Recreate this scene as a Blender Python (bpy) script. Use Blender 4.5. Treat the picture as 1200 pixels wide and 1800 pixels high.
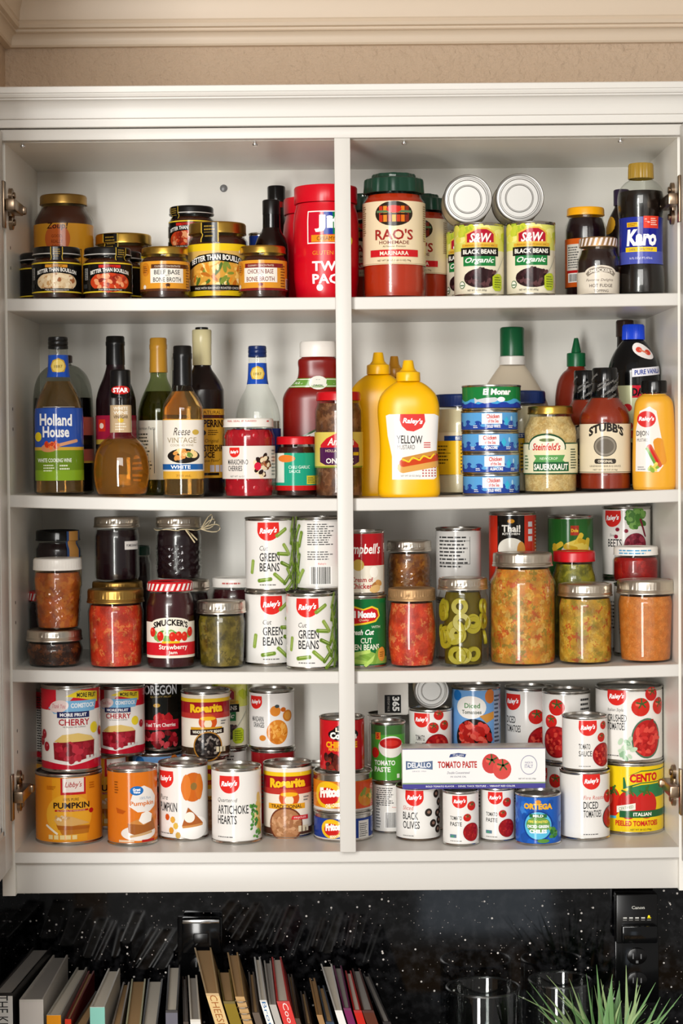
import bpy, bmesh, math, random
from mathutils import Vector, Matrix
from mathutils.geometry import tessellate_polygon
for o in list(bpy.data.objects): bpy.data.objects.remove(o)
SC = bpy.context.scene
COL = SC.collection
PI = math.pi
R_ = math.radians

# ------------------------------------------------------------------ camera, world, lights, exposure
FPX, CAM_D, EYE, PITCH, ROLL = 3400.0, 2.86, 2.0, R_(1.94), R_(-0.48)
cam = bpy.data.cameras.new('camera'); camo = bpy.data.objects.new('camera', cam); COL.objects.link(camo)
CAM_R = Matrix.Rotation(PI/2 - PITCH, 3, 'X') @ Matrix.Rotation(ROLL, 3, 'Z')
camo.matrix_world = Matrix.Translation((0, -CAM_D, EYE)) @ CAM_R.to_4x4()
cam.sensor_fit = 'VERTICAL'; cam.sensor_height = 36.0; cam.lens = FPX/1800*36.0
cam.clip_start = 0.05
SC.camera = camo
SC.view_settings.view_transform = 'Standard'; SC.view_settings.look = 'None'
SC.view_settings.gamma = 1.0; SC.view_settings.use_curve_mapping = False
SC.view_settings.exposure = 0.0
W = bpy.data.worlds.new('world'); SC.world = W; W.use_nodes = True
W.node_tree.nodes['Background'].inputs[0].default_value = (1.0, 0.97, 0.93, 1)
W.node_tree.nodes['Background'].inputs[1].default_value = 0.31
def area(name, loc, target, sx, sy, power, col):
    d = bpy.data.lights.new(name, 'AREA'); d.shape = 'RECTANGLE'; d.size = sx; d.size_y = sy; d.energy = power; d.color = col
    o = bpy.data.objects.new(name, d); COL.objects.link(o); o.location = loc
    o.rotation_euler = (Vector(target) - Vector(loc)).to_track_quat('-Z', 'Y').to_euler()
    return o
area('tall_window_daylight', (-0.90, -3.3, 1.75), (-0.1, 0, 1.75), 0.56, 2.3, 87, (1.0, 0.985, 0.955))
area('wide_fill_light', (-0.35, -3.6, 3.0), (0, 0, 1.9), 1.8, 0.9, 55, (1.0, 0.975, 0.93))  # added fill light to brighten the cabinet, not an actual window
area('patio_door_daylight', (0.50, -3.4, 0.62), (0.3, 0, 1.6), 0.46, 0.7, 1.0, (0.72, 0.85, 1.0))

def at(px, py, Y):
    """the point of the plane y = Y seen at pixel (px, py) of the 1200 x 1800 frame"""
    d = CAM_R @ Vector(((px-600)/FPX, -(py-900)/FPX, -1))
    return Vector((0, -CAM_D, EYE)) + d*((Y + CAM_D)/d.y)

# ------------------------------------------------------------------ materials
def lin(h):
    h = h.lstrip('#')
    if len(h) == 3: h = ''.join(c*2 for c in h)
    out = []
    for i in (0, 2, 4):
        c = int(h[i:i+2], 16)/255
        out.append(c/12.92 if c <= 0.04045 else ((c+0.055)/1.055)**2.4)
    return (*out, 1.0)
M = {}
def mat(name, col='fff', rough=0.4, metal=0.0, spec=0.5, coat=0.0, trans=0.0, ior=1.45, sss=0.0):
    m = bpy.data.materials.new(name); m.use_nodes = True
    b = m.node_tree.nodes['Principled BSDF']
    b.inputs['Base Color'].default_value = lin(col); b.inputs['Roughness'].default_value = rough
    b.inputs['Metallic'].default_value = metal; b.inputs['Specular IOR Level'].default_value = spec
    b.inputs['Coat Weight'].default_value = coat; b.inputs['Coat Roughness'].default_value = 0.05
    b.inputs['Transmission Weight'].default_value = trans; b.inputs['IOR'].default_value = ior
    M[name] = m
    return m
def node(m, t, **kw):
    n = m.node_tree.nodes.new(t)
    for k, v in kw.items(): setattr(n, k, v)
    return n
def bsdf(m): return m.node_tree.nodes['Principled BSDF']
def link(m, a, b): m.node_tree.links.new(a, b)
def noise_tex(m, scale, detail=3, rough=0.55):
    tc = node(m, 'ShaderNodeTexCoord'); n = node(m, 'ShaderNodeTexNoise')
    n.inputs['Scale'].default_value = scale; n.inputs['Detail'].default_value = detail; n.inputs['Roughness'].default_value = rough
    link(m, tc.outputs['Object'], n.inputs['Vector']); return n
def bump(m, out, strength, dist=0.001):
    b = node(m, 'ShaderNodeBump'); b.inputs['Strength'].default_value = strength; b.inputs['Distance'].default_value = dist
    link(m, out, b.inputs['Height']); link(m, b.outputs[0], bsdf(m).inputs['Normal'])
def ramp(m, out, stops):
    r = node(m, 'ShaderNodeValToRGB'); e = r.color_ramp.elements
    while len(e) < len(stops): e.new(0.5)
    for i, (p, c) in enumerate(stops): e[i].position = p; e[i].color = lin(c)
    link(m, out, r.inputs[0]); return r
def thin_glass(name, tint='f8faf8', refl=0.035, rough=0.02):
    m = bpy.data.materials.new(name); m.use_nodes = True; nt = m.node_tree
    nt.nodes.remove(nt.nodes['Principled BSDF'])
    t = node(m, 'ShaderNodeBsdfTransparent'); t.inputs[0].default_value = lin(tint)
    g = node(m, 'ShaderNodeBsdfGlossy'); g.inputs['Roughness'].default_value = rough
    lw = node(m, 'ShaderNodeLayerWeight'); lw.inputs[0].default_value = 0.5
    p = node(m, 'ShaderNodeMath', operation='POWER'); p.inputs[1].default_value = 4.0
    a = node(m, 'ShaderNodeMath', operation='MULTIPLY_ADD'); a.inputs[1].default_value = 0.6; a.inputs[2].default_value = refl
    mx = node(m, 'ShaderNodeMixShader')
    link(m, lw.outputs['Facing'], p.inputs[0]); link(m, p.outputs[0], a.inputs[0]); link(m, a.outputs[0], mx.inputs[0])
    link(m, t.outputs[0], mx.inputs[1]); link(m, g.outputs[0], mx.inputs[2])
    link(m, mx.outputs[0], nt.nodes['Material Output'].inputs[0]); M[name] = m; return m
def chunks(name, cols, scale=90, rough=0.4, dark=0.35):
    scale *= 1.7
    """food packed in a jar: voronoi pieces of several colours with noise between"""
    m = mat(name, 'fff', rough)
    tc = node(m, 'ShaderNodeTexCoord'); v = node(m, 'ShaderNodeTexVoronoi'); v.inputs['Scale'].default_value = scale
    v.inputs['Randomness'].default_value = 1.0
    nz = node(m, 'ShaderNodeTexNoise'); nz.inputs['Scale'].default_value = scale*1.4; nz.inputs['Detail'].default_value = 3
    add = node(m, 'ShaderNodeMixRGB', blend_type='ADD'); add.inputs[0].default_value = 0.022
    link(m, tc.outputs['Object'], nz.inputs['Vector']); link(m, tc.outputs['Object'], add.inputs[1]); link(m, nz.outputs['Color'], add.inputs[2])
    link(m, add.outputs[0], v.inputs['Vector'])
    sp = node(m, 'ShaderNodeSeparateColor'); link(m, v.outputs['Color'], sp.inputs[0])
    r = ramp(m, sp.outputs[0], [(i/len(cols), c) for i, c in enumerate(cols)]); r.color_ramp.interpolation = 'CONSTANT'
    nz2 = node(m, 'ShaderNodeTexNoise'); nz2.inputs['Scale'].default_value = scale*0.45; nz2.inputs['Detail'].default_value = 4
    link(m, tc.outputs['Object'], nz2.inputs['Vector'])
    r2 = ramp(m, nz2.outputs[0], [(0.35, '#%02x%02x%02x' % ((int(255*(1-dark)),)*3)), (0.62, 'ffffff')])
    mul = node(m, 'ShaderNodeMixRGB', blend_type='MULTIPLY'); mul.inputs[0].default_value = 1.0
    link(m, r.outputs[0], mul.inputs[1]); link(m, r2.outputs[0], mul.inputs[2])
    soft = node(m, 'ShaderNodeMixRGB'); soft.inputs[0].default_value = 0.12; soft.inputs[2].default_value = lin(cols[0])
    link(m, mul.outputs[0], soft.inputs[1]); link(m, soft.outputs[0], bsdf(m).inputs['Base Color'])
    bump(m, v.outputs['Distance'], 0.25, 0.001)
    return m
mat('cabinet_paint_dimmed', 'd3d0ca', 0.36)  # cabinet white, darkened to offset the strong light on the front pieces
mat('cabinet_paint_lifted', 'f2efe6', 0.36)  # the same white, lightened to brighten the shaded interior
m = mat('wall_paint', 'cdb59c', 0.7); n = noise_tex(m, 70, 4); bump(m, n.outputs[0], 1.0, 0.008)
mat('trim_paint', 'dccab4', 0.4)
mat('ceiling_paint', 'e2d8ca', 0.7)
m = mat('granite', '040405', 0.06)
tc = node(m, 'ShaderNodeTexCoord'); v = node(m, 'ShaderNodeTexVoronoi'); v.inputs['Scale'].default_value = 95
link(m, tc.outputs['Object'], v.inputs['Vector'])
sp = node(m, 'ShaderNodeSeparateColor'); link(m, v.outputs['Color'], sp.inputs[0])
c1 = node(m, 'ShaderNodeMath', operation='LESS_THAN'); c1.inputs[1].default_value = 0.16; link(m, v.outputs['Distance'], c1.inputs[0])
c2 = node(m, 'ShaderNodeMath', operation='GREATER_THAN'); c2.inputs[1].default_value = 0.78; link(m, sp.outputs[0], c2.inputs[0])
c3 = node(m, 'ShaderNodeMath', operation='MULTIPLY'); link(m, c1.outputs[0], c3.inputs[0]); link(m, c2.outputs[0], c3.inputs[1])
rr = ramp(m, sp.outputs[1], [(0, 'b8bcc0'), (0.5, 'e8e0d8'), (0.8, 'd09060'), (1, 'c8d4e8')])
nz = noise_tex(m, 60, 5); nr = ramp(m, nz.outputs[0], [(0.45, '020203'), (0.8, '2a2a2c')])
mx = node(m, 'ShaderNodeMixRGB'); link(m, c3.outputs[0], mx.inputs[0]); link(m, nr.outputs[0], mx.inputs[1]); link(m, rr.outputs[0], mx.inputs[2])
link(m, mx.outputs[0], bsdf(m).inputs['Base Color'])
vb = node(m, 'ShaderNodeTexVoronoi'); vb.inputs['Scale'].default_value = 260; link(m, tc.outputs['Object'], vb.inputs['Vector'])
sb_ = node(m, 'ShaderNodeSeparateColor'); link(m, vb.outputs['Color'], sb_.inputs[0])
d1 = node(m, 'ShaderNodeMath', operation='LESS_THAN'); d1.inputs[1].default_value = 0.22; link(m, vb.outputs['Distance'], d1.inputs[0])
d2 = node(m, 'ShaderNodeMath', operation='GREATER_THAN'); d2.inputs[1].default_value = 0.90; link(m, sb_.outputs[2], d2.inputs[0])
d3 = node(m, 'ShaderNodeMath', operation='MULTIPLY'); link(m, d1.outputs[0], d3.inputs[0]); link(m, d2.outputs[0], d3.inputs[1])
my = node(m, 'ShaderNodeMixRGB'); my.inputs[2].default_value = lin('9a928c'); link(m, d3.outputs[0], my.inputs[0]); link(m, mx.outputs[0], my.inputs[1])
link(m, my.outputs[0], bsdf(m).inputs['Base Color'])
m = mat('print', 'fff', 0.15, spec=0.32); a = node(m, 'ShaderNodeVertexColor'); a.layer_name = 'Col'; link(m, a.outputs[0], bsdf(m).inputs['Base Color'])
m = mat('print_gloss', 'fff', 0.14, spec=0.35); a = node(m, 'ShaderNodeVertexColor'); a.layer_name = 'Col'; link(m, a.outputs[0], bsdf(m).inputs['Base Color'])
mat('tin', 'b9b6b0', 0.24, 1.0); mat('tin_bright', 'bdbbb7', 0.32, 1.0); mat('tin_brown', '8f8478', 0.26, 1.0)
mat('tin_end', 'a3a19d', 0.42, 1.0); mat('gold', 'c9a24a', 0.3, 1.0); mat('gold_dull', 'b08a48', 0.36, 1.0); mat('silver_lid', 'cfc6b8', 0.3, 1.0); mat('rusty_lid', 'b08c62', 0.5, 0.7)
mat('bronze_hinge', '8f7c68', 0.28, 1.0); mat('chrome', 'd8d8d8', 0.15, 1.0)
for nm, c in dict(black='0c0b0b', white='efeae2', red='c8101c', jif_red='d0071f', green='0b5d34', dark_green='143a2b', blue='123a94', royal='1446d8', navy='10285e', yellow='f7bb06', dull_yellow='c98a1c', mustard='f5b800', dijon='e0a32c', mayo='d8c9a4', amber_cap='f0a810', brown='33201a', gold_cap='a07f2c', capsule_gold='b98628', capsule_cream='d9cfa0', purple='2c1f38', ranch='cdbfa8', grey='7c7c7c', seal='d3cfc6').items():
    mat('plastic_'+nm, c, 0.28)
mat('plastic_black_gloss', '0a0a0b', 0.12)
thin_glass('glass'); thin_glass('glass_green', 'b9c29a'); thin_glass('glass_smoke', 'c9ccc6', 0.05); thin_glass('vase_glass', 'e4e6e5', 0.075, 0.04); thin_glass('vase_rim', 'c8cccb', 0.30, 0.25); thin_glass('film', 'fbf3f3', 0.05, 0.12)
mat('wine', 'ffd080', 0.0, trans=0.95, ior=1.33); mat('vinegar', 'fbb648', 0.0, trans=0.90, ior=1.33); mat('oil', 'c4b050', 0.0, trans=0.95, ior=1.33)
mat('clear_vinegar', 'f2f2ee', 0.0, trans=1.0, ior=1.33)
for nm, c in dict(cola='120806', sauce_dark='170a08', jam_dark='1c0a10', jam_red='3a0d14', syrup='140d0b', fudge='241112', broth='4a2110', bouillon='3d1d10', marinara='b5300f', ketchup='7d130c', bbq='8c2a10', sriracha='7a2412', salsa_deep='3a1712').items():
    mat(nm, c, 0.25)
chunks('tomatoes', ['d0341a', 'da4420', 'c42a12', 'e07a3c', 'cc3a18', 'd23a1a'], 85, dark=0.25)
chunks('tomatoes_pale', ['d43c20', 'dc4a26', 'c8301a', 'e8844c', 'd04026'], 80, dark=0.25)
chunks('peach_jam', ['b5561a', 'c4661c', 'a84a12', 'c87428'], 60, dark=0.3)
chunks('fruit_pieces', ['3a1a0c', '6b3512', '2a110a', '80441a', '33170c'], 75, dark=0.5)
chunks('relish_green', ['6a5a18', '7a6a1e', '55480f', '86722a'], 70, dark=0.4)
chunks('relish', ['d08a2a', 'd89a3a', 'c8762a', 'c08a2a', 'd8822c', '94802e', 'e0b058', 'c8501f', 'd49030'], 80, dark=0.22)
chunks('relish_yellow', ['c4922a', 'd0a238', 'b8842a', 'a48e2a', 'd4ac48', 'bc4a1c', 'c89a30'], 80, dark=0.28)
chunks('onions', ['7a4a2a', '8f5c38', '63371e', '9a6a48'], 60, dark=0.4)
chunks('orange_puree', ['d07428', 'd67e32', 'c86c20', 'da8a40'], 160, dark=0.12)
chunks('apple_brown', ['9a5a1c', '8a4a14', 'a86a24', '7a3c10'], 60, dark=0.4)
chunks('pickle_green', ['9a9420', '7f7c1a', 'aaa02c', '6a6816'], 60, dark=0.4)
chunks('kraut', ['dcbc7c', 'd0ac68', 'e4c88c', 'c8a05c'], 120, dark=0.12)
chunks('pimento', ['a81010', 'b81c14', '96080c'], 60, dark=0.25)
mat('brine', '5e5008', 0.2); mat('pickle_slice', 'a89a20', 0.4); mat('cherry_syrup', 'a80a1e', 0.15); mat('cherry', 'b80c22', 0.15)
mat('leaf', '6f9a5e', 0.5); mat('leaf_pale', '9fb87e', 0.5); mat('pages', 'd8cfc0', 0.8); mat('pages_tan', 'b89468', 0.8); mat('pages_grey', 'a09a94', 0.8)
mat('pot', '3a3632', 0.5)

# ------------------------------------------------------------------ mesh helpers
def mesh(name, V, F, material, parent=None, smooth=True, angle=38, mats=None):
    me = bpy.data.meshes.new(name); me.from_pydata([tuple(v) for v in V], [], F); me.update()
    if smooth:
        me.polygons.foreach_set('use_smooth', [True]*len(me.polygons))
        me.set_sharp_from_angle(angle=R_(angle))
    me.materials.append(M[material] if isinstance(material, str) else material)
    o = bpy.data.objects.new(name, me); COL.objects.link(o)
    if parent: o.parent = parent
    return o
def thing(name, label, cat, loc=(0, 0, 0), rz=0, group=None):
    o = bpy.data.objects.new(name, None); COL.objects.link(o); o.location = loc; o.rotation_euler = (0, 0, rz)
    o.empty_display_size = 0.02; o['label'] = label; o['category'] = cat
    if group: o['group'] = group
    return o
def structure(o, label=None, cat=None):
    o['kind'] = 'structure'
    if label: o['label'] = label
    if cat: o['category'] = cat
    return o
def join(*parts):
    V, F = [], []
    for v, f in parts:
        b = len(V); V += list(v); F += [[i+b for i in q] for q in f]
    return V, F
def box(x0, x1, y0, y1, z0, z1, bev=0.0):
    if bev <= 0:
        V = [(x0, y0, z0), (x1, y0, z0), (x1, y1, z0), (x0, y1, z0), (x0, y0, z1), (x1, y0, z1), (x1, y1, z1), (x0, y1, z1)]
        return V, [[0, 3, 2, 1], [4, 5, 6, 7], [0, 1, 5, 4], [1, 2, 6, 5], [2, 3, 7, 6], [3, 0, 4, 7]]
    bm = bmesh.new(); bmesh.ops.create_cube(bm, size=1)
    for v in bm.verts: v.co = Vector(((x0+x1)/2+v.co.x*(x1-x0), (y0+y1)/2+v.co.y*(y1-y0), (z0+z1)/2+v.co.z*(z1-z0)))
    bmesh.ops.bevel(bm, geom=bm.edges[:], offset=bev, segments=2, affect='EDGES', profile=0.5)
    bm.verts.index_update(); V = [tuple(v.co) for v in bm.verts]; F = [[v.index for v in f.verts] for f in bm.faces]; bm.free()
    return V, F
def cs(th, sq=1.0, p=2.0):
    s, c = math.sin(th), math.cos(th)
    if p == 2.0: return s, -c*sq
    return math.copysign(abs(s)**(2/p), s), -math.copysign(abs(c)**(2/p), c)*sq
def lathe(prof, n=40, sq=1.0, p=2.0, disp=None, ox=0, oy=0):
    V, F, rings = [], [], []
    for r, z in prof:
        if r < 1e-6: V.append((ox, oy, z)); rings.append([len(V)-1])
        else:
            ring = []
            for i in range(n):
                th = 2*PI*i/n; x, y = cs(th, sq, p); q = r + (disp(th, z) if disp else 0)
                V.append((ox+x*q, oy+y*q, z)); ring.append(len(V)-1)
            rings.append(ring)
    for a, b in zip(rings, rings[1:]):
        if len(a) == 1 and len(b) == 1: continue
        for i in range(n):
            j = (i+1) % n
            if len(a) == 1: F.append([a[0], b[j], b[i]])
            elif len(b) == 1: F.append([a[i], a[j], b[0]])
            else: F.append([a[i], a[j], b[j], b[i]])
    return V, F
def xform(vf, m): return [tuple(m @ Vector(v)) for v in vf[0]], vf[1]
def sp(pts, k=5):
    """catmull-rom through profile points"""
    out = []
    P = [pts[0]] + list(pts) + [pts[-1]]
    for i in range(1, len(P)-2):
        a, b, c, d = P[i-1:i+3]
        for s in range(k):
            t = s/k; q = []
            for j in (0, 1):
                q.append(0.5*(2*b[j] + (c[j]-a[j])*t + (2*a[j]-5*b[j]+4*c[j]-d[j])*t*t + (3*b[j]-a[j]-3*c[j]+d[j])*t**3))
            out.append((max(q[0], 0), q[1]))
    out.append(pts[-1]); return out
def prism(pts, z0, z1):
    n = len(pts); V = [(x, y, z0) for x, y in pts] + [(x, y, z1) for x, y in pts]
    return V, [list(range(n))[::-1], list(range(n, 2*n))] + [[i, (i+1) % n, n+(i+1) % n, n+i] for i in range(n)]
def tube(path, r, n=8):
    V, F = [], []
    for i, p in enumerate(path):
        p = Vector(p); d = (Vector(path[min(i+1, len(path)-1)]) - Vector(path[max(i-1, 0)])).normalized()
        a = d.orthogonal().normalized(); b = d.cross(a)
        for k in range(n): V.append(tuple(p + (a*math.cos(2*PI*k/n) + b*math.sin(2*PI*k/n))*r))
    for i in range(len(path)-1):
        for k in range(n): F.append([i*n+k, i*n+(k+1) % n, (i+1)*n+(k+1) % n, (i+1)*n+k])
    F.append(list(range(n))[::-1]); F.append(list(range((len(path)-1)*n, len(path)*n)))
    return V, F

# ------------------------------------------------------------------ printed labels
_tx = {}
def text2d(s, bold=0.0, shear=0.0):
    k = (s, bold, shear)
    if k not in _tx:
        c = bpy.data.curves.new('t', 'FONT'); c.body = s; c.size = 1; c.offset = bold; c.shear = shear; c.resolution_u = 2; c.fill_mode = 'FRONT'
        o = bpy.data.objects.new('t', c); COL.objects.link(o)
        me = bpy.data.meshes.new_from_object(o.evaluated_get(bpy.context.evaluated_depsgraph_get()))
        P = [[(me.vertices[i].co.x, me.vertices[i].co.y) for i in f.vertices] for f in me.polygons]
        bpy.data.objects.remove(o); bpy.data.curves.remove(c); bpy.data.meshes.remove(me)
        xs = [q[0] for f in P for q in f] or [0, 1]; ys = [q[1] for f in P for q in f] or [0, 1]
        x0, x1, y0, y1 = min(xs), max(xs), min(ys), max(ys)
        w, h = max(x1-x0, 1e-6), max(y1-y0, 1e-6)
        _tx[k] = ([[((x-x0)/w, (y-y0)/h) for x, y in f] for f in P], w/h)
    return _tx[k]
def clip(poly, ax, val, less):
    out = []
    for i in range(len(poly)):
        a, b = poly[i-1], poly[i]
        ia, ib = (a[ax] <= val, b[ax] <= val) if less else (a[ax] >= val, b[ax] >= val)
        if ia != ib:
            t = (val-a[ax])/(b[ax]-a[ax]); out.append((a[0]+(b[0]-a[0])*t, a[1]+(b[1]-a[1])*t))
        if ib: out.append(b)
    return out
def strips(poly, ax, step):
    lo = min(p[ax] for p in poly); hi = max(p[ax] for p in poly); k = math.floor(lo/step+1e-6); out = []; rest = poly
    while True:
        cut = (k+1)*step
        if cut >= hi-1e-7: out.append(rest); return out
        a = clip(rest, ax, cut, True); rest = clip(rest, ax, cut, False); k += 1
        if len(a) > 2: out.append(a)
        if len(rest) < 3: return out
class Lab:
    """a printed label drawn in units of the thing's height: u across from the front, v up from the base"""
    def __init__(s): s.f = []; s.k = 0
    def conv(s, pts, c): s.f.append((pts, c, s.k))
    def nx(s): s.k += 1; return s
    def rect(s, u0, u1, v0, v1, c): s.nx(); s.conv([(u0, v0), (u1, v0), (u1, v1), (u0, v1)], c); return s
    def ell(s, u, v, a, b, c, n=20, rot=0):
        s.nx(); cr, sr = math.cos(rot), math.sin(rot)
        s.conv([(u+a*math.cos(2*PI*i/n)*cr-b*math.sin(2*PI*i/n)*sr, v+a*math.cos(2*PI*i/n)*sr+b*math.sin(2*PI*i/n)*cr) for i in range(n)], c); return s
    def poly(s, pts, c):
        s.nx()
        for t in tessellate_polygon([[Vector((x, y, 0)) for x, y in pts]]): s.conv([pts[i] for i in t], c)
        return s
    def rod(s, u, v, l, w, ang, c):
        a = R_(ang); pts = []
        for e in (0, 1):
            for i in range(5):
                t = -PI/2 + PI*i/4 + PI*e; x = math.cos(t)*w*0.35 + (l/2 if e == 0 else -l/2); y = math.sin(t)*w/2
                pts.append((u+x*math.cos(a)-y*math.sin(a), v+x*math.sin(a)+y*math.cos(a)))
        s.nx(); s.conv(pts, c); return s
    def text(s, t, u, v, h, c, w=None, bold=0.0, shear=0.0, al='c', bend=0.0, slant=0.0, rot=0):
        s.nx(); P, asp = text2d(t, bold, shear)
        if w is None: w = h*asp*0.85
        u0 = u - w/2 if al == 'c' else u if al == 'l' else u - w
        cr, sr = math.cos(R_(rot)), math.sin(R_(rot))
        for f in P:
            q = []
            for x, y in f:
                X = u0 + x*w - u; Y = (y-0.5)*h + bend*(1-4*(x-0.5)**2) + slant*(x-0.5)
                q.append((u + X*cr - Y*sr, v + X*sr + Y*cr))
            s.conv(q, c)
        return s
    def lines(s, u0, u1, v0, v1, n, c, seed=1, fill=0.9):
        rd = random.Random(seed); s.nx(); dv = (v1-v0)/n
        for i in range(n):
            x = u0; e = u0 + (u1-u0)*rd.uniform(0.7, 1.0)*fill/0.9
            while x < e:
                l = (u1-u0)*rd.uniform(0.06, 0.2); s.conv([(x, v0+i*dv+dv*0.2), (min(x+l, e), v0+i*dv+dv*0.2), (min(x+l, e), v0+i*dv+dv*0.65), (x, v0+i*dv+dv*0.65)], c); x += l + (u1-u0)*0.03
        return s
    def barcode(s, u0, u1, v0, v1, seed=3):
        s.rect(u0-0.02, u1+0.02, v0-0.01, v1+0.01, 'f4f2ee'); rd = random.Random(seed); x = u0; s.nx()
        while x < u1:
            l = (u1-u0)*rd.choice((0.015, 0.03, 0.045)); s.conv([(x, v0), (x+l, v0), (x+l, v1), (x, v1)], '1a1a1a'); x += l + (u1-u0)*rd.choice((0.02, 0.035))
        return s
    def blobs(s, u, v, a, b, n, size, cols, seed=1, asp=0.7, shape='ell'):
        rd = random.Random(seed)
        for i in range(n):
            r = math.sqrt(rd.random()); t = rd.uniform(0, 2*PI); z = size*rd.uniform(0.7, 1.2)
            if i % 6 == 0: s.nx()
            s.k -= 1; s.ell(u+a*r*math.cos(t), v+b*r*math.sin(t), z, z*asp, rd.choice(cols), 9, rd.uniform(0, PI))
        return s.nx()
    def tomato(s, u, v, r, c='c4211c', leaf=True):
        s.ell(u, v, r, r*0.95, c); s.ell(u-r*0.3, v+r*0.3, r*0.3, r*0.22, 'e2604c', 10)
        if leaf:
            s.nx()
            for k in range(5):
                a = 2*PI*k/5+0.4; s.k -= 1; s.rod(u+r*0.3*math.cos(a)+r*0.1, v+r*0.35+r*0.22*math.sin(a), r*0.6, r*0.16, math.degrees(a), '3c5a2a')
        return s
    def bowl(s, u, v, r, c, rim='2c2420', cols=None, seed=2, dot=0.12):
        s.ell(u, v, r*1.1, r*1.1, rim, 28); s.ell(u, v, r, r, c, 28)
        if cols: s.blobs(u, v, r*0.85, r*0.85, 40, r*dot, cols, seed)
        return s
    def build(s, parent, H, prof_r, name='label', material='print', R=None, sq=1.0, p=2.0, mode='arc', dv=None, eps=0.0004, lay=0.00004, z0=0.0):
        R = R or prof_r(H*0.5); du = R_(4)*R/H
        V, F, N, C = [], [], [], []
        for poly, c, k in s.f:
            c4 = lin(c) if isinstance(c, str) else c
            for a in strips(poly, 0, du):
                for b in (strips(a, 1, dv) if dv else [a]):
                    if len(b) < 3: continue
                    idx = []
                    ar = sum(b[i-1][0]*b[i][1]-b[i][0]*b[i-1][1] for i in range(len(b)))
                    if abs(ar) < 1e-9: continue
                    if ar < 0: b = b[::-1]
                    for u, v in b:
                        z = v*H; r = prof_r(z) + eps + lay*k
                        if mode == 'arc': th = u*H/R
                        elif mode == 'proj':
                            q = max(-0.98, min(0.98, u*H/max(r, 1e-4))); th = math.asin(math.copysign(abs(q)**(p/2), q))
                        x, y = cs(th, sq, p); idx.append(len(V)); V.append((x*r, y*r, z+z0))
                        if p == 2.0: n = Vector((x, y/(sq*sq), 0))
                        else: n = Vector((math.copysign(abs(x)**(p-1), x), math.copysign(abs(y/sq)**(p-1), y)/sq, 0))
                        N.append(n.normalized() if n.length > 1e-6 else Vector((0, -1, 0)))
                    F.append(idx); C += list(c4)*len(idx)
        o = mesh(name, V, F, material, parent, smooth=False)
        me = o.data; at_ = me.color_attributes.new('Col', 'FLOAT_COLOR', 'CORNER')
        at_.data.foreach_set('color', C)
        me.polygons.foreach_set('use_smooth', [True]*len(me.polygons))
        me.normals_split_custom_set_from_vertices(N)
        return o
    def flat(s, parent, H, y, name='label', material='print', x0=0.0, z0=0.0):
        V, F, C = [], [], []
        for poly, c, k in s.f:
            c4 = lin(c)
            ar = sum(poly[i-1][0]*poly[i][1]-poly[i][0]*poly[i-1][1] for i in range(len(poly)))
            b = poly if ar > 0 else poly[::-1]
            F.append(list(range(len(V), len(V)+len(b)))); C += list(c4)*len(b)
            V += [(x0+u*H, y-0.0003-0.00003*k, z0+v*H) for u, v in b]
        o = mesh(name, V, F, material, parent, smooth=False)
        o.data.color_attributes.new('Col', 'FLOAT_COLOR', 'CORNER').data.foreach_set('color', C)
        return o

# ------------------------------------------------------------------ placing on the shelves
XL, XR, XM = -0.490, 0.498, 0.0055
YB = 0.302
SHELF = {1: (2.222, 0.002), 2: (1.9325, 0.0095), 3: (1.673, 0.0065), 4: (1.400, 0.0025)}
def shelf_z(k, x):
    z, s = SHELF[k]; return z - s*max(0.0, 1 - (x/0.49)**2)
class Pos: pass
def put(l, r, t, yf, sh=None, zb=None, sq=1.0, H=None):
    """a round thing seen between pixel columns l and r with its top at row t, its front yf behind the shelf edge"""
    R = 0.035
    for _ in range(5):
        a, b = at(l, t+60, yf+R*sq), at(r, t+60, yf+R*sq); R = (b.x-a.x)/2
    P = Pos(); P.R = R; P.x = (a.x+b.x)/2; P.y = yf+R*sq
    P.z = shelf_z(sh, P.x) if zb is None else zb
    P.H = H or at((l+r)/2, t, yf if t < 785 else yf+2*R*sq).z - P.z
    P.top = P.z + P.H; P.face = math.atan2(-P.x, CAM_D+P.y)
    return P
def prof_fn(prof):
    q = sorted(prof, key=lambda a: a[1])
    def f(z):
        best = None
        for (r0, z0), (r1, z1) in zip(prof, prof[1:]):
            if min(z0, z1)-1e-9 <= z <= max(z0, z1)+1e-9 and abs(z1-z0) > 1e-9:
                r = r0+(r1-r0)*(z-z0)/(z1-z0); best = r if best is None else max(best, r)
        return best if best is not None else (q[0][0] if z < q[0][1] else q[-1][0])
    return f
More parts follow.
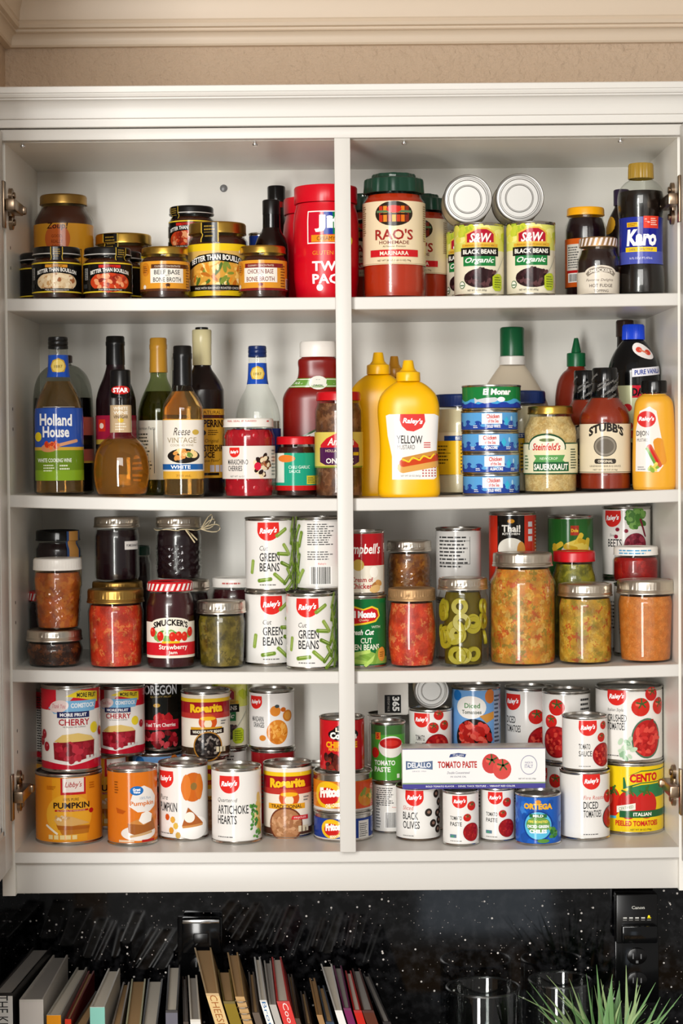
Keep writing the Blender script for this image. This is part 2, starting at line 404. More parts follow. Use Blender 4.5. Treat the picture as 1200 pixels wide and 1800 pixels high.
def can(P, lab, label, group=None, rot=0.0, lid='plain', name='food_can', metal='tin', cat='can', tab=False, papertop=None):
    T = thing(name, label, cat, (P.x, P.y, P.z), P.face + R_(rot), group)
    R, H = P.R, P.H; q = R-0.0012
    prof = [(0, 0.002), (R-0.005, 0.002), (R-0.003, 0), (R-0.0004, 0.0004), (R, 0.0022), (q, 0.0038), (q, H-0.0038), (R, H-0.0022), (R-0.0003, H-0.0004), (R-0.0012, H), (R-0.0024, H-0.0004), (R-0.003, H-0.0045)]
    mesh('body', *lathe(prof, 48), metal, T, angle=30)
    e = R-0.003; ld = [(e, H-0.0045), (e*0.92, H-0.0045), (e*0.90, H-0.0035), (e*0.86, H-0.0035), (e*0.84, H-0.0042), (e*0.62, H-0.0042), (e*0.60, H-0.0034), (e*0.56, H-0.0034), (e*0.54, H-0.004), (0, H-0.004)]
    mesh('lid', *lathe(ld, 40), 'tin_bright' if metal == 'tin' else metal, T, angle=20)
    if tab:
        t = xform(lathe([(0, 0), (0.006, 0), (0.0068, 0.0006), (0.0065, 0.0014), (0, 0.0014)], 16, 1.7), Matrix.Translation((0, -e*0.55, H-0.0036)))
        mesh('pull_tab', *t, 'tin_bright', T)
    if lab is not None:
        lab.build(T, H, lambda z: q, R=q)
    return T
def jar(P, label, fill, lab=None, lid='mason', lidmat='silver_lid', lidh=0.016, lidr=1.0, body=0.97, neck=0.9, sh=None, bulge=0.0, rot=0.0, group=None, name='jar', glass='glass', filltop=None, cat='jar', taper=0.0, quilt=0.0, ins=0.0018, mode='arc', strip=None, labdv=None, foot=0.93, lablid=None, extra=None):
    T = thing(name, label, cat, (P.x, P.y, P.z), P.face + R_(rot), group)
    R, H = P.R, P.H; zl = H-lidh; shh = sh if sh is not None else 0.012; zs = zl-0.003-shh; b = R*body
    def body_r(z):
        t = (z-0.01)/(zs-0.01); return b*(1 - bulge*(2*t-1)**2 - taper*(1-t))
    pr = [(0, 0.0015), (body_r(0.01)*0.75, 0), (body_r(0.01)*foot, 0.002), (body_r(0.01)*0.985, 0.006)]
    N = 8 if (bulge or taper) else 3
    if quilt: N = 44
    pr += [(body_r(0.01+(zs-0.01)*i/N), 0.01+(zs-0.01)*i/N) for i in range(N+1)]
    e = body_r(zs)
    for i in range(1, 7):
        t = i/6; pr.append((R*neck+(e-R*neck)*(0.5+0.5*math.cos(PI*t)), zs+shh*t))
    pr += [(R*neck, H-0.004)]
    dp = None
    if quilt:
        def dp(th, z):
            t = (z-0.014)/(zs-0.02)
            if t < 0 or t > 0.86: return 0
            a = th*6/PI; c = t*4
            return quilt*(abs(((a+c) % 1)-0.5)+abs(((a-c) % 1)-0.5)-0.6)
    mesh('glass', *lathe(pr, 144 if quilt else 44, disp=dp), glass, T, angle=12 if quilt else 50)
    ft = filltop if filltop is not None else zl-0.004
    f = prof_fn(pr[3:])
    zz = [0.004, 0.007]+[0.01+(ft-0.01)*i/14 for i in range(15)]
    fp = [(0, 0.003), (f(0.006)-ins-0.003, 0.003)]+[(f(z)-ins, z) for z in zz]+[(0, ft)]
    mesh('contents', *lathe(fp, 144 if quilt else 40, disp=dp), fill, T, angle=50)
    L_ = R*lidr
    if lid == 'mason':
        rid = lambda th, z: 0.0004*math.sin(th*50) if zl+0.006 < z < H-0.003 else 0
        lp = [(L_*0.93, zl), (L_, zl), (L_, zl+0.0015), (L_*0.975, zl+0.003), (L_*0.985, zl+0.005), (L_*0.965, zl+0.0062), (L_*0.965, zl+0.0075), (L_*0.965, H-0.0035), (L_*0.955, H-0.001), (L_*0.93, H), (L_*0.86, H), (L_*0.85, H-0.0008), (L_*0.80, H-0.0008), (L_*0.78, H-0.0002), (0, H-0.0002)]
        mesh('lid', *lathe(lp, 120, disp=rid), lidmat, T, angle=40)
    elif lid == 'lug':
        lp = [(L_*0.93, zl), (L_*0.995, zl), (L_, zl+0.001), (L_*0.985, zl+0.003), (L_*0.985, H-0.003), (L_*0.96, H-0.0007), (L_*0.93, H), (L_*0.85, H-0.0005), (L_*0.82, H-0.0015), (0, H-0.0015)]
        mesh('lid', *lathe(lp, 44), lidmat, T, angle=40)
    elif lid == 'ribbed':
        rid = lambda th, z: 0.0006*math.sin(th*46) if zl+0.003 < z < H-0.003 else 0
        lp = [(L_*0.9, zl), (L_, zl), (L_, zl+0.003), (L_*0.985, zl+0.0035), (L_*0.985, H-0.003), (L_*0.96, H-0.0007), (L_*0.9, H), (0, H)]
        mesh('lid', *lathe(lp, 140, disp=rid), lidmat, T, angle=60)
    if lab is not None: lab.build(T, H, f, R=b, mode=mode, dv=labdv, eps=0.0005)
    if lablid is not None: lablid.build(T, H, lambda z: L_, R=L_, name='lid_print')
    if strip is not None: strip.build(T, H, lambda z: L_ if z > zl else max(f(z), R*neck), R=L_, name='seal_strip', dv=0.02, eps=0.0008)
    return T
def vessel(P, name, label, cat, shell, parts=(), labs=(), fill=None, sq=1.0, p=2.0, rot=0.0, group=None, tilt=0.0, n=44):
    """a bottle: shell = (material, profile in fractions), parts = (name, material, profile), labs = (Lab, name, mode, material)"""
    T = thing(name, label, cat, (P.x, P.y, P.z), P.face + R_(rot), group)
    if tilt: T.rotation_euler = (0, R_(tilt), P.face + R_(rot))
    R, H = P.R, P.H
    A = lambda pr: [(r*R, z*H) for r, z in pr]
    pr = A(shell[1]); mesh(shell[2] if len(shell) > 2 else 'glass', *lathe(pr, n, sq, p), shell[0], T, angle=45)
    f = prof_fn([q for q in pr if q[1] > 0.002*0 + 0.0005] if len(pr) > 6 else pr)
    if fill:
        fm, ft = fill[0], fill[1]*H; ins = 0.0016
        zz = [0.005+(ft-0.005)*i/30 for i in range(31)]
        fp = [(0, 0.004), (max(f(0.006)-ins-0.002, 0.001), 0.004)] + [(max(f(z)-ins, 0.001), z) for z in zz] + [(0, ft)]
        mesh('contents', *lathe(fp, n, sq, p), fm, T, angle=45)
    for nm, mt, prr, *kw in parts:
        k = kw[0] if kw else {}
        mesh(nm, *lathe(A(prr), k.get('n', 40), k.get('sq', 1.0), k.get('p', 2.0), k.get('disp')), mt, T, angle=k.get('angle', 40))
    allp = pr
    for L, nm, mode, *mt in labs:
        L.build(T, H, f, R=max(q[0] for q in pr), name=nm, mode=mode, dv=0.03, sq=sq, p=p, eps=0.0006, material=mt[0] if mt else 'print_gloss')
    return T
# ------------------------------------------------------------------ the setting
YW, XW = 0.305, -0.540
structure(mesh('wall_back', *box(XW-0.1, 1.3, YW, YW+0.1, 0.0, 2.9), 'wall_paint', smooth=False), 'beige textured wall above and behind the white cabinet', 'wall')
structure(mesh('wall_left', *box(XW-0.1, XW, -0.9, YW, 0.0, 2.9), 'wall_paint', smooth=False), 'beige textured side wall at the far end of the cabinet', 'wall')
structure(mesh('ceiling', *box(XW-0.1, 1.3, -0.9, YW+0.1, 2.79, 2.9), 'ceiling_paint', smooth=False), 'cream ceiling above the crown moulding', 'ceiling')
structure(mesh('floor', *box(XW-0.1, 1.3, -4.2, YW+0.1, -0.05, 0.0), 'pages_tan', smooth=False), 'tan floor below the kitchen counter', 'floor')
cove = [(0, 2.650), (0.011, 2.650), (0.013, 2.653), (0.013, 2.659)]
cove += [(0.013+0.010*(1-math.cos(PI/2*i/6)), 2.659+0.012*math.sin(PI/2*i/6)) for i in range(1, 7)]
cove += [(0.021, 2.6735), (0.021, 2.6765), (0.027, 2.678), (0.029, 2.683), (0.027, 2.688), (0.029, 2.690)]
cove += [(0.029+0.085*(1-math.cos(PI/2*i/10)), 2.690+0.085*math.sin(PI/2*i/10)) for i in range(1, 11)] + [(0.12, 2.776), (0.12, 2.792), (0, 2.792)]
def sweep(prof, path):
    V, F = [], []; n = len(prof)
    for P in path:
        for o, z in prof: V.append((P[0](o), P[1](o), z))
    for i in range(len(path)-1):
        for k in range(n-1): F.append([i*n+k, (i+1)*n+k, (i+1)*n+k+1, i*n+k+1])
    return V, F
structure(mesh('trim_1', *sweep(cove, [(lambda o: XW+o, lambda o: -0.9), (lambda o: XW+o, lambda o: YW-o), (lambda o: 1.3, lambda o: YW-o)]), 'trim_paint', angle=25), 'cream crown moulding running under the ceiling', 'moulding')
YS = YW-0.006
structure(mesh('backsplash', *box(XW, 1.3, YS, YW-0.0005, 0.92, 1.36), 'granite', smooth=False), 'polished black speckled granite backsplash below the cabinet', 'backsplash')
structure(mesh('backsplash_side', *box(XW, XW+0.006, -0.34, YS-0.0005, 0.9205, 1.336), 'granite', smooth=False), 'black speckled granite return on the side wall', 'backsplash')
structure(mesh('countertop', *box(XW, 1.3, -0.34, YS-0.0005, 0.88, 0.92, 0.004), 'granite', angle=30), 'polished black granite countertop', 'countertop')

# ------------------------------------------------------------------ the open wall cabinet
CB = thing('wall_cabinet', 'white two-bay kitchen wall cabinet with its doors standing open over black granite', 'cabinet', (0, 0, 0))
mesh('side_panel', *box(XL-0.019, XL, 0, YB, 1.335, 2.467), 'cabinet_paint_lifted', CB, smooth=False)
mesh('side_panel', *box(XR, XR+0.019, 0, YB, 1.335, 2.467), 'cabinet_paint_lifted', CB, smooth=False)
mesh('back_panel', *box(XL, XR, YB, YB+0.0025, 1.36, 2.467), 'cabinet_paint_lifted', CB, smooth=False)
mesh('top_panel', *box(XL, XR, 0, YB, 2.450, 2.467), 'cabinet_paint_lifted', CB, smooth=False)
def shelf_mesh(k, th, y0, y1):
    V, F = [], []; N = 24
    for i in range(N+1):
        x = XL+(XR-XL)*i/N; z = shelf_z(k, x); r = 0.0012
        V += [(x, y0, z-r), (x, y0+r, z), (x, y1, z), (x, y1, z-th), (x, y0+r, z-th), (x, y0, z-th+r)]
    for i in range(N):
        for j in range(6):
            a, b = i*6+j, i*6+(j+1) % 6; F.append([a, b, b+6, a+6])
    F.append([5, 4, 3, 2, 1, 0]); F.append([N*6+j for j in range(6)])
    F = [f[::-1] for f in F]
    return V, F
for k in (1, 2, 3): mesh('shelf', *shelf_mesh(k, 0.0185, 0.0, YB), 'cabinet_paint_dimmed', CB, angle=30)
mesh('bottom_panel', *shelf_mesh(4, 0.0165, 0.0, YB), 'cabinet_paint_dimmed', CB, angle=30)
mesh('top_rail', *box(XL-0.019, XR+0.019, -0.018, -0.0003, 2.4505, 2.4665, 0.0012), 'cabinet_paint_dimmed', CB)
mesh('center_stile', *box(XM-0.0118, XM+0.0118, -0.018, -0.0003, 1.400, 2.4505, 0.0012), 'cabinet_paint_dimmed', CB)
mesh('light_rail', *box(XL-0.019, XR+0.019, 0.014, 0.032, 1.335, 1.3822, 0.0015), 'cabinet_paint_dimmed', CB)
cp = [(0.0, 2.4685), (-0.020, 2.4685), (-0.021, 2.4695), (-0.021, 2.480), (-0.024, 2.481), (-0.0245, 2.484)]
cp += [(-0.0245-0.013*(1-math.cos(PI/2*i/7)), 2.484+0.022*math.sin(PI/2*i/7)) for i in range(1, 8)]
cp += [(-0.038, 2.508), (-0.041, 2.509), (-0.0425, 2.512), (-0.042, 2.5145), (-0.044, 2.515), (-0.044, 2.523), (-0.043, 2.524), (0.0, 2.524)]
V = [(XW+0.001, y, z) for y, z in cp] + [(0.62, y, z) for y, z in cp]; n = len(cp)
mesh('crown_moulding', V, [[k, k+1, n+k+1, n+k][::-1] for k in range(n-1)] + [list(range(n)), list(range(n, 2*n))[::-1]], 'cabinet_paint_dimmed', CB, angle=25)
for px, py in ((40, 256), (448, 254), (710, 252), (1090, 246)):
    q = at(px, py, 0.006)
    mesh('bumper_pin', *xform(lathe([(0, 0.0), (0.003, 0.0), (0.004, 0.0015), (0.004, 0.003), (0.002, 0.0042), (0.002, 0.007)], 16), Matrix.Translation((q.x, 0.006, 2.4435))), 'chrome', CB)
q = at(393, 331, YB)
mesh('screw_cap', *xform(lathe([(0.0062, 0), (0.006, 0.0015), (0.0045, 0.0022), (0, 0.0022)], 18), Matrix.Translation((q.x, YB, q.z)) @ Matrix.Rotation(PI/2, 4, 'X')), 'plastic_grey', CB)
for i, z in enumerate((1.455, 1.487, 1.545, 1.577, 2.27, 2.30, 2.03, 2.06, 1.74, 1.77)):
    for y in (0.035, 0.255):
        mesh('shelf_pin_hole', *xform(lathe([(0.0028, 0), (0.0024, 0.0003), (0, 0.0003)], 10), Matrix.Translation((XL, y, z)) @ Matrix.Rotation(PI/2, 4, 'Y')), 'plastic_black', CB)
def door(s, X):
    y0, y1, z0, z1 = -0.020, -0.475, 1.384, 2.464; t = 0.021
    ysg = lambda y: y
    X0, X1 = X, X+s*t
    def b(ya, yb, za, zb, xa, xb, bev=0.002): return box(min(xa, xb), max(xa, xb), min(ya, yb), max(ya, yb), za, zb, bev)
    fr = join(b(y0, y0-0.058, z0, z1, X0, X1), b(y1, y1+0.058, z0, z1, X0, X1), b(y0-0.058, y1+0.058, z0, z0+0.058, X0, X1), b(y0-0.058, y1+0.058, z1-0.058, z1, X0, X1))
    D = mesh('door', *fr, 'cabinet_paint_dimmed', CB, angle=30)
    mesh('door_panel', *b(y0-0.058, y1+0.058, z0+0.058, z1-0.058, X0+s*0.006, X0+s*0.014, 0), 'cabinet_paint_dimmed', D, smooth=False)
    mo = []
    for k, (w, h) in enumerate(((0.006, 0.0045), (0.012, 0.002))):
        mo += [b(y0-0.058, y0-0.058-w, z0+0.058, z1-0.058, X0+s*(0.006-h+0.0002), X0+s*0.006, 0), b(y0-0.058, y1+0.058, z0+0.058, z0+0.058+w, X0+s*(0.006-h+0.0002), X0+s*0.006, 0), b(y0-0.058, y1+0.058, z1-0.058-w, z1-0.058, X0+s*(0.006-h+0.0002), X0+s*0.006, 0)]
    mesh('door_moulding', *join(*mo), 'cabinet_paint_dimmed', D, smooth=False)
    for zz in (2.357, 1.487):
        cu = lambda y, z, r, h: xform(lathe([(0, h), (r*0.8, h), (r, h-0.001), (r, 0)], 20), Matrix.Translation((X, y, z)) @ Matrix.Rotation(-s*PI/2, 4, 'Y'))
        g = [b(y0+0.004, y0-0.012, zz-0.034, zz+0.034, X, X-s*0.0035, 0.001), b(y0-0.008, 0.050, zz-0.0085, zz+0.0085, X-s*0.004, X-s*0.018, 0.002),
             b(0.016, 0.048, zz-0.012, zz+0.012, X, X-s*0.005, 0.001), cu(0.032, zz+0.020, 0.011, 0.006), cu(0.032, zz-0.020, 0.011, 0.006), cu(0.032, zz+0.020, 0.005, 0.009), cu(0.032, zz-0.020, 0.005, 0.009), b(0.044, 0.058, zz-0.006, zz+0.006, X-s*0.003, X-s*0.022, 0.003)]
        mesh('hinge', *join(*g), 'bronze_hinge', D, angle=30)
door(-1, XL); door(1, XR)
# ------------------------------------------------------------------ label artwork
def base(P, c, v0=0.045, v1=0.955):
    L = Lab(); w = PI*P.R/P.H*0.999; L.w = w; return L.rect(-w, w, v0, v1, c)
def shield(L, u, v, s, c='d92b25'):
    """the red round-bottomed badge with a white script name"""
    pts = [(u-s*0.5, v+s*0.42), (u+s*0.5, v+s*0.42)] + [(u+s*0.52*math.cos(t), v+s*0.05-s*0.48*math.sin(t)) for t in [PI*i/14 for i in range(15)]]
    L.poly(pts, c)
    L.text("Raley's", u, v+s*0.02, s*0.34, 'fff', w=s*0.82, bold=0.035, shear=0.25, slant=s*0.06); return L
INK = '2a2a2c'
def white_can(P, words, hu=0.0, hv=0.80, sh=0.27, tu=None, tv=0.52, th=0.105, gap=0.125, small=None, small_c=None, tw=None, base_c='e6e3de'):
    L = base(P, base_c)
    shield(L, hu, hv, sh); tu = hu-0.13 if tu is None else tu
    if small: L.text(small, tu, tv+th*1.05, th*0.55, small_c or '55524e', al='l', shear=0.2)
    for i, w in enumerate(words):
        L.text(w, tu, tv-i*gap, th, INK, al='l', w=(tw[i] if tw else len(w)*th*0.42), bold=0.012)
    L.lines(tu, tu+0.28, 0.085, 0.115, 1, '6a6866', 4)
    # the far side carries the facts panel and the bar code
    L.lines(L.w*0.62, L.w*0.95, 0.35, 0.9, 12, '55524e', 6); L.barcode(-L.w*0.85, -L.w*0.65, 0.12, 0.32)
    return L
GB = ['7f9a3c', '6f8c30', '90a84c', '5f7c28']
def green_beans(P, du=0.0, back=False):
    L = white_can(P, ['GREEN', 'BEANS'], -0.02+du, 0.815, 0.29, -0.14+du, 0.47, 0.115, 0.135, 'Cut', tw=[0.27, 0.27])
    for i, (u, v, a) in enumerate([(0.16, 0.80, 35), (0.19, 0.51, -5), (0.24, 0.57, -55), (0.23, 0.36, -25), (0.12, 0.19, -42), (-0.07, 0.165, 8), (-0.25, 0.34, 82), (0.25, 0.17, 50), (0.29, 0.24, -60), (0.29, 0.08, 40), (0.36, 0.9, 70), (0.34, 0.74, 80), (0.36, 0.66, 100), (0.33, 0.45, 75), (0.37, 0.36, 110), (0.35, 0.27, 60), (0.40, 0.14, 80), (0.43, 0.8, 60), (0.44, 0.55, 95), (0.46, 0.4, 80), (0.44, 0.28, 120), (0.5, 0.7, 75), (0.5, 0.2, 60)]):
        l = 0.165 if i < 10 else 0.2
        L.rod(u+du, v, l, 0.05, a, GB[i % 4]); L.rod(u+du, v+0.008, l*0.7, 0.012, a, 'a9be6c')
    if back:
        u0 = -0.16; L.rect(u0-0.03, u0+0.7, 0.06, 0.94, 'e6e3de'); L.lines(u0, u0+0.38, 0.62, 0.92, 10, '4a4a4a', 5); L.lines(u0, u0+0.36, 0.42, 0.55, 4, '6a6a6a', 8)
        L.text("Raley's", u0+0.19, 0.37, 0.03, 'd92b25', w=0.1); L.barcode(u0+0.05, u0+0.30, 0.1, 0.33)
    return L
def facts_can(P):
    L = base(P, 'cfcdc9'); L.lines(-0.3, 0.15, 0.45, 0.9, 9, '3c3c3c', 3); L.rect(-0.3, 0.16, 0.50, 0.506, '333'); L.rect(-0.3, 0.16, 0.82, 0.826, '333'); L.rect(0.16, 0.166, 0.5, 0.88, '333')
    L.barcode(-0.16, 0.13, 0.08, 0.25); L.lines(0.2, 0.3, 0.25, 0.35, 2, '777', 2); return L
def plain_can(P, c='dad6cf', band=None):
    L = base(P, c)
    if band: L.rect(-L.w, L.w, 0.75, 0.95, band)
    L.lines(-0.25, 0.2, 0.3, 0.7, 8, '555', 5); return L
def tomato_can(P, words, hu=-0.05, small=None, small_c=None, bowl=(0.22, 0.2, 0.16), toms=((0.08, 0.62, 0.09), (0.2, 0.8, 0.08)), **k):
    L = white_can(P, words, hu, small=small, small_c=small_c, **k)
    for u, v, r in toms: L.tomato(u, v, r)
    if bowl: L.bowl(bowl[0], bowl[1], bowl[2], 'a8181c', '8a1418', ['c02a24', 'b01c1c', 'd04838', '901016'], 3, 0.16)
    return L
def btb(P, c1, name_c, pic, seed, gold=False):
    """black soup base jar: yellow lines, arched white name, a picture of the dish"""
    L = Lab(); w = PI*P.R/P.H*0.999; L.w = w
    L.rect(-w, w, 0.13, 0.70, '141210')
    L.rect(-w, w, 0.675, 0.70, 'e8c832'); L.rect(-w, w, 0.135, 0.16, 'e8c832')
    L.rect(-0.40, 0.40, 0.6, 0.665, '141210'); L.rect(-0.22, 0.2, 0.60, 0.655, c1); L.text('PREMIUM', 0, 0.625, 0.035, '2a1008', w=0.2)
    L.ell(0, 0.33, 0.40, 0.19, pic[0], 28); L.blobs(0, 0.33, 0.33, 0.15, 60, 0.055, pic, seed)
    pts = [(-0.44, 0.52), (-0.3, 0.6), (0, 0.64), (0.3, 0.6), (0.44, 0.52), (0.44, 0.42), (0.3, 0.50), (0, 0.535), (-0.3, 0.50), (-0.44, 0.42)]
    L.poly([(u, v-0.03) for u, v in pts], '0c0b0b'); L.text('BETTER THAN BOUILLON', 0, 0.505, 0.075, 'f2efe8', w=0.78, bold=0.03, bend=0.055)
    L.rect(-0.36, 0.36, 0.165, 0.21, '141210'); L.text('Made With Seasoned Roast', 0, 0.187, 0.028, 'e8e4dc', w=0.44)
    L.rect(-0.56, -0.46, 0.38, 0.6, '8a8884'); L.lines(-0.55, -0.47, 0.39, 0.59, 6, '222', 2); L.rect(-0.62, -0.48, 0.22, 0.3, '333')
    return L
def seal(P, u=0.05):
    L = Lab(); L.rect(u-0.115, u+0.115, 0.74, 0.985, '0d0c0c'); L.rect(u-0.115, u-0.10, 0.74, 0.985, 'c9a83c'); L.rect(u+0.10, u+0.115, 0.74, 0.985, 'c9a83c')
    L.lines(u-0.07, u+0.07, 0.8, 0.96, 4, '9a7c30', 4); return L
def bone_broth(P, top, c_edge, animal):
    L = Lab(); w = PI*P.R/P.H*0.999; L.rect(-w, w, 0.16, 0.72, 'd9942c'); L.rect(-0.30, w*0.35, 0.58, 0.66, c_edge); L.text('CULINARY CONCENTRATES', 0.02, 0.62, 0.035, 'e8d8c0', w=0.5)
    L.rect(-0.32, 0.34, 0.31, 0.58, 'ece6da'); L.text(top, 0.01, 0.51, 0.085, INK if animal == 'cow' else c_edge, w=0.50, bold=0.01); L.text('WITH', 0.01, 0.445, 0.03, INK, w=0.08); L.text('BONE BROTH', 0.01, 0.37, 0.085, INK if animal == 'cow' else c_edge, w=0.54, bold=0.01)
    L.rect(-w, w, 0.16, 0.205, c_edge); L.ell(0.02, 0.27, 0.045, 0.03, '4a2a1a' if animal == 'cow' else '7a1420', 12); L.rect(-0.01, 0.0, 0.22, 0.27, '4a2a1a' if animal == 'cow' else '7a1420'); L.rect(0.04, 0.05, 0.22, 0.27, '4a2a1a' if animal == 'cow' else '7a1420')
    L.ell(-0.44, 0.57, 0.1, 0.13, 'c87a1c', 16); L.lines(-0.5, -0.38, 0.5, 0.64, 4, '5a2c10', 3); L.lines(0.42, 0.6, 0.22, 0.64, 8, '7a4412', 7, 0.7); L.ell(-0.46, 0.24, 0.04, 0.04, 'e8e0d4', 12)
    L.barcode(0.60, 0.74, 0.2, 0.38); return L
def chicken_organic(P):
    L = Lab(); w = PI*P.R/P.H*0.999; L.rect(-w, w, 0.07, 0.72, 'e8c41c'); L.rect(-w, w, 0.16, 0.63, 'd8b060')
    L.ell(0, 0.34, 0.38, 0.22, 'cf9a3c', 28); L.blobs(0, 0.33, 0.34, 0.17, 60, 0.06, ['d98a2a', 'e8c468', 'f0dca0', '7a8a34', 'b86a20', '4c6a2a', 'e0a848'], 5, 0.4)
    pts = [(-0.42, 0.50), (-0.25, 0.575), (0, 0.605), (0.25, 0.575), (0.42, 0.50), (0.42, 0.40), (0.25, 0.475), (0, 0.505), (-0.25, 0.475), (-0.42, 0.40)]
    L.poly(pts, '141210'); L.text('BETTER THAN BOUILLON', 0, 0.49, 0.07, 'f2efe8', w=0.74, bold=0.03, bend=0.06)
    L.rect(-w, w, 0.135, 0.205, '1a1612'); L.text('MADE WITH SEASONED ROASTED CHICKEN', 0, 0.165, 0.028, 'e8e4dc', w=0.62); L.ell(0.33, 0.62, 0.045, 0.035, 'f0ece0', 14); return L
def zoup(P):
    L = Lab(); w = PI*P.R/P.H*0.999; L.rect(-w, w, 0.12, 0.735, 'd9982a')
    L.ell(-0.06, 0.60, 0.115, 0.125, 'c8622a', 24); L.text('Zoup!', -0.06, 0.705, 0.07, '3a1c10', w=0.19, bold=0.02, shear=0.15)
    for i, t in enumerate(('GOOD,', 'REALLY', 'GOOD')): L.text(t, -0.06, 0.62-0.045*i, 0.03, '6a240e', w=0.10)
    for a in ((-0.27, -0.16, 0.505, 0.512), (0.04, 0.16, 0.505, 0.512), (-0.27, 0.16, 0.3, 0.307), (0.154, 0.16, 0.3, 0.51)): L.rect(*a, '4a2410')
    L.lines(0.24, 0.34, 0.25, 0.5, 6, '7a4a14', 3); return L
def jif(P):
    L = Lab(); L.rect(-0.17, 0.225, 0.48, 0.765, 'f2efe8'); L.rect(-0.16, 0.215, 0.49, 0.755, 'c8102c'); L.rect(-0.02, 0.06, 0.56, 0.755, '1a3a9c'); L.rect(0.06, 0.215, 0.56, 0.755, '0c7a44')
    L.text('Jif', 0.03, 0.655, 0.15, 'fff', w=0.26, bold=0.05); L.rect(-0.13, 0.14, 0.495, 0.555, 'e08a1c'); L.text('CREAMY', 0.0, 0.525, 0.035, '3a1408', w=0.16)
    L.ell(0.2, 0.51, 0.06, 0.05, 'e8c81c', 16); L.text('GLUTEN FREE', 0.03, 0.40, 0.035, 'e8962c', w=0.3)
    L.text('TWIN', 0.04, 0.285, 0.085, 'fff', w=0.33, bold=0.03); L.text('PACK', 0.04, 0.175, 0.085, 'fff', w=0.33, bold=0.03); L.ell(-0.06, 0.10, 0.03, 0.03, 'fff', 12); return L
def raos(P, front=True):
    L = Lab(); w = PI*P.R/P.H*0.999; L.rect(-w, w, 0.265, 0.765, 'e6d3b0'); L.rect(-w, w, 0.27, 0.275, 'b8a07c')
    L.ell(0.0, 0.665, 0.155, 0.098, '2a2018', 28)
    for i, (c) in enumerate(['b8301c', 'd9862a', '8a1c14', 'e0a83c', 'c03a1c', 'd9701c', '7a2414']): L.rect(-0.12+i*0.035, -0.09+i*0.035, 0.60, 0.725, c)
    L.rect(-0.14, 0.14, 0.672, 0.69, '5a7a54'); L.ell(0.0, 0.70, 0.06, 0.03, 'c8241c', 14); L.rect(-0.11, 0.11, 0.655, 0.668, '1c1610')
    L.text("RAO'S", 0, 0.50, 0.085, '9c2a24', w=0.31, bold=0.02); L.text('HOMEMADE', 0, 0.437, 0.028, '7a3a2c', w=0.24, bold=0.01); L.text('All Natural, Premium', 0, 0.405, 0.016, '6a4a34', w=0.18)
    L.rect(-0.205, 0.205, 0.325, 0.38, 'c81c24'); L.text('MARINARA', 0, 0.352, 0.032, 'f0e4d0', w=0.23, bold=0.02); L.text('NET WT 28 OZ (1 LB 12 OZ) 794g', 0, 0.293, 0.018, '4a3020', w=0.27); L.lines(-0.32, -0.26, 0.5, 0.74, 14, '8a7250', 3); L.lines(0.28, 0.34, 0.45, 0.74, 16, '8a7250', 5); return L
def sw(P):
    L = base(P, 'e4dcc4'); L.rect(-L.w, L.w, 0.62, 0.955, 'd8d86a'); L.blobs(0, 0.85, L.w, 0.1, 50, 0.08, ['c4cc3c', 'e8e488', 'a8bc34', 'e0d85c'], 4)
    L.poly([(-0.2, 0.71), (-0.2, 0.85), (-0.12, 0.885), (-0.04, 0.925), (0.1, 0.925), (0.18, 0.885), (0.22, 0.85), (0.22, 0.71)], 'e0b84a')
    L.poly([(-0.175, 0.73), (-0.175, 0.84), (-0.10, 0.87), (-0.03, 0.905), (0.09, 0.905), (0.16, 0.87), (0.195, 0.84), (0.195, 0.73)], 'b01830')
    L.text('S&W.', 0.01, 0.79, 0.125, 'f6f2ea', w=0.30, bold=0.03, shear=0.3); L.rect(-0.25, 0.26, 0.665, 0.71, 'd9a834'); L.text('PREMIUM QUALITY SINCE 1896', 0, 0.687, 0.02, '5a3a10', w=0.4)
    L.rect(-0.27, 0.27, 0.545, 0.66, '14110f'); L.text('BLACK BEANS', 0, 0.605, 0.062, 'f2eee4', w=0.47, bold=0.03); L.rect(-0.23, 0.22, 0.415, 0.545, '1f7a3c'); L.text('Organic', 0, 0.482, 0.095, 'f4f4ec', w=0.40, bold=0.02, shear=0.35)
    L.ell(0.02, 0.25, 0.24, 0.13, '2e1a1c', 24); L.blobs(0.02, 0.26, 0.21, 0.12, 46, 0.042, ['3a2024', '2a1618', '5a383a', '46282a', '6a484a'], 6, 0.65)
    L.poly([(0.17, 0.12), (0.17, 0.27), (0.22, 0.31), (0.30, 0.31), (0.34, 0.27), (0.34, 0.12), (0.30, 0.08), (0.21, 0.08)], 'b4c428'); L.lines(0.2, 0.32, 0.12, 0.28, 5, '5a6a14', 4)
    L.ell(-0.25, 0.165, 0.045, 0.05, '3c6a3c', 16); L.ell(-0.25, 0.165, 0.035, 0.04, 'e8e8dc', 14); L.rect(-0.28, -0.22, 0.15, 0.165, '3c6a3c'); L.text('NET WT 15 OZ (425g)', -0.04, 0.085, 0.03, '2a2a2a', w=0.25)
    L.rod(0.30, 0.42, 0.3, 0.012, 55, 'a8a89c'); return L
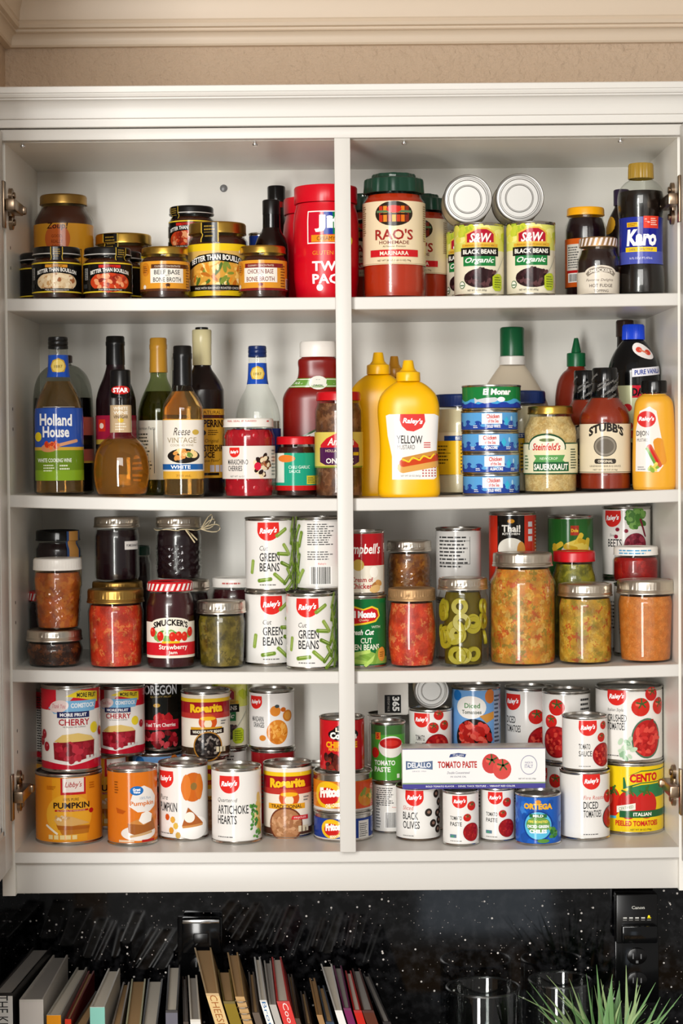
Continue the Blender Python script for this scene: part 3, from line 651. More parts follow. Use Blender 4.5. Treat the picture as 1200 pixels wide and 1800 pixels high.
def hot_fudge(P):
    L = Lab(); w = PI*P.R/P.H*0.999; L.rect(-w, w, 0.03, 0.40, 'dcd2c2'); L.ell(0.05, 0.36, 0.30, 0.15, 'dcd2c2', 28); L.poly([(-0.22, 0.37), (-0.14, 0.45), (0.05, 0.485), (0.24, 0.45), (0.32, 0.37), (0.28, 0.32), (0.2, 0.37), (0.05, 0.40), (-0.1, 0.37), (-0.18, 0.32)], '8a8074'); L.text("SMUCKER'S", 0.05, 0.395, 0.06, 'ece4d6', w=0.42, bold=0.02, bend=0.035)
    L.text('Favorite Delights', 0.03, 0.255, 0.055, '5a4a40', w=0.48, shear=0.3); L.text('HOT FUDGE', 0.05, 0.165, 0.055, '3a2a24', w=0.4); L.text('TOPPING', 0.05, 0.075, 0.045, '3a2a24', w=0.25); return L
def karo(P):
    L = Lab(); w = PI*P.R/P.H*0.999; L.rect(-w, w, 0.235, 0.585, '24308f'); L.rect(-w, w, 0.235, 0.33, '4a54ac'); L.rect(-0.125, 0.135, 0.34, 0.54, '141c8a'); L.text('Karo', 0.005, 0.43, 0.125, 'fafafa', w=0.26, bold=0.05, shear=0.12)
    L.rect(-0.135, 0.14, 0.325, 0.36, 'f0cc1c'); L.text('DARK CORN SYRUP', 0, 0.342, 0.02, '2a2a6a', w=0.2); L.text('16 FL OZ (1 PT) 473mL', 0, 0.275, 0.02, 'e8e8f0', w=0.19)
    L.rect(0.02, 0.155, 0.50, 0.59, 'e0402c'); L.text('0g', 0.05, 0.555, 0.03, 'fff', w=0.045); L.lines(0.08, 0.14, 0.52, 0.58, 4, 'f8d8c8', 2); L.rect(-0.12, -0.02, 0.51, 0.545, 'e8b41c'); L.lines(-0.11, -0.03, 0.515, 0.54, 2, '6a3a10', 3); return L
def oyster(P):
    L = Lab(); w = PI*P.R/P.H*0.999; L.rect(-w, w, 0.14, 0.66, 'c8581c'); L.rect(-0.24, -0.03, 0.32, 0.6, 'cfcac0'); L.lines(-0.22, -0.05, 0.34, 0.58, 9, '4a4a4a', 4); L.barcode(-0.20, -0.08, 0.2, 0.28); L.rect(-0.24, -0.03, 0.29, 0.32, 'b01c1c'); return L
# shelf two
def holland(P, c=1):
    L = Lab(); r = P.R/P.H; w = r*1.25; L.rect(-w, w*0.85, 0.095, 0.55, '2a50a8'); L.rect(-w, w*0.85, 0.095, 0.30, '6a8a1c'); L.rect(-w, w*0.85, 0.095, 0.16, '84a824'); L.rect(-w, w*0.85, 0.285, 0.305, 'd0a83c')
    L.text('Holland', -0.02, 0.475, 0.075, 'f4f4f4', w=0.20, bold=0.03, slant=-0.005); L.text('House', -0.02, 0.40, 0.07, 'f4f4f4', w=0.165, bold=0.03)
    L.rod(0.03, 0.325, 0.16, 0.02, 14, 'd89c74'); L.ell(-0.055, 0.305, 0.06, 0.03, 'd08a5c', 18, 0.2); L.blobs(-0.045, 0.32, 0.045, 0.02, 12, 0.014, ['d84a24', 'e87838', 'c83a1c'], 3); L.ell(-0.13, 0.37, 0.02, 0.03, 'e8d020', 12)
    L.text('WHITE COOKING WINE', -0.03, 0.222, 0.025, 'f0f4e4', w=0.21, bold=0.02); L.lines(-0.1, -0.03, 0.15, 0.2, 3, 'e4ecc8', 3); L.lines(0.0, 0.07, 0.16, 0.2, 2, 'e4ecc8', 5); L.rect(-0.1, 0.1, 0.555, 0.557, 'ccc'); return L
def holland_neck(P):
    L = Lab(); L.rect(-0.3, 0.3, 0.745, 0.885, '1f4fb4'); L.ell(0.0, 0.815, 0.125, 0.05, 'c8a02c', 8); L.ell(0.0, 0.815, 0.10, 0.04, 'e8cc6c', 18); L.text('1887', 0, 0.812, 0.018, '5a4410', w=0.12); return L
def star_neck(P):
    L = Lab(); L.rect(-0.55, 0.55, 0.505, 0.72, 'cbb08a'); L.rect(-0.55, 0.55, 0.79, 0.86, '141211'); L.ell(0.0, 0.838, 0.24, 0.033, 'c8201c', 20); L.text('STAR', 0, 0.838, 0.038, 'fff', w=0.36, bold=0.04)
    for i, t in enumerate(('WHITE', 'WINE', 'VINEGAR')): L.text(t, 0, 0.695-0.034*i, 0.025, 'fbf6ea' if i < 2 else '4a3a20', w=0.32, bold=0.01)
    L.ell(0, 0.60, 0.06, 0.018, 'd8b43c', 10); L.lines(-0.12, 0.12, 0.52, 0.585, 3, 'efe4cc', 3); return L
def pomegranate(P):
    L = Lab(); w = PI*P.R/P.H; L.rect(-w, w, 0.32, 0.50, '9c1c3c'); L.rect(-w, w, 0.32, 0.35, 'b89a3c'); L.rect(-0.13, -0.07, 0.40, 0.475, 'd03020'); L.ell(-0.1, 0.435, 0.018, 0.018, 'f0d8c8', 12); L.rect(-w, w, 0.05, 0.32, '181012'); L.text('NE', -0.09, 0.28, 0.05, 'e8e4e0', w=0.08); L.lines(0.05, 0.2, 0.1, 0.3, 8, 'b0a8a4', 4); return L
def oil_label(P):
    L = Lab(); L.rect(-0.16, 0.08, 0.10, 0.475, 'd9d5c6'); L.lines(-0.14, -0.01, 0.14, 0.40, 12, '4a4a40', 4); L.text('Nutrition Facts', -0.06, 0.425, 0.02, '2a2a2a', w=0.14); L.rect(0.0, 0.004, 0.14, 0.42, '444'); return L
def vintage(P):
    L = Lab(); w = P.R/P.H*1.3; L.rect(-w, w, 0.125, 0.515, 'dca83c'); L.rect(-w*0.88, w*0.80, 0.175, 0.51, 'e6dfd2')
    L.text('Reese', -0.01, 0.435, 0.05, '3a2a24', w=0.11, shear=0.35); L.ell(0.08, 0.43, 0.022, 0.018, 'c8a848', 12); L.text('VINTAGE', -0.01, 0.378, 0.035, '9a8a6a', w=0.19); L.text('COOKING WINE', -0.01, 0.345, 0.014, '9a8a6a', w=0.15)
    L.ell(0, 0.275, 0.105, 0.048, '221c18', 22); L.blobs(0, 0.285, 0.075, 0.03, 22, 0.022, ['e8b868', 'd8944a', 'f0d090', '6a8a3c'], 4); L.rect(-w*0.88, w*0.72, 0.185, 0.222, '1c5a9c'); L.text('WHITE', -0.02, 0.203, 0.024, 'fff', w=0.13, bold=0.02); L.text('750 mL', 0, 0.145, 0.015, 'a0742c', w=0.1); return L
def perrins(P):
    L = Lab(); w = PI*P.R/P.H; L.rect(-w, w, 0.11, 0.515, 'd29a2c'); L.rect(-w, w, 0.46, 0.48, '4a1c14'); L.text('NATURAL', 0.05, 0.495, 0.02, '4a2410', w=0.14)
    L.text('LEA & PERRINS', 0.02, 0.43, 0.045, '2a1410', w=0.26, bold=0.04); L.ell(-0.01, 0.375, 0.03, 0.02, '2a1c14', 10); L.lines(0.03, 0.10, 0.36, 0.395, 3, '4a2c14', 3); L.text('The Original', 0.03, 0.325, 0.028, '4a2c14', w=0.14, shear=0.2); L.text('WORCESTERSHIRE', 0.02, 0.285, 0.04, '2a1410', w=0.26, bold=0.03); L.text('SAUCE', 0.01, 0.245, 0.035, '2a1410', w=0.12, bold=0.03); L.text('"Unique Flavor"', 0.04, 0.21, 0.022, '4a2c14', w=0.14, shear=0.2)
    for i in range(3): L.rect(0.04+i*0.035, 0.068+i*0.035, 0.145, 0.185, 'c8c0c8')
    L.rect(-0.05, 0.1, 0.125, 0.14, '1a1412'); return L
def script_neck(P):
    L = Lab(); rd = random.Random(2)
    for i in range(14): L.text('Lea', rd.uniform(-0.3, 0.3), 0.80+0.17*i/14, 0.018, '3a3020', w=0.12, shear=0.4, slant=0.02)
    return L
def cherries_label(P):
    L = Lab(); w = PI*P.R/P.H*0.999; L.rect(-w, w, 0.245, 0.655, 'e2dad2'); shield(L, -0.19, 0.575, 0.145); L.text('MARASCHINO', -0.15, 0.455, 0.065, INK, w=0.28, bold=0.01); L.text('CHERRIES', -0.185, 0.375, 0.065, INK, w=0.205, bold=0.01); L.text('NET WT 16 OZ', -0.15, 0.275, 0.022, '5a5a5a', w=0.2)
    L.blobs(0.18, 0.41, 0.11, 0.13, 40, 0.035, ['4a2a1c', '7a4a2c', 'e8d4b0', '2a1814', 'a8643c'], 5); L.ell(0.11, 0.40, 0.045, 0.05, 'd0203c', 16); L.lines(0.33, 0.45, 0.28, 0.62, 8, '777', 4); return L
def chili_garlic(P):
    L = Lab(); w = PI*P.R/P.H*0.999; L.rect(-w, w, 0.12, 0.73, 'c41c1c'); L.rect(-w, w, 0.20, 0.73, '1f9c7c'); L.rect(-w, -0.2, 0.25, 0.73, 'd8dcd0'); L.ell(-0.17, 0.64, 0.16, 0.06, 'e07a2c', 16); L.text('CHILI GARLIC', 0.06, 0.50, 0.05, 'e8f4ec', w=0.36); L.text('SAUCE', -0.02, 0.43, 0.045, 'e8f4ec', w=0.18); L.rect(0.18, 0.38, 0.22, 0.36, 'd8c83c'); L.lines(0.2, 0.36, 0.24, 0.34, 4, '4a6a3c', 2); return L
def heinz(P):
    L = Lab(); L.poly([(-0.20, 0.10), (-0.22, 0.27), (-0.17, 0.30), (-0.13, 0.38), (0.0, 0.44), (0.2, 0.44), (0.33, 0.38), (0.37, 0.28), (0.35, 0.10)], '3c5a2c'); L.poly([(-0.185, 0.11), (-0.205, 0.262), (-0.155, 0.292), (-0.118, 0.37), (0.0, 0.427), (0.2, 0.427), (0.32, 0.37), (0.355, 0.275), (0.335, 0.11)], 'e9e4da')
    L.text('HEINZ', 0.08, 0.352, 0.07, '1c1a18', w=0.30, bold=0.03, bend=0.02); L.text('TOMATO', 0.06, 0.235, 0.06, '1c1a18', w=0.25, bold=0.02); L.text('KETCHUP', 0.06, 0.165, 0.05, '1c1a18', w=0.25, bold=0.02); return L
def heinz_neck(P):
    L = Lab(); L.rect(-0.6, 0.6, 0.70, 0.76, '6a9a3c'); L.rect(-0.6, 0.6, 0.705, 0.71, 'e8ecd8'); L.rect(-0.6, 0.6, 0.75, 0.755, 'e8ecd8'); L.ell(0.0, 0.73, 0.06, 0.045, 'e8e8dc', 18); L.text('2', 0.0, 0.742, 0.035, '1c3a1c', w=0.03, bold=0.05); L.text('PACK', 0.0, 0.712, 0.014, '1c3a1c', w=0.06); L.text('Squeeze', -0.16, 0.73, 0.03, 'f0f4e4', w=0.12, shear=0.2); L.text('Organic', 0.15, 0.73, 0.03, 'f0f4e4', w=0.12, shear=0.2); return L
def nellies(P):
    L = Lab(); w = PI*P.R/P.H*0.999; L.rect(-w, w, 0.285, 0.62, 'd8c45c'); L.rect(-w, w, 0.285, 0.30, '7a8a2c'); L.poly([(-0.19, 0.5), (-0.12, 0.56), (0.0, 0.62), (0.13, 0.56), (0.21, 0.50), (0.21, 0.44), (-0.19, 0.44)], 'c81c28'); L.text('Annetta', 0.02, 0.53, 0.07, 'f4ece0', w=0.26, shear=0.3, bold=0.02); L.poly([(-0.2, 0.34), (-0.2, 0.475), (0.22, 0.475), (0.22, 0.34), (0.15, 0.31), (-0.13, 0.31)], '4c1c4a'); L.text('HOLLAND STYLE', 0, 0.445, 0.025, 'e8d8b0', w=0.26); L.text('RED', 0.03, 0.405, 0.04, 'f4ece0', w=0.10); L.text('ONIONS', 0.01, 0.35, 0.05, 'f4ece0', w=0.27, bold=0.02); L.rect(0.14, 0.21, 0.40, 0.43, 'e8c020'); return L
def yellow_mustard(P):
    L = Lab(); L.poly([(-0.13, 0.13), (-0.13, 0.30), (-0.155, 0.45), (-0.165, 0.595), (-0.145, 0.605), (0.125, 0.605), (0.15, 0.59), (0.145, 0.48), (0.135, 0.3), (0.135, 0.145), (0.12, 0.13)], 'efebe6')
    L.poly([(-0.08, 0.605), (0.065, 0.605), (0.07, 0.55), (0.05, 0.505), (0.0, 0.478), (-0.04, 0.485), (-0.07, 0.52), (-0.083, 0.56)], 'd9403c'); L.text("Raley's", -0.005, 0.55, 0.05, 'fff', w=0.12, bold=0.035, shear=0.25, slant=-0.01)
    L.text('YELLOW', -0.025, 0.42, 0.06, INK, w=0.155, bold=0.015, slant=-0.004); L.text('MUSTARD', -0.045, 0.365, 0.032, '4a4a4a', w=0.105); 
    for i in range(5):
        for j in range(6): L.k -= 1; L.rect(0.05+i*0.018, 0.059+i*0.018, 0.15+j*0.02, 0.16+j*0.02, 'b84a4a')
    for j in range(3): L.rect(0.06, 0.10, 0.36+j*0.016, 0.368+j*0.016, 'c85a54')
    L.rod(0.03, 0.235, 0.21, 0.075, 12, 'd8a050'); L.rod(0.035, 0.27, 0.21, 0.055, 12, 'c8441c'); L.rod(0.035, 0.30, 0.2, 0.03, 14, 'c88c40')
    for i in range(6): L.rod(-0.05+i*0.032, 0.268+i*0.006, 0.04, 0.01, 55 if i % 2 else -30, 'f4cc2c')
    L.text('NET WT 20 OZ (567g)', -0.02, 0.155, 0.016, '6a6a6a', w=0.12)
    L.f = [([(u*1.22+0.036, v) for u, v in p_], c_, k_) for p_, c_, k_ in L.f]; return L
def mayo(P):
    L = Lab(); w = PI*P.R/P.H*0.999; L.rect(-w, w, 0.20, 0.62, 'e8b820'); L.rect(-w, w, 0.535, 0.62, 'd8cba8'); L.rect(-0.17, 0.3, 0.535, 0.585, '123a7c'); L.text('BEST FOODS', 0.1, 0.56, 0.03, 'f0f0e8', w=0.3); L.lines(-0.28, -0.12, 0.30, 0.50, 6, '5a4a14', 3); L.rect(-0.3, -0.1, 0.41, 0.415, '5a4a14'); L.lines(0.0, 0.3, 0.22, 0.50, 8, '5a4a14', 5); L.text('REAL MAYONNAISE', 0.2, 0.22, 0.04, '123a7c', w=0.4, shear=0.2); return L
def tuna(P, du=0.0, v=0):
    L = base(P, '5aa0d8', 0.1, 0.9); w = L.w; L.rect(-w, w, 0.1, 0.38, '24459c'); rd = random.Random(3)
    for i in range(30):
        x = -w + 2*w*i/30; L.k -= 1 if i % 3 else 0; L.ell(x, 0.38, w/22, 0.09+0.04*(i % 3), '24459c' if i % 2 else '5aa0d8', 12)
    L.rect(-0.42+du, 0.55+du, 0.36, 0.86, 'e8eef4'); L.rect(-w*0.58, -w*0.44, 0.14, 0.88, 'e8c8c4')
    L.text('Chicken', 0.1+du, 0.72, 0.2, 'd0402c', w=0.62, bold=0.03, slant=0.02); L.text('of the Sea', 0.12+du, 0.50, 0.16, 'd0402c', w=0.5, bold=0.02)
    L.rect(-0.42+du, -0.30+du, 0.36, 0.86, 'd8e4f0')
    L.text('SOLID WHITE' if v else 'ALBACORE', 0.15+du, 0.25, 0.15, 'f4f6fa', w=0.62, bold=0.04); L.ell(0.78+du, 0.5, 0.14, 0.22, '3cb4d8', 4); L.ell(1.08+du, 0.62, 0.06, 0.12, 'a8d4ec', 12); L.lines(0.9+du, 1.2+du, 0.16, 0.32, 2, 'e8eef4', 4); L.lines(-0.85+du, -0.6+du, 0.16, 0.32, 2, 'e8eef4', 6); return L
def monar(P):
    L = base(P, '1c7a3c', 0.1, 0.92); w = L.w; L.rect(-w, w, 0.1, 0.26, '1c3a9c'); L.poly([(-w, 0.24)] + [(-w+2*w*i/40, 0.40+0.06*math.sin(i*1.3)) for i in range(41)] + [(w, 0.24)], '4aa4d8'); L.poly([(-w, 0.2)]+[(-w+2*w*i/40, 0.28+0.05*math.sin(i*1.7+1)) for i in range(41)]+[(w, 0.2)], '1c3a9c')
    L.text('El Monar', 0.2, 0.72, 0.25, 'f4f4f0', w=1.15, bold=0.05, shear=0.1); L.poly([(-0.75, 0.5), (-0.62, 0.42), (-0.3, 0.48), (0.1, 0.50), (0.3, 0.42), (0.1, 0.32), (-0.3, 0.26), (-0.58, 0.34), (-0.72, 0.26)], 'c8ccd0'); L.ell(0.35, 0.42, 0.16, 0.1, 'e8ecf0', 14); return L
def kraut_label(P):
    L = Lab(); w = PI*P.R/P.H*0.999; L.rect(-w, w, 0.22, 0.58, '1f4a2c'); L.rect(-w, w, 0.235, 0.565, 'e4dcb4'); L.ell(-0.05, 0.53, 0.235, 0.155, '1f4a2c', 28); L.ell(-0.05, 0.525, 0.22, 0.14, 'e8e4cc', 28); L.rect(-0.32, 0.25, 0.24, 0.5, 'e4dcb4')
    L.ell(-0.04, 0.61, 0.09, 0.02, '6a7a4c', 12); L.text("Steinfeld's", -0.05, 0.535, 0.085, 'c81c24', w=0.33, bold=0.02, shear=0.25); L.poly([(-0.2, 0.44), (0.17, 0.44), (0.14, 0.38), (0.17, 0.36), (-0.2, 0.36), (-0.17, 0.4)], '5a9a54'); L.text('NEW CROP', -0.02, 0.40, 0.03, 'e8f0d8', w=0.2); L.rect(-0.205, 0.22, 0.255, 0.36, '1f5a34'); L.text('SAUERKRAUT', 0.005, 0.305, 0.07, 'f2f0e4', w=0.40, bold=0.03); L.lines(0.25, 0.37, 0.28, 0.52, 8, '3a4a34', 4); L.lines(-0.36, -0.28, 0.27, 0.45, 5, '5a7a54', 4); return L
def stubbs(P):
    L = Lab(); w = PI*P.R/P.H; L.rect(-w, w, 0.15, 0.545, 'ddd0b4'); L.rect(-w, w, 0.155, 0.16, '4a4034'); L.text("STUBB'S", 0.01, 0.475, 0.075, '2a2622', w=0.30, bold=0.05, bend=0.045)
    L.ell(0.0, 0.365, 0.095, 0.082, '4a443c', 26); L.ell(0.0, 0.365, 0.088, 0.076, '8a8274', 26); L.ell(0.0, 0.365, 0.07, 0.06, '6a6256', 24)
    L.rod(0.0, 0.245, 0.15, 0.04, 0, '3a342e'); L.text('ORIGINAL', 0, 0.245, 0.022, 'e4d8c0', w=0.12, bold=0.03); L.text('LEGENDARY BAR-B-Q SAUCE', 0, 0.205, 0.016, '4a4034', w=0.26); L.text('NET WT 18 OZ (510g)', 0, 0.175, 0.016, '4a4034', w=0.2); return L
def stubbs_neck(P):
    L = Lab(); rd = random.Random(5)
    for i in range(16): L.text('ORIGINAL', rd.uniform(-0.4, 0.4), 0.76+0.20*((i*0.37) % 1), 0.02, '8a8884', w=0.18, slant=0.06, bold=0.01)
    return L
def dijon(P):
    L = Lab(); L.poly([(-0.19, 0.17), (-0.185, 0.55), (-0.15, 0.72), (-0.06, 0.76), (0.0, 0.72), (0.03, 0.55), (0.06, 0.40), (0.06, 0.22), (0.02, 0.165)], 'e6e0d8'); L.ell(-0.09, 0.645, 0.085, 0.075, 'd02c2c', 22); L.text("Raley's", -0.09, 0.645, 0.05, 'fff', w=0.14, bold=0.035, shear=0.2)
    L.text('DIJON', -0.125, 0.51, 0.06, INK, w=0.11, bold=0.015); L.text('MUSTARD', -0.125, 0.455, 0.03, '4a4a4a', w=0.10); L.rod(0.03, 0.35, 0.19, 0.09, 100, 'd8902c'); L.rod(-0.02, 0.31, 0.20, 0.05, 118, 'c85a34'); L.rod(-0.045, 0.30, 0.18, 0.025, 118, '6a9a3c'); L.rod(-0.03, 0.33, 0.17, 0.02, 118, 'c8241c'); L.blobs(-0.03, 0.21, 0.05, 0.03, 8, 0.025, ['d8c83c', '8aa83c', 'e0d060'], 3); L.lines(-0.17, -0.1, 0.18, 0.22, 2, '8a8a8a', 2)
    L.f = [([(u+0.022, v) for u, v in p_], c_, k_) for p_, c_, k_ in L.f]; return L
def vanilla(P):
    L = Lab(); L.ell(0.07, 0.835, 0.095, 0.045, 'e8e0dc', 22, -0.3); L.ell(0.035, 0.842, 0.028, 0.018, 'd0402c', 10); L.ell(0.11, 0.826, 0.03, 0.018, 'd0402c', 10); L.rod(0.07, 0.832, 0.06, 0.012, -20, 'd87a5c')
    L.poly([(-0.02, 0.675), (0.21, 0.695), (0.21, 0.745), (-0.02, 0.725)], 'eceaf0'); L.text('PURE VANILLA', 0.095, 0.710, 0.03, '24409c', w=0.20, bold=0.03, slant=0.018); L.rect(-0.14, 0.24, 0.28, 0.625, 'd8dcb0'); L.rect(-0.14, -0.115, 0.48, 0.625, 'c82034'); L.rect(-0.02, 0.2, 0.55, 0.625, 'c82034'); L.text('DANNCY', 0.08, 0.585, 0.05, '1c1414', w=0.2, bold=0.05); L.ell(-0.05, 0.38, 0.035, 0.03, 'c8242c', 12); L.ell(-0.05, 0.49, 0.03, 0.025, 'c8242c', 12); L.ell(-0.03, 0.33, 0.03, 0.025, 'c8242c', 12); return L
def green_sleeve(P):
    L = Lab(); L.rect(-0.6, 0.6, 0.80, 0.995, '1c7a44'); L.rect(-0.6, 0.6, 0.80, 0.83, '2a9c5c'); L.text('TWIST', 0.04, 0.955, 0.014, 'e0f0e4', w=0.12); L.text('RANCH', 0.05, 0.88, 0.014, 'e0f0e4', w=0.14); return L
# shelf three
def campbells(P):
    L = base(P, 'a8141c'); L.rect(-L.w, L.w, 0.045, 0.46, 'e4dccb'); L.text("Campbell's", -0.02, 0.70, 0.21, 'f4f0ea', w=0.62, bold=0.02, shear=0.2); L.ell(-0.08, 0.47, 0.09, 0.09, 'c8a84c', 22); L.text('Cream of', -0.02, 0.245, 0.075, 'a8141c', w=0.34, bold=0.02); L.text('Chicken', -0.03, 0.145, 0.085, 'a8141c', w=0.34, bold=0.02); L.ell(0.17, 0.36, 0.075, 0.09, 'f2ece0', 18); L.ell(0.2, 0.16, 0.09, 0.05, 'a8703c', 16, 0.5); L.ell(0.26, 0.19, 0.07, 0.045, 'c8924c', 16, -0.4); L.ell(0.19, 0.10, 0.10, 0.06, 'd8b070', 16, 0.2); return L
def delmonte(P):
    L = base(P, '146a34'); L.poly([(-0.28, 0.78), (-0.1, 0.86), (0.02, 0.82), (0.14, 0.86), (0.24, 0.82), (0.27, 0.72), (0.2, 0.64), (0.05, 0.61), (-0.1, 0.59), (-0.25, 0.66)], 'e8c42c'); L.poly([(-0.26, 0.77), (-0.1, 0.835), (0.02, 0.80), (0.14, 0.835), (0.22, 0.80), (0.245, 0.72), (0.18, 0.66), (0.05, 0.635), (-0.1, 0.615), (-0.23, 0.67)], 'c81c24'); L.text('Del Monte', -0.01, 0.745, 0.10, 'fff', w=0.42, bold=0.06); L.text('Quality', 0.03, 0.665, 0.04, 'f0e0c0', w=0.14, shear=0.3); L.text('WITH', 0.2, 0.57, 0.035, 'e4ecd8', w=0.14); L.text('Fresh Cut', 0.0, 0.50, 0.075, 'f4f8f0', w=0.34, bold=0.03, shear=0.3); L.text('CUT', 0.06, 0.385, 0.075, 'e8ecd8', w=0.16, bold=0.02); L.text('GREEN BEANS', 0.0, 0.295, 0.08, 'e8ecd8', w=0.50, bold=0.02); L.poly([(-L.w, 0.06), (-L.w, 0.1), (-0.2, 0.22), (0.1, 0.24), (0.3, 0.16), (L.w, 0.1), (L.w, 0.06)], '8ab04c')
    for i, (u, v, a) in enumerate([(-0.1, 0.18, 20), (0.05, 0.16, -30), (0.12, 0.11, 40), (-0.05, 0.1, -10), (0.2, 0.17, 70), (0.0, 0.22, 10)]): L.rod(u, v, 0.2, 0.05, a, ['a8c85c', '7aa03c', 'b8d46c'][i % 3])
    L.ell(0.30, 0.19, 0.075, 0.10, 'd8943c', 18); L.lines(0.26, 0.34, 0.15, 0.23, 3, '5a3a10', 4); return L
def thai(P):
    L = base(P, 'c8301c'); L.rect(-0.22, 0.17, 0.045, 0.955, '161210'); L.ell(-0.02, 0.88, 0.05, 0.03, 'd8941c', 12); L.text('Thai!', -0.02, 0.78, 0.10, 'f0ece4', w=0.26, bold=0.03); L.text('KITCHEN', -0.02, 0.705, 0.03, 'f0ece4', w=0.24, bold=0.02); L.ell(-0.02, 0.5, 0.19, 0.15, 'e0dcd0', 24); L.ell(0.12, 0.48, 0.06, 0.12, 'c88c3c', 14)
    for i in range(3): L.rect(0.23, 0.31, 0.80-i*0.10, 0.87-i*0.10, 'd8d8dc')
    L.lines(0.38, 0.46, 0.4, 0.9, 10, 'e8d0c0', 3); return L
def pineapple(P):
    L = base(P, '2c6a2c'); L.rect(0.0, 0.12, 0.72, 0.86, 'b83a24'); L.text('Dole', 0.06, 0.79, 0.05, 'f4d03c', w=0.1, bold=0.04); L.ell(0.1, 0.48, 0.24, 0.14, 'd8d0c0', 20); 
    for i, (u, v, a) in enumerate([(-0.2, 0.56, 30), (-0.24, 0.5, 100), (0.02, 0.6, 20), (0.12, 0.66, 60), (0.2, 0.62, -20), (0.1, 0.56, 10), (0.26, 0.58, 80), (0.0, 0.54, -15), (0.17, 0.52, 30)]): L.rod(u, v, 0.16, 0.075, a, ['e8c83c', 'd8b02c', 'f0d860'][i % 3])
    return L
def beets(P):
    L = base(P, 'e9e4de'); shield(L, -0.19, 0.83, 0.27); L.text('Sliced', -0.18, 0.60, 0.04, '6a6866', w=0.1, shear=0.2); L.text('BEETS', -0.15, 0.49, 0.11, INK, w=0.22, bold=0.012); L.blobs(0.18, 0.84, 0.14, 0.13, 40, 0.06, ['5a8c3c', '3f7030', '7aa854', '4a7c34'], 3); L.rod(0.27, 0.7, 0.26, 0.03, 110, '7a1c34'); L.bowl(0.16, 0.46, 0.17, '7a1c30', 'e4e0dc', ['8a2438', '6a1428', 'a03a4c'], 3, 0.2)
    for u, v in ((-0.1, 0.68), (0.02, 0.66), (-0.12, 0.58), (-0.05, 0.34), (-0.12, 0.26), (-0.06, 0.2), (-0.1, 0.12)): L.ell(u, v, 0.03, 0.028, '8a1c34', 10)
    return L
def strawberry_label(P):
    L = Lab(); w = PI*P.R/P.H*0.999; L.rect(-w*0.42, w*0.42, 0.135, 0.545, 'e8e0d0'); L.ell(0.0, 0.525, 0.24, 0.075, 'e8e0d0', 24); L.rect(-w*0.42, w*0.42, 0.165, 0.31, 'c81c28'); L.text("SMUCKER'S", 0.0, 0.505, 0.075, '201818', w=0.42, bold=0.04, bend=0.04)
    L.blobs(0, 0.40, 0.24, 0.055, 30, 0.045, ['5a8c3c', '7aa854', 'd8e0c0'], 3)
    for u, v in ((-0.12, 0.385), (0.02, 0.38), (0.09, 0.385), (0.16, 0.38), (-0.22, 0.43), (0.24, 0.43)): L.ell(u, v, 0.04, 0.055, 'd0281c', 14); L.ell(u-0.01, v+0.02, 0.012, 0.014, 'e8644c', 8)
    L.rect(-0.1, 0.1, 0.305, 0.33, 'e0b81c'); L.text('Strawberry', 0.03, 0.255, 0.07, 'f6eee4', w=0.33, bold=0.02); L.text('Jam', 0.02, 0.195, 0.05, 'f6eee4', w=0.10, bold=0.02); return L
def gingham(P, base_v=0.87):
    L = Lab(); w = PI; n = 26
    for i in range(n): L.k = 0; L.poly([(-P.R/P.H*w+2*w*P.R/P.H*i/n, base_v+0.01), (-P.R/P.H*w+2*w*P.R/P.H*(i+0.5)/n, base_v+0.01), (-P.R/P.H*w+2*w*P.R/P.H*(i+1.0)/n, 0.98), (-P.R/P.H*w+2*w*P.R/P.H*(i+0.5)/n, 0.98)], 'e8dcd8')
    return L
# shelf four
def libbys(P):
    L = base(P, 'de8a1e'); L.rect(-0.24, 0.26, 0.06, 0.94, 'e29a22'); L.ell(0, 0.42, 0.34, 0.3, 'e6a82c', 24); L.rect(-0.115, 0.245, 0.71, 0.945, 'c01c20'); L.rect(-0.085, 0.215, 0.745, 0.945, 'efe4dc'); L.text("Libby's", 0.065, 0.845, 0.10, 'b01c20', w=0.24, shear=0.3, bold=0.01)
    L.text('100% PURE', 0.03, 0.645, 0.04, '4a2410', w=0.22); L.text('PUMPKIN', 0.04, 0.56, 0.085, '2a140c', w=0.52, bold=0.03); L.rect(-0.2, 0.28, 0.475, 0.50, 'b0141c'); L.text('ALL NATURAL NO PRESERVATIVES', 0.03, 0.487, 0.018, 'f0d8b0', w=0.40); L.ell(0.33, 0.47, 0.04, 0.035, 'b0141c', 14)
    L.poly([(-0.18, 0.30), (0.30, 0.27), (0.28, 0.16), (-0.10, 0.15)], 'b8701c'); L.poly([(-0.22, 0.36), (-0.1, 0.42), (0.05, 0.40), (0.30, 0.30), (0.02, 0.27), (-0.16, 0.28)], 'd8a860'); L.blobs(-0.1, 0.39, 0.1, 0.03, 14, 0.022, ['f0e4d0', 'e8d4b4', 'c89858'], 3); L.poly([(-0.18, 0.285), (0.30, 0.255), (0.29, 0.22), (-0.15, 0.22)], 'a85c14'); L.rod(-0.25, 0.22, 0.2, 0.03, -35, 'f0e4cc')
    for i in range(5): L.rect(-0.30+i*0.085, -0.235+i*0.085, 0.085, 0.145, 'e8d090')
    L.lines(-0.32, -0.18, 0.78, 0.84, 3, 'b05c10', 4); L.lines(0.30, 0.4, 0.78, 0.88, 3, 'b05c10', 6); return L
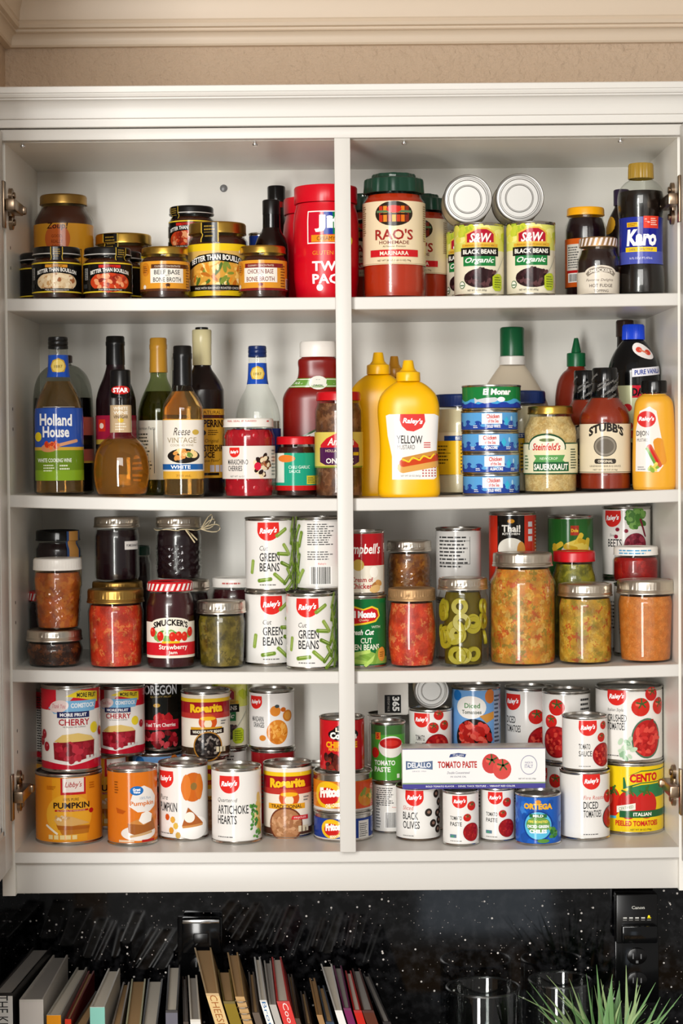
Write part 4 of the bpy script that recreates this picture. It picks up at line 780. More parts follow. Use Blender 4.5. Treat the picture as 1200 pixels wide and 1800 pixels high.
def comstock(P, side=False):
    L = base(P, 'ebe6e0'); w = L.w; L.rect(-w, w, 0.72, 0.955, 'c81c2c'); L.poly([(-0.3, 0.72), (-0.2, 0.76), (-0.02, 0.82), (0.12, 0.955), (-0.17, 0.955), (-0.17, 0.80)], 'bdb9b4'); L.poly([(-w, 0.12), (-0.3, 0.13), (0, 0.09), (0.3, 0.15), (w, 0.14), (w, 0.045), (-w, 0.045)], 'c0142c')
    L.poly([(-0.06, 0.88), (0.1, 0.95), (0.36, 0.92), (0.36, 0.80), (0.1, 0.86)], 'e8d030'); L.text('MORE FRUIT', 0.20, 0.89, 0.055, '1c1c1c', w=0.26, bold=0.03, slant=-0.01); L.poly([(-0.28, 0.75), (-0.05, 0.83), (0.34, 0.83), (0.30, 0.71), (-0.2, 0.68)], '7ab4dc'); L.ell(-0.14, 0.765, 0.12, 0.07, 'e8d4d0', 18, 0.2); L.text('COMSTOCK', 0.15, 0.775, 0.055, 'e8f0f8', w=0.30, bold=0.04); L.text('Thank You', -0.14, 0.77, 0.05, 'c05060', w=0.16, shear=0.3)
    L.rect(-0.16, 0.22, 0.635, 0.705, '1c2458'); L.text('MORE FRUIT', 0.03, 0.67, 0.04, 'f0f0f4', w=0.31, bold=0.04); L.text('CHERRY', 0.04, 0.585, 0.075, 'b01c2c', w=0.36, bold=0.02); L.text('PIE FILLING OR TOPPING', 0.04, 0.53, 0.016, '6a6a6a', w=0.26); L.ell(0.29, 0.51, 0.06, 0.065, 'e8d030', 16)
    L.poly([(-0.2, 0.36), (-0.1, 0.44), (0.08, 0.46), (0.24, 0.42), (0.30, 0.36), (0.05, 0.33)], 'e0c070'); L.poly([(-0.21, 0.35), (0.29, 0.37), (0.28, 0.18), (0.0, 0.13), (-0.2, 0.16)], '8a1420'); L.blobs(0.03, 0.25, 0.22, 0.10, 36, 0.045, ['a01c2c', 'c03040', '7a0c18', 'b02434', '902030'], 4)
    for u, v in ((-0.36, 0.44), (-0.40, 0.36), (-0.31, 0.30), (0.40, 0.46)): L.ell(u, v, 0.045, 0.055, 'a01424', 14); L.ell(u+0.01, v+0.015, 0.012, 0.012, 'd86a74', 8)
    for i in range(3): L.rect(0.17+i*0.055, 0.21+i*0.055, 0.16, 0.20, 'd8d4d0')
    if side: L.lines(-w*0.62, -w*0.42, 0.12, 0.9, 22, '3a3a3a', 4); 
    return L
def gv_pumpkin(P):
    L = base(P, 'd8741c'); L.poly([(-0.02, 0.66), (0.06, 0.76), (0.14, 0.78), (0.26, 0.72), (0.34, 0.62), (0.32, 0.50), (0.22, 0.44), (0.05, 0.44), (-0.06, 0.52)], 'e8e2dc'); L.ell(0.04, 0.72, 0.09, 0.06, '1f6cb4', 20); L.text('Great', 0.04, 0.735, 0.035, 'fff', w=0.10, bold=0.04); L.text('Value', 0.04, 0.70, 0.03, 'fff', w=0.09, bold=0.04); L.text('100% Pure', 0.16, 0.62, 0.035, '8aa0b8', w=0.16); L.text('Pumpkin', 0.12, 0.545, 0.075, 'd8741c', w=0.34, bold=0.02)
    L.ell(0.08, 0.17, 0.25, 0.10, 'e8e0d8', 26); L.poly([(-0.08, 0.30), (0.28, 0.36), (0.32, 0.20), (0.0, 0.15), (-0.07, 0.18)], '9c5a24'); L.poly([(-0.08, 0.30), (0.12, 0.38), (0.30, 0.37), (0.14, 0.27)], 'c88440'); L.poly([(0.06, 0.33), (0.1, 0.42), (0.18, 0.45), (0.26, 0.40), (0.24, 0.31), (0.12, 0.28)], 'eee8e0'); L.rod(0.1, 0.15, 0.3, 0.03, 8, 'c8a070'); L.poly([(-0.24, 0.5), (-0.1, 0.46), (-0.14, 0.42), (-0.22, 0.43)], 'b85414'); L.rect(-0.2, 0.0, 0.055, 0.085, 'e0c0a0'); L.rect(0.1, 0.3, 0.05, 0.08, 'b01c1c'); L.lines(-0.26, -0.2, 0.68, 0.85, 5, '8a4a14', 3); return L
def raley_pumpkin(P):
    L = white_can(P, ['PUMPKIN'], -0.24, 0.80, 0.26, -0.34, 0.44, 0.12, 0.13, 'Pure', tw=[0.28]); L.ell(0.15, 0.70, 0.16, 0.19, 'c8641c', 26); L.ell(0.06, 0.7, 0.06, 0.17, 'd8782c', 18); L.ell(0.24, 0.7, 0.06, 0.17, 'd0701f', 18); L.ell(0.16, 0.71, 0.045, 0.05, '8a6a34', 12); L.ell(0.16, 0.17, 0.23, 0.15, 'f6f4f0', 24); L.poly([(0.08, 0.44), (0.30, 0.22), (0.0, 0.2)], 'a85c28'); L.poly([(0.0, 0.2), (0.30, 0.22), (0.29, 0.19), (0.01, 0.17)], 'c88a4c'); L.ell(0.10, 0.31, 0.07, 0.07, 'efe6da', 16)
    for u, v, c in ((-0.2, 0.31, 'c8501c'), (-0.12, 0.28, 'd8a03c'), (-0.08, 0.2, 'd8b04c'), (-0.14, 0.14, 'd0902c'), (-0.05, 0.08, 'c8a04c')): L.ell(u, v, 0.035, 0.045, c, 7)
    return L
def artichoke(P):
    L = white_can(P, ['ARTICHOKE', 'HEARTS'], -0.10, 0.79, 0.27, -0.27, 0.46, 0.115, 0.135, 'Quartered', tw=[0.43, 0.27])
    for i, (u, v, a) in enumerate([(0.33, 0.44, 80), (0.30, 0.3, 70), (0.36, 0.22, 95), (0.35, 0.55, 85)]): L.ell(u, v, 0.05, 0.12, ['d8b868', 'e8d090', 'c8a850'][i % 3], 16, 0.2)
    L.blobs(0.24, 0.36, 0.07, 0.2, 26, 0.03, ['4c8c3c', '6aa84c', '3a7030'], 4); L.blobs(0.3, 0.12, 0.07, 0.05, 12, 0.025, ['4c8c3c', '6aa84c'], 5); return L
def rosarita(P, kind):
    L = base(P, 'e6dccc'); w = L.w; L.rect(-w, w, 0.60, 0.90, '9c1420'); L.rect(-w, w, 0.60, 0.68, 'b8342c'); L.rect(-w, w, 0.845, 0.90, 'e8c020'); L.text('Rosarita', 0.0, 0.755, 0.13, 'f0c020', w=0.52, bold=0.06, slant=0.01)
    L.ell(0.02, 0.55, 0.14, 0.12, 'c8501c', 22); L.ell(0.02, 0.52, 0.06, 0.07, 'e8d8b8', 14); L.ell(0.02, 0.60, 0.12, 0.03, 'e8b020', 16)
    if kind == 'black':
        L.rect(-0.25, 0.25, 0.42, 0.47, 'c8901c'); L.poly([(-0.26, 0.345), (-0.26, 0.43), (0.28, 0.45), (0.28, 0.37)], '241414'); L.text('WHOLE BLACK BEANS', 0.01, 0.40, 0.045, 'f0ead8', w=0.46, bold=0.03, slant=0.012); L.rect(-w, w, 0.05, 0.16, '3a2a1c'); L.bowl(0.02, 0.18, 0.205, '1c1614', 'a8742c'); L.blobs(0.02, 0.19, 0.18, 0.15, 70, 0.028, ['2a2220', '4a403c', '8a8078', '3a302c', '181210'], 3)
    else:
        L.rect(-0.29, 0.25, 0.40, 0.475, 'e0a020'); L.text('TRADITIONAL', -0.02, 0.437, 0.05, '3a1c10', w=0.44, bold=0.02); L.text('NO FAT REFRIED', -0.02, 0.375, 0.02, '6a5a4a', w=0.2); L.rect(-w, w, 0.05, 0.14, '4a2c20'); L.bowl(-0.03, 0.19, 0.215, 'a8744c', '6a3420'); L.blobs(-0.03, 0.19, 0.2, 0.15, 70, 0.045, ['b8845c', '9c6844', 'c89870', 'a87850'], 3, 0.5); L.poly([(0.04, 0.26), (0.30, 0.25), (0.30, 0.31), (0.06, 0.31)], 'c8242c'); L.text('FRIJOLES', 0.17, 0.28, 0.03, 'f4e8dc', w=0.18)
    for i in range(3): L.rect(0.14+i*0.06, 0.185+i*0.06, 0.09, 0.17, 'd8c8a8')
    L.lines(0.22, 0.32, 0.5, 0.58, 2, '777', 3); return L
def oregon(P):
    L = base(P, '14140f'); L.text('OREGON', 0.0, 0.87, 0.14, 'd8dce0', w=0.50, bold=0.02); L.text('QUALITY FRUIT', 0.0, 0.77, 0.03, 'b89a4c', w=0.3); L.ell(-0.06, 0.65, 0.05, 0.03, 'c89c3c', 10); L.blobs(0.0, 0.46, 0.14, 0.06, 14, 0.055, ['a8141c', 'c82c2c', '4a7c34'], 5); L.rect(-0.28, 0.28, 0.30, 0.44, 'b8182c'); L.text('Red Tart Cherries', 0, 0.37, 0.055, 'f6eee8', w=0.44, bold=0.02); L.blobs(0, 0.17, 0.28, 0.10, 30, 0.06, ['8a1420', 'b02830', '6a0c14', 'c04048'], 6); return L
def mandarin(P):
    L = base(P, 'e8e5e1'); shield(L, -0.30, 0.80, 0.26); L.text('MANDARIN', -0.26, 0.52, 0.09, INK, w=0.24, bold=0.012); L.text('ORANGES', -0.24, 0.42, 0.09, INK, w=0.22, bold=0.012); L.ell(0.1, 0.30, 0.19, 0.21, 'd8842c', 26); L.blobs(0.1, 0.30, 0.15, 0.17, 30, 0.05, ['e09838', 'c8721c', 'e8a850'], 3, 0.5); L.ell(0.06, 0.66, 0.09, 0.09, 'd8842c', 18); L.ell(0.29, 0.57, 0.1, 0.1, 'c87a2c', 18); L.ell(0.29, 0.57, 0.07, 0.07, 'd8943c', 14); L.ell(0.2, 0.68, 0.05, 0.04, 'c8641c', 12); L.ell(0.09, 0.74, 0.04, 0.03, '3c4a4c', 10); L.ell(-0.16, 0.2, 0.06, 0.05, 'd8842c', 12); return L
def chipotle(P):
    L = base(P, 'c41820'); L.ell(0.06, 0.70, 0.3, 0.12, '141010', 22); L.ell(0.06, 0.76, 0.2, 0.12, '141010', 20); L.text('La', -0.02, 0.79, 0.08, 'f4e8d0', w=0.14, bold=0.05); L.text('Costeña', 0.06, 0.68, 0.13, 'f8f4ec', w=0.52, bold=0.06); L.text('CHIPOTLE', 0.02, 0.51, 0.12, 'f0a818', w=0.62, bold=0.05); L.text('PEPPERS IN ADOBO', 0.02, 0.42, 0.05, 'f0c040', w=0.5, bold=0.02); L.blobs(-0.1, 0.2, 0.24, 0.14, 34, 0.07, ['3a1410', '5a2018', '2a0c0a', '7a3020'], 4); return L
def fritos(P, blue):
    c = '1c3a8c' if blue else 'd0781c'
    L = base(P, c, 0.05, 0.80); L.rect(-L.w, L.w, 0.05, 0.12, 'c8c4c0'); L.ell(-0.35, 0.45, 0.42, 0.34, 'e8b81c', 26); L.ell(-0.35, 0.42, 0.3, 0.22, 'c8201c', 22); L.text('Fritos', -0.30, 0.52, 0.26, 'f8f4ec', w=0.58, bold=0.07, slant=0.06)
    L.text('BEAN DIP' if blue else 'CHILI CHEESE', -0.20 if blue else -0.2, 0.2, 0.10, 'f8f0d0', w=0.42, bold=0.04, slant=0.06)
    if blue: L.rect(0.62, 1.1, 0.10, 0.72, 'e6e4e0'); L.lines(0.66, 1.05, 0.15, 0.65, 7, '555', 3); L.ell(0.25, 0.3, 0.2, 0.2, 'b87a3c', 16)
    else: L.rect(0.35, 1.2, 0.1, 0.78, 'd04a1c'); L.ell(0.75, 0.36, 0.30, 0.22, 'c8841c', 20); L.blobs(0.75, 0.4, 0.26, 0.18, 20, 0.09, ['e0a02c', 'c8781c', '7a8a2c', 'e8b848'], 4)
    return L
def green_paste(P):
    L = base(P, '4c9a34'); L.rect(-L.w, L.w, 0.80, 0.955, '3c6a34'); L.ell(0.06, 0.60, 0.22, 0.18, 'e4e0d8', 26); L.ell(0.06, 0.66, 0.20, 0.09, 'b01c1c', 22); L.ell(0.06, 0.66, 0.13, 0.05, 'c83028', 18); L.rect(-0.22, -0.12, 0.72, 0.84, 'd8782c'); L.text('5', -0.17, 0.78, 0.09, 'c82020', w=0.05, bold=0.05); L.ell(-0.23, 0.5, 0.08, 0.09, 'c8241c', 14); L.text('TOMATO', -0.06, 0.335, 0.085, 'f4f6ee', w=0.36, bold=0.03); L.text('PASTE', -0.10, 0.225, 0.085, 'f4f6ee', w=0.28, bold=0.03); L.rect(0.15, 0.2, 0.08, 0.15, 'e8ecd8'); return L
def barcode_can(P):
    L = base(P, 'e2dfd9'); L.lines(-0.28, 0.1, 0.55, 0.92, 9, '4a4a4a', 3); L.text("Raley's", 0.1, 0.52, 0.035, 'd04a3c', w=0.1); L.barcode(-0.08, 0.16, 0.12, 0.42); L.lines(-0.3, -0.18, 0.1, 0.8, 12, '666', 4); return L
def gv_tomato(P):
    L = base(P, '6c9cd0'); L.ell(-0.26, 0.88, 0.08, 0.075, '1f6cb4', 20); L.ell(-0.04, 0.72, 0.22, 0.16, 'ece8e2', 26); L.text('Diced', -0.02, 0.745, 0.07, '4a8a4c', w=0.22, bold=0.02); L.text('Tomatoes', -0.03, 0.655, 0.055, '3a4a3c', w=0.28, bold=0.02); L.ell(0.24, 0.87, 0.08, 0.1, 'c8702c', 16); L.ell(0.0, 0.30, 0.27, 0.26, '201410', 26); L.blobs(0.0, 0.30, 0.23, 0.22, 70, 0.05, ['c8281c', 'd8443c', 'b01c18', 'e06050', 'a8201c'], 4, 0.7); L.poly([(0.08, 0.60), (0.3, 0.66), (0.3, 0.56), (0.18, 0.5)], 'c88c3c'); L.rect(0.30, 0.44, 0.05, 0.95, '9aaac4'); L.lines(0.31, 0.43, 0.1, 0.9, 14, '2a3448', 4); L.rect(0.02, 0.1, 0.02, 0.1, '2c7a4c'); return L
def olives(P):
    L = white_can(P, ['BLACK', 'OLIVES'], -0.07, 0.80, 0.34, -0.30, 0.47, 0.14, 0.17, 'Sliced', 'c85a4c', tw=[0.30, 0.33])
    for u, v in ((0.2, 0.53), (0.30, 0.32), (0.38, 0.86), (0.47, 0.7), (0.42, 0.5), (0.46, 0.36), (0.42, 0.2), (0.52, 0.55)): L.ell(u, v, 0.075, 0.075, '2c2420', 16); L.ell(u+0.005, v+0.005, 0.035, 0.03, '8a6a5c', 12)
    return L
def paste(P):
    L = white_can(P, ['TOMATO', 'PASTE'], -0.02, 0.82, 0.27, -0.20, 0.52, 0.075, 0.11, tw=[0.22, 0.22]); L.tomato(0.21, 0.74, 0.09); L.tomato(0.12, 0.53, 0.075); L.bowl(0.21, 0.26, 0.155, 'a0181c', '8a1418', ['b02424', '90141a'], 3, 0.2); L.rect(-0.2, -0.08, 0.16, 0.22, '5a7a8c'); L.poly([(-0.19, 0.17), (-0.15, 0.21), (-0.11, 0.17)], '4c9a6c'); return L
def ortega(P):
    L = base(P, '1f5cb8'); L.blobs(0, 0.5, L.w, 0.4, 60, 0.09, ['2a6cc8', '1c50a4', '3a80d4'], 3); L.ell(0, 0.40, 0.30, 0.30, '163c8c', 28); L.ell(0, 0.40, 0.27, 0.27, '5ab8dc', 28); L.ell(0, 0.42, 0.24, 0.16, '6a9a4c', 20); L.text('ORTEGA', 0.0, 0.78, 0.12, 'e8b02c', w=0.58, bold=0.06); L.ell(0.0, 0.87, 0.06, 0.04, 'd8902c', 12); L.rect(-0.17, 0.17, 0.56, 0.63, '2c6a3c'); L.text('MILD', 0.0, 0.595, 0.05, 'f4f4e8', w=0.2, bold=0.04); L.text('FIRE ROASTED', 0, 0.48, 0.05, 'f0e060', w=0.38, bold=0.03); L.text('DICED GREEN', 0, 0.385, 0.06, 'f8fafc', w=0.42, bold=0.04); L.text('CHILES', 0, 0.29, 0.08, 'f8fafc', w=0.34, bold=0.05); L.blobs(0.3, 0.25, 0.08, 0.12, 14, 0.05, ['4c8c3c', '7aa84c', '2c6a34'], 4); L.ell(0.1, 0.1, 0.12, 0.04, '5a8c3c', 14); return L
def crushed(P):
    L = white_can(P, ['CRUSHED', 'TOMATOES'], -0.17, 0.88, 0.26, -0.30, 0.60, 0.10, 0.11, 'Italian Style', tw=[0.27, 0.25]); L.tomato(0.16, 0.75, 0.13, 'c8281c'); L.tomato(0.32, 0.92, 0.1, 'c42420'); L.tomato(0.46, 0.75, 0.12, 'c8281c'); L.ell(0.25, 0.33, 0.22, 0.27, '4a6a54', 28); L.ell(0.25, 0.33, 0.20, 0.245, 'b01c1c', 28); L.blobs(0.25, 0.33, 0.17, 0.21, 50, 0.06, ['c8302c', 'b82420', 'd84c40', 'a01818'], 5, 0.5); L.blobs(-0.03, 0.22, 0.1, 0.16, 14, 0.045, ['5a8c5c', '8ab08c', 'b8d0b4'], 3, 0.6); return L
def cento(P):
    L = base(P, 'e8c818'); L.poly([(-0.05, 0.80), (0.2, 0.90), (L.w, 0.93), (L.w, 0.75), (0.2, 0.72), (-0.05, 0.64)], '1f6a3c'); L.poly([(-0.03, 0.81), (0.2, 0.885), (L.w, 0.91), (L.w, 0.76), (0.2, 0.735), (0.0, 0.68)], 'e8c818'); L.poly([(0.02, 0.66), (0.2, 0.70), (L.w, 0.74), (L.w, 0.56), (0.02, 0.5)], '2c7a4c'); L.text('CENTO', 0.25, 0.80, 0.12, 'c81c20', w=0.42, bold=0.05, slant=0.02)
    L.ell(-0.22, 0.45, 0.14, 0.21, 'c8281c', 24); L.ell(0.02, 0.42, 0.15, 0.20, 'b81c18', 24); L.ell(0.28, 0.42, 0.17, 0.19, 'c02420', 24); L.ell(-0.26, 0.5, 0.05, 0.09, 'e0604c', 14)
    for u in (-0.2, 0.03, 0.27): L.rod(u, 0.62, 0.14, 0.03, 60, '3c6a2c'); L.rod(u+0.03, 0.61, 0.12, 0.025, 120, '3c6a2c'); L.rod(u-0.04, 0.6, 0.12, 0.025, 160, '3c6a2c')
    L.poly([(-0.14, 0.40), (0.12, 0.45), (0.12, 0.36), (-0.14, 0.31)], 'e8e4d8'); L.text('CERTIFIED', -0.01, 0.382, 0.04, '3c6a2c', w=0.2, slant=0.04); L.rect(-0.1, L.w, 0.245, 0.34, '1f5c34'); L.text('ITALIAN', 0.22, 0.292, 0.05, 'f0f0e4', w=0.26, bold=0.03); L.text('PEELED TOMATOES', 0.15, 0.165, 0.075, 'c81c20', w=0.62, bold=0.03); L.rect(-0.4, -0.15, 0.225, 0.26, '4ab0d8'); L.text('NET WT 28 OZ (794g)', 0.2, 0.075, 0.03, '3a3a1c', w=0.3); return L
# ------------------------------------------------------------------ helpers for stacks
def drop(P, H):
    """give a thing whose top is seen its true height; the rest is out of sight"""
    P.z = P.top-H; P.H = H; return P
def under(P, sh, label, r=1.0, lab=None, group=None):
    Q = Pos(); Q.x, Q.y, Q.R, Q.face = P.x, P.y, P.R*r, P.face; Q.z = shelf_z(sh, Q.x); Q.H = P.z-Q.z-0.0004; Q.top = P.z
    can(Q, lab(Q) if lab else plain_can(Q), label, group); return Q
def on(P, l, r, t, yf, **k): return put(l, r, t, yf, zb=P.top+0.0003, **k)
BOT = [(0, 0.004), (0.80, 0.0), (0.95, 0.006), (1.0, 0.03)]
def ring(r, z0, z1, c=0.0):
    """profile of a closed cap or sleeve"""
    e = min(0.012, (z1-z0)*0.2); return [(r*0.9, z0), (r, z0), (r, z1-e), (r*0.95, z1-e*0.3), (r*0.86, z1), (0, z1)]
def sleeve(r0, r1, z0, z1): return [(r0*0.97, z0), (r0, z0), (r1, z1), (r1*0.97, z1)]

# ------------------------------------------------------------------ top shelf, first bay
G = 'black-lidded soup base jars'
PIC1 = ['e0c49a', 'c89a64', 'f0dcb8', 'a8683c', 'e8d0a8']; PIC2 = ['c8401c', 'a02c18', 'd8784c', 'e8a070', '8a2414']
def lidline(P):
    L = Lab(); w = PI*P.R/P.H; v = 1-0.0115/P.H; return L.rect(-w, w, v, v+0.014, 'd8d4cc')
def bouillon(P, label, c1, pic, seed, rot=0.0, lidmat='plastic_black', u=0.03):
    return jar(P, label, 'bouillon', btb(P, c1, '', pic, seed), 'lug', lidmat, lidh=0.013, lidr=0.98, body=1.0, neck=0.9, sh=0.006, rot=rot, group=G, strip=seal(P, u), lablid=lidline(P))
P = put(57, 143, 432, 0.020, 1); bouillon(P, 'black soup base jar at the front with sliced chicken on its label', 'd8902c', PIC1, 3, 0, u=0.0)
P = put(147, 232, 433, 0.020, 1); bouillon(P, 'black soup base jar with a red banner beside the orange beef base jar', 'c8241c', PIC2, 4, 6, u=0.22)
P = put(35, 113, 443, 0.098, 1); bouillon(P, 'black soup base jar squeezed against the cabinet side behind the chicken one', 'd8902c', PIC1, 5, 100)
P = put(172, 250, 440, 0.100, 1); bouillon(P, 'black soup base jar peeking out between the red banner jar and beef base jar', 'c8241c', PIC2, 6, -20)
P = put(60, 164, 338, 0.178, 1)
jar(P, 'tall broth jar with gold lid and yellow label with an orange disc', 'broth', zoup(P), 'lug', 'gold_dull', lidh=0.015, lidr=0.80, body=1.0, neck=0.74, sh=0.022)
P = put(167, 268, 408, 0.180, 1)
jar(P, 'wide gold-lidded jar with yellow band standing behind the black soup base jars', 'broth', chicken_organic(P), 'lug', 'gold', lidh=0.016, lidr=0.98, body=1.0, neck=0.9, sh=0.008, strip=seal(P, -0.12), rot=-10)
P = put(247, 333, 432, 0.020, 1)
jar(P, 'gold-lidded jar with orange label lettered beef base', 'bouillon', bone_broth(P, 'BEEF BASE', '5a3018', 'cow'), 'lug', 'gold', lidh=0.011, lidr=0.96, body=1.0, neck=0.88, sh=0.008, rot=4, group='orange-label soup base jars')
P = put(297, 377, 360, 0.162, 1); P = drop(P, P.H*0.5)
bouillon(P, 'black soup base jar on top of another, highest of its kind', 'c8241c', PIC2, 8, -14, u=-0.28)
Q = Pos(); Q.__dict__.update(P.__dict__); Q.z = shelf_z(1, P.x); Q.H = P.z-Q.z-0.0003; Q.top = P.z
bouillon(Q, 'black soup base jar carrying the topmost one, behind the beef base', 'c8241c', PIC2, 9)
P = put(330, 435, 388, 0.062, 1)
jar(P, 'large gold-lidded yellow jar picturing noodles and chicken on its label', 'bouillon', chicken_organic(P), 'lug', 'gold', lidh=0.017, lidr=0.97, body=1.0, neck=0.9, sh=0.008, strip=seal(P, -0.10))
P = put(420, 504, 430, 0.022, 1)
jar(P, 'gold-lidded jar with orange label lettered chicken base', 'bouillon', bone_broth(P, 'CHICKEN BASE', '7a1c20', 'hen'), 'lug', 'gold', lidh=0.011, lidr=0.97, body=1.0, neck=0.88, sh=0.008, rot=-8, group='orange-label soup base jars')
P = put(437, 478, 408, 0.162, 1); L = base(P, '1c3c94'); L.rect(-L.w, L.w, 0.05, 0.6, 'd8d4cc'); can(P, L, 'small blue and silver can behind the chicken base jar')
P = put(447, 507, 348, 0.103, 1)
vessel(P, 'bottle', 'black-necked dark sauce bottle behind the chicken base jar', 'bottle', ('sauce_dark', [(0, 0.004), (0.9, 0), (1, 0.02), (1, 0.52), (0.97, 0.57), (0.85, 0.63), (0.60, 0.69), (0.50, 0.74), (0.49, 0.86), (0, 0.86)]), [('cap', 'plastic_black', ring(0.52, 0.86, 1.0)), ('neck_seal', 'plastic_black_gloss', sleeve(0.52, 0.51, 0.72, 0.87))])
P = put(468, 504, 325, 0.250, 1)
vessel(P, 'bottle', 'dark bottle with the higher black cap, deepest beside the red tubs', 'bottle', ('sauce_dark', [(0, 0.004), (0.9, 0), (1, 0.02), (1, 0.6), (0.8, 0.72), (0.72, 0.86), (0, 0.86)]), [('cap', 'plastic_black_gloss', ring(0.88, 0.87, 1.0)), ('collar', 'pimento', sleeve(0.74, 0.74, 0.80, 0.87))])
def tub(P, label, lab=None):
    T = vessel(P, 'peanut_butter_jar', label, 'jar', ('plastic_jif_red', [(0, 0.005), (0.80, 0), (0.90, 0.008), (0.93, 0.03), (0.99, 0.2), (1, 0.4), (1, 0.68), (0.97, 0.76), (0.91, 0.82), (0.90, 0.845), (0, 0.845)], 'body'), [('lid', 'plastic_jif_red', [(0.9, 0.85), (0.96, 0.85), (0.965, 0.855), (0.965, 0.985), (0.94, 0.997), (0.9, 1.0), (0, 1.0)], dict(n=120, disp=lambda th, z: 0.0003*math.sin(th*56)))], [(lab, 'label', 'arc')] if lab else [], group='red peanut butter tubs')
    return T
P = put(515, 630, 322, 0.030, 1); T = tub(P, 'red peanut butter tub at the front with a large lettered label', jif(P))
f_ = [(P.R*r+0.0012, z*P.H) for r, z in [(0.93, 0.03), (1.0, 0.2), (1.0, 0.7), (0.98, 0.78), (0.99, 0.86)]]
P = put(497, 606, 343, 0.150, 1); tub(P, 'red peanut butter tub standing behind the lettered one')

# ------------------------------------------------------------------ top shelf, second bay
def rao(P, label, rot=0.0):
    lob = lambda th, z: 0.0022*max(0, math.cos(th*9))**0.5*(1 if math.cos(th*9) > 0 else 0)
    T = jar(P, label, 'marinara', raos(P), 'none', lidh=P.H*0.15, body=1.0, neck=0.86, sh=0.014, foot=0.86, rot=rot, group='marinara jars')
    R, H = P.R*0.94, P.H
    mesh('lid', *lathe([(R*0.9, H*0.845), (R, H*0.845), (R*0.985, H*0.885), (R*0.975, H*0.935), (R*0.955, H*0.955), (R*0.9, H*0.963), (R*0.74, H*0.966), (R*0.71, H*0.975), (R*0.70, H*0.99), (R*0.67, H), (0, H)], 144, disp=lob), 'plastic_dark_green', T, angle=40)
P = put(637, 747, 300, 0.020, 1); rao(P, 'tall marinara jar at the front with dark green lid')
P = put(682, 787, 337, 0.128, 1); rao(P, 'marinara jar with green lid between the front one and the cans', -4)
P = put(592, 694, 337, 0.203, 1); rao(P, 'marinara jar deepest behind the center stile and the front one')
Pa = put(797, 886, 390, 0.020, 1); can(Pa, sw(Pa), 'upright black beans can next to the marinara jars', 'organic black beans cans', 2)
Pb = put(889, 976, 388, 0.020, 1); can(Pb, sw(Pb), 'upright black beans can farther from the marinara jars', 'organic black beans cans', 2)
Pc = put(784, 868, 408, 0.106, 1); Pc.H = Pa.H; Pc.top = Pc.z+Pc.H; can(Pc, sw(Pc), 'black beans can standing behind the one next to the marinara jars', 'organic black beans cans', -20)
Pd = put(893, 975, 408, 0.106, 1); Pd.H = Pb.H; Pd.top = Pd.z+Pd.H; can(Pd, sw(Pd), 'black beans can standing behind the one farther from marinara jars', 'organic black beans cans', -20)
def lying(px, py, rpx, yf, length, base_top, label, group):
    R = (at(px+rpx, py, yf).x-at(px-rpx, py, yf).x)/2; c = at(px, py, yf); z = base_top+R+0.0006
    T = thing('food_can', label, 'can', (c.x, yf, z), 0, group)
    q = R-0.0012; H = length
    m4 = Matrix.Rotation(-PI/2, 4, 'X')
    prof = [(0, 0.0040), (R*0.52, 0.0040), (R*0.545, 0.0022), (R*0.565, 0.0022), (R*0.59, 0.0040), (R*0.76, 0.0040), (R*0.785, 0.0020), (R*0.82, 0.0020), (R*0.84, 0.0042), (R-0.003, 0.0045), (R-0.0024, 0.0004), (R-0.0012, 0), (R, 0.002), (q, 0.004), (q, H-0.004), (R, H-0.002), (R-0.0024, H), (R-0.003, H-0.004), (0, H-0.004)]
    mesh('body', *xform(lathe(prof, 56), m4), 'tin_end', T, angle=20)
    V, F = lathe([(q+0.0003, 0.006), (q+0.0003, H-0.006)], 48); mesh('label', *xform((V, F), m4), 'plastic_mayo', T)
    T.location.z = z; return T
lying(822, 358, 43, 0.045, 0.078, max(Pa.top, Pc.top), 'can lying on its side above the can next to the marinara jars', 'cans lying on the black beans')
lying(913, 354, 43, 0.045, 0.078, max(Pb.top, Pd.top), 'can lying on its side above the can farther from marinara jars', 'cans lying on the black beans')
P = put(993, 1065, 362, 0.105, 1)
jar(P, 'dark sauce jar with a yellow lid and orange label', 'jam_dark', oyster(P), 'lug', 'plastic_amber_cap', lidh=0.012, lidr=0.92, body=1.0, neck=0.84, sh=0.016, rot=0)
P = put(1014, 1088, 415, 0.020, 1)
jar(P, 'brown fudge topping jar with cream label and copper lid', 'fudge', hot_fudge(P), 'lug', 'rusty_lid', lidh=0.014, lidr=0.90, body=1.0, neck=0.82, sh=0.020, lablid=gingham(P, 1-0.014/P.H))
P = put(1064, 1120, 330, 0.170, 1)
L = Lab(); L.rect(-1, 1, 0.1, 0.36, 'c8ccc0'); L.rect(-1, 1, 0.36, 0.40, '3c8a3c'); L.lines(-0.2, 0.2, 0.12, 0.34, 6, '555', 3); L.ell(-0.14, 0.68, 0.08, 0.08, 'd8a02c', 14)
vessel(P, 'bottle', 'dark bottle with purple cap hidden behind the corn syrup', 'bottle', ('sauce_dark', BOT+[(1, 0.55), (0.95, 0.66), (0.75, 0.76), (0.45, 0.84), (0.42, 0.86), (0, 0.86)]), [('cap', 'plastic_purple', ring(0.5, 0.86, 1.0))], [(L, 'label', 'arc')])
P = put(1085, 1167, 282, 0.030, 1)
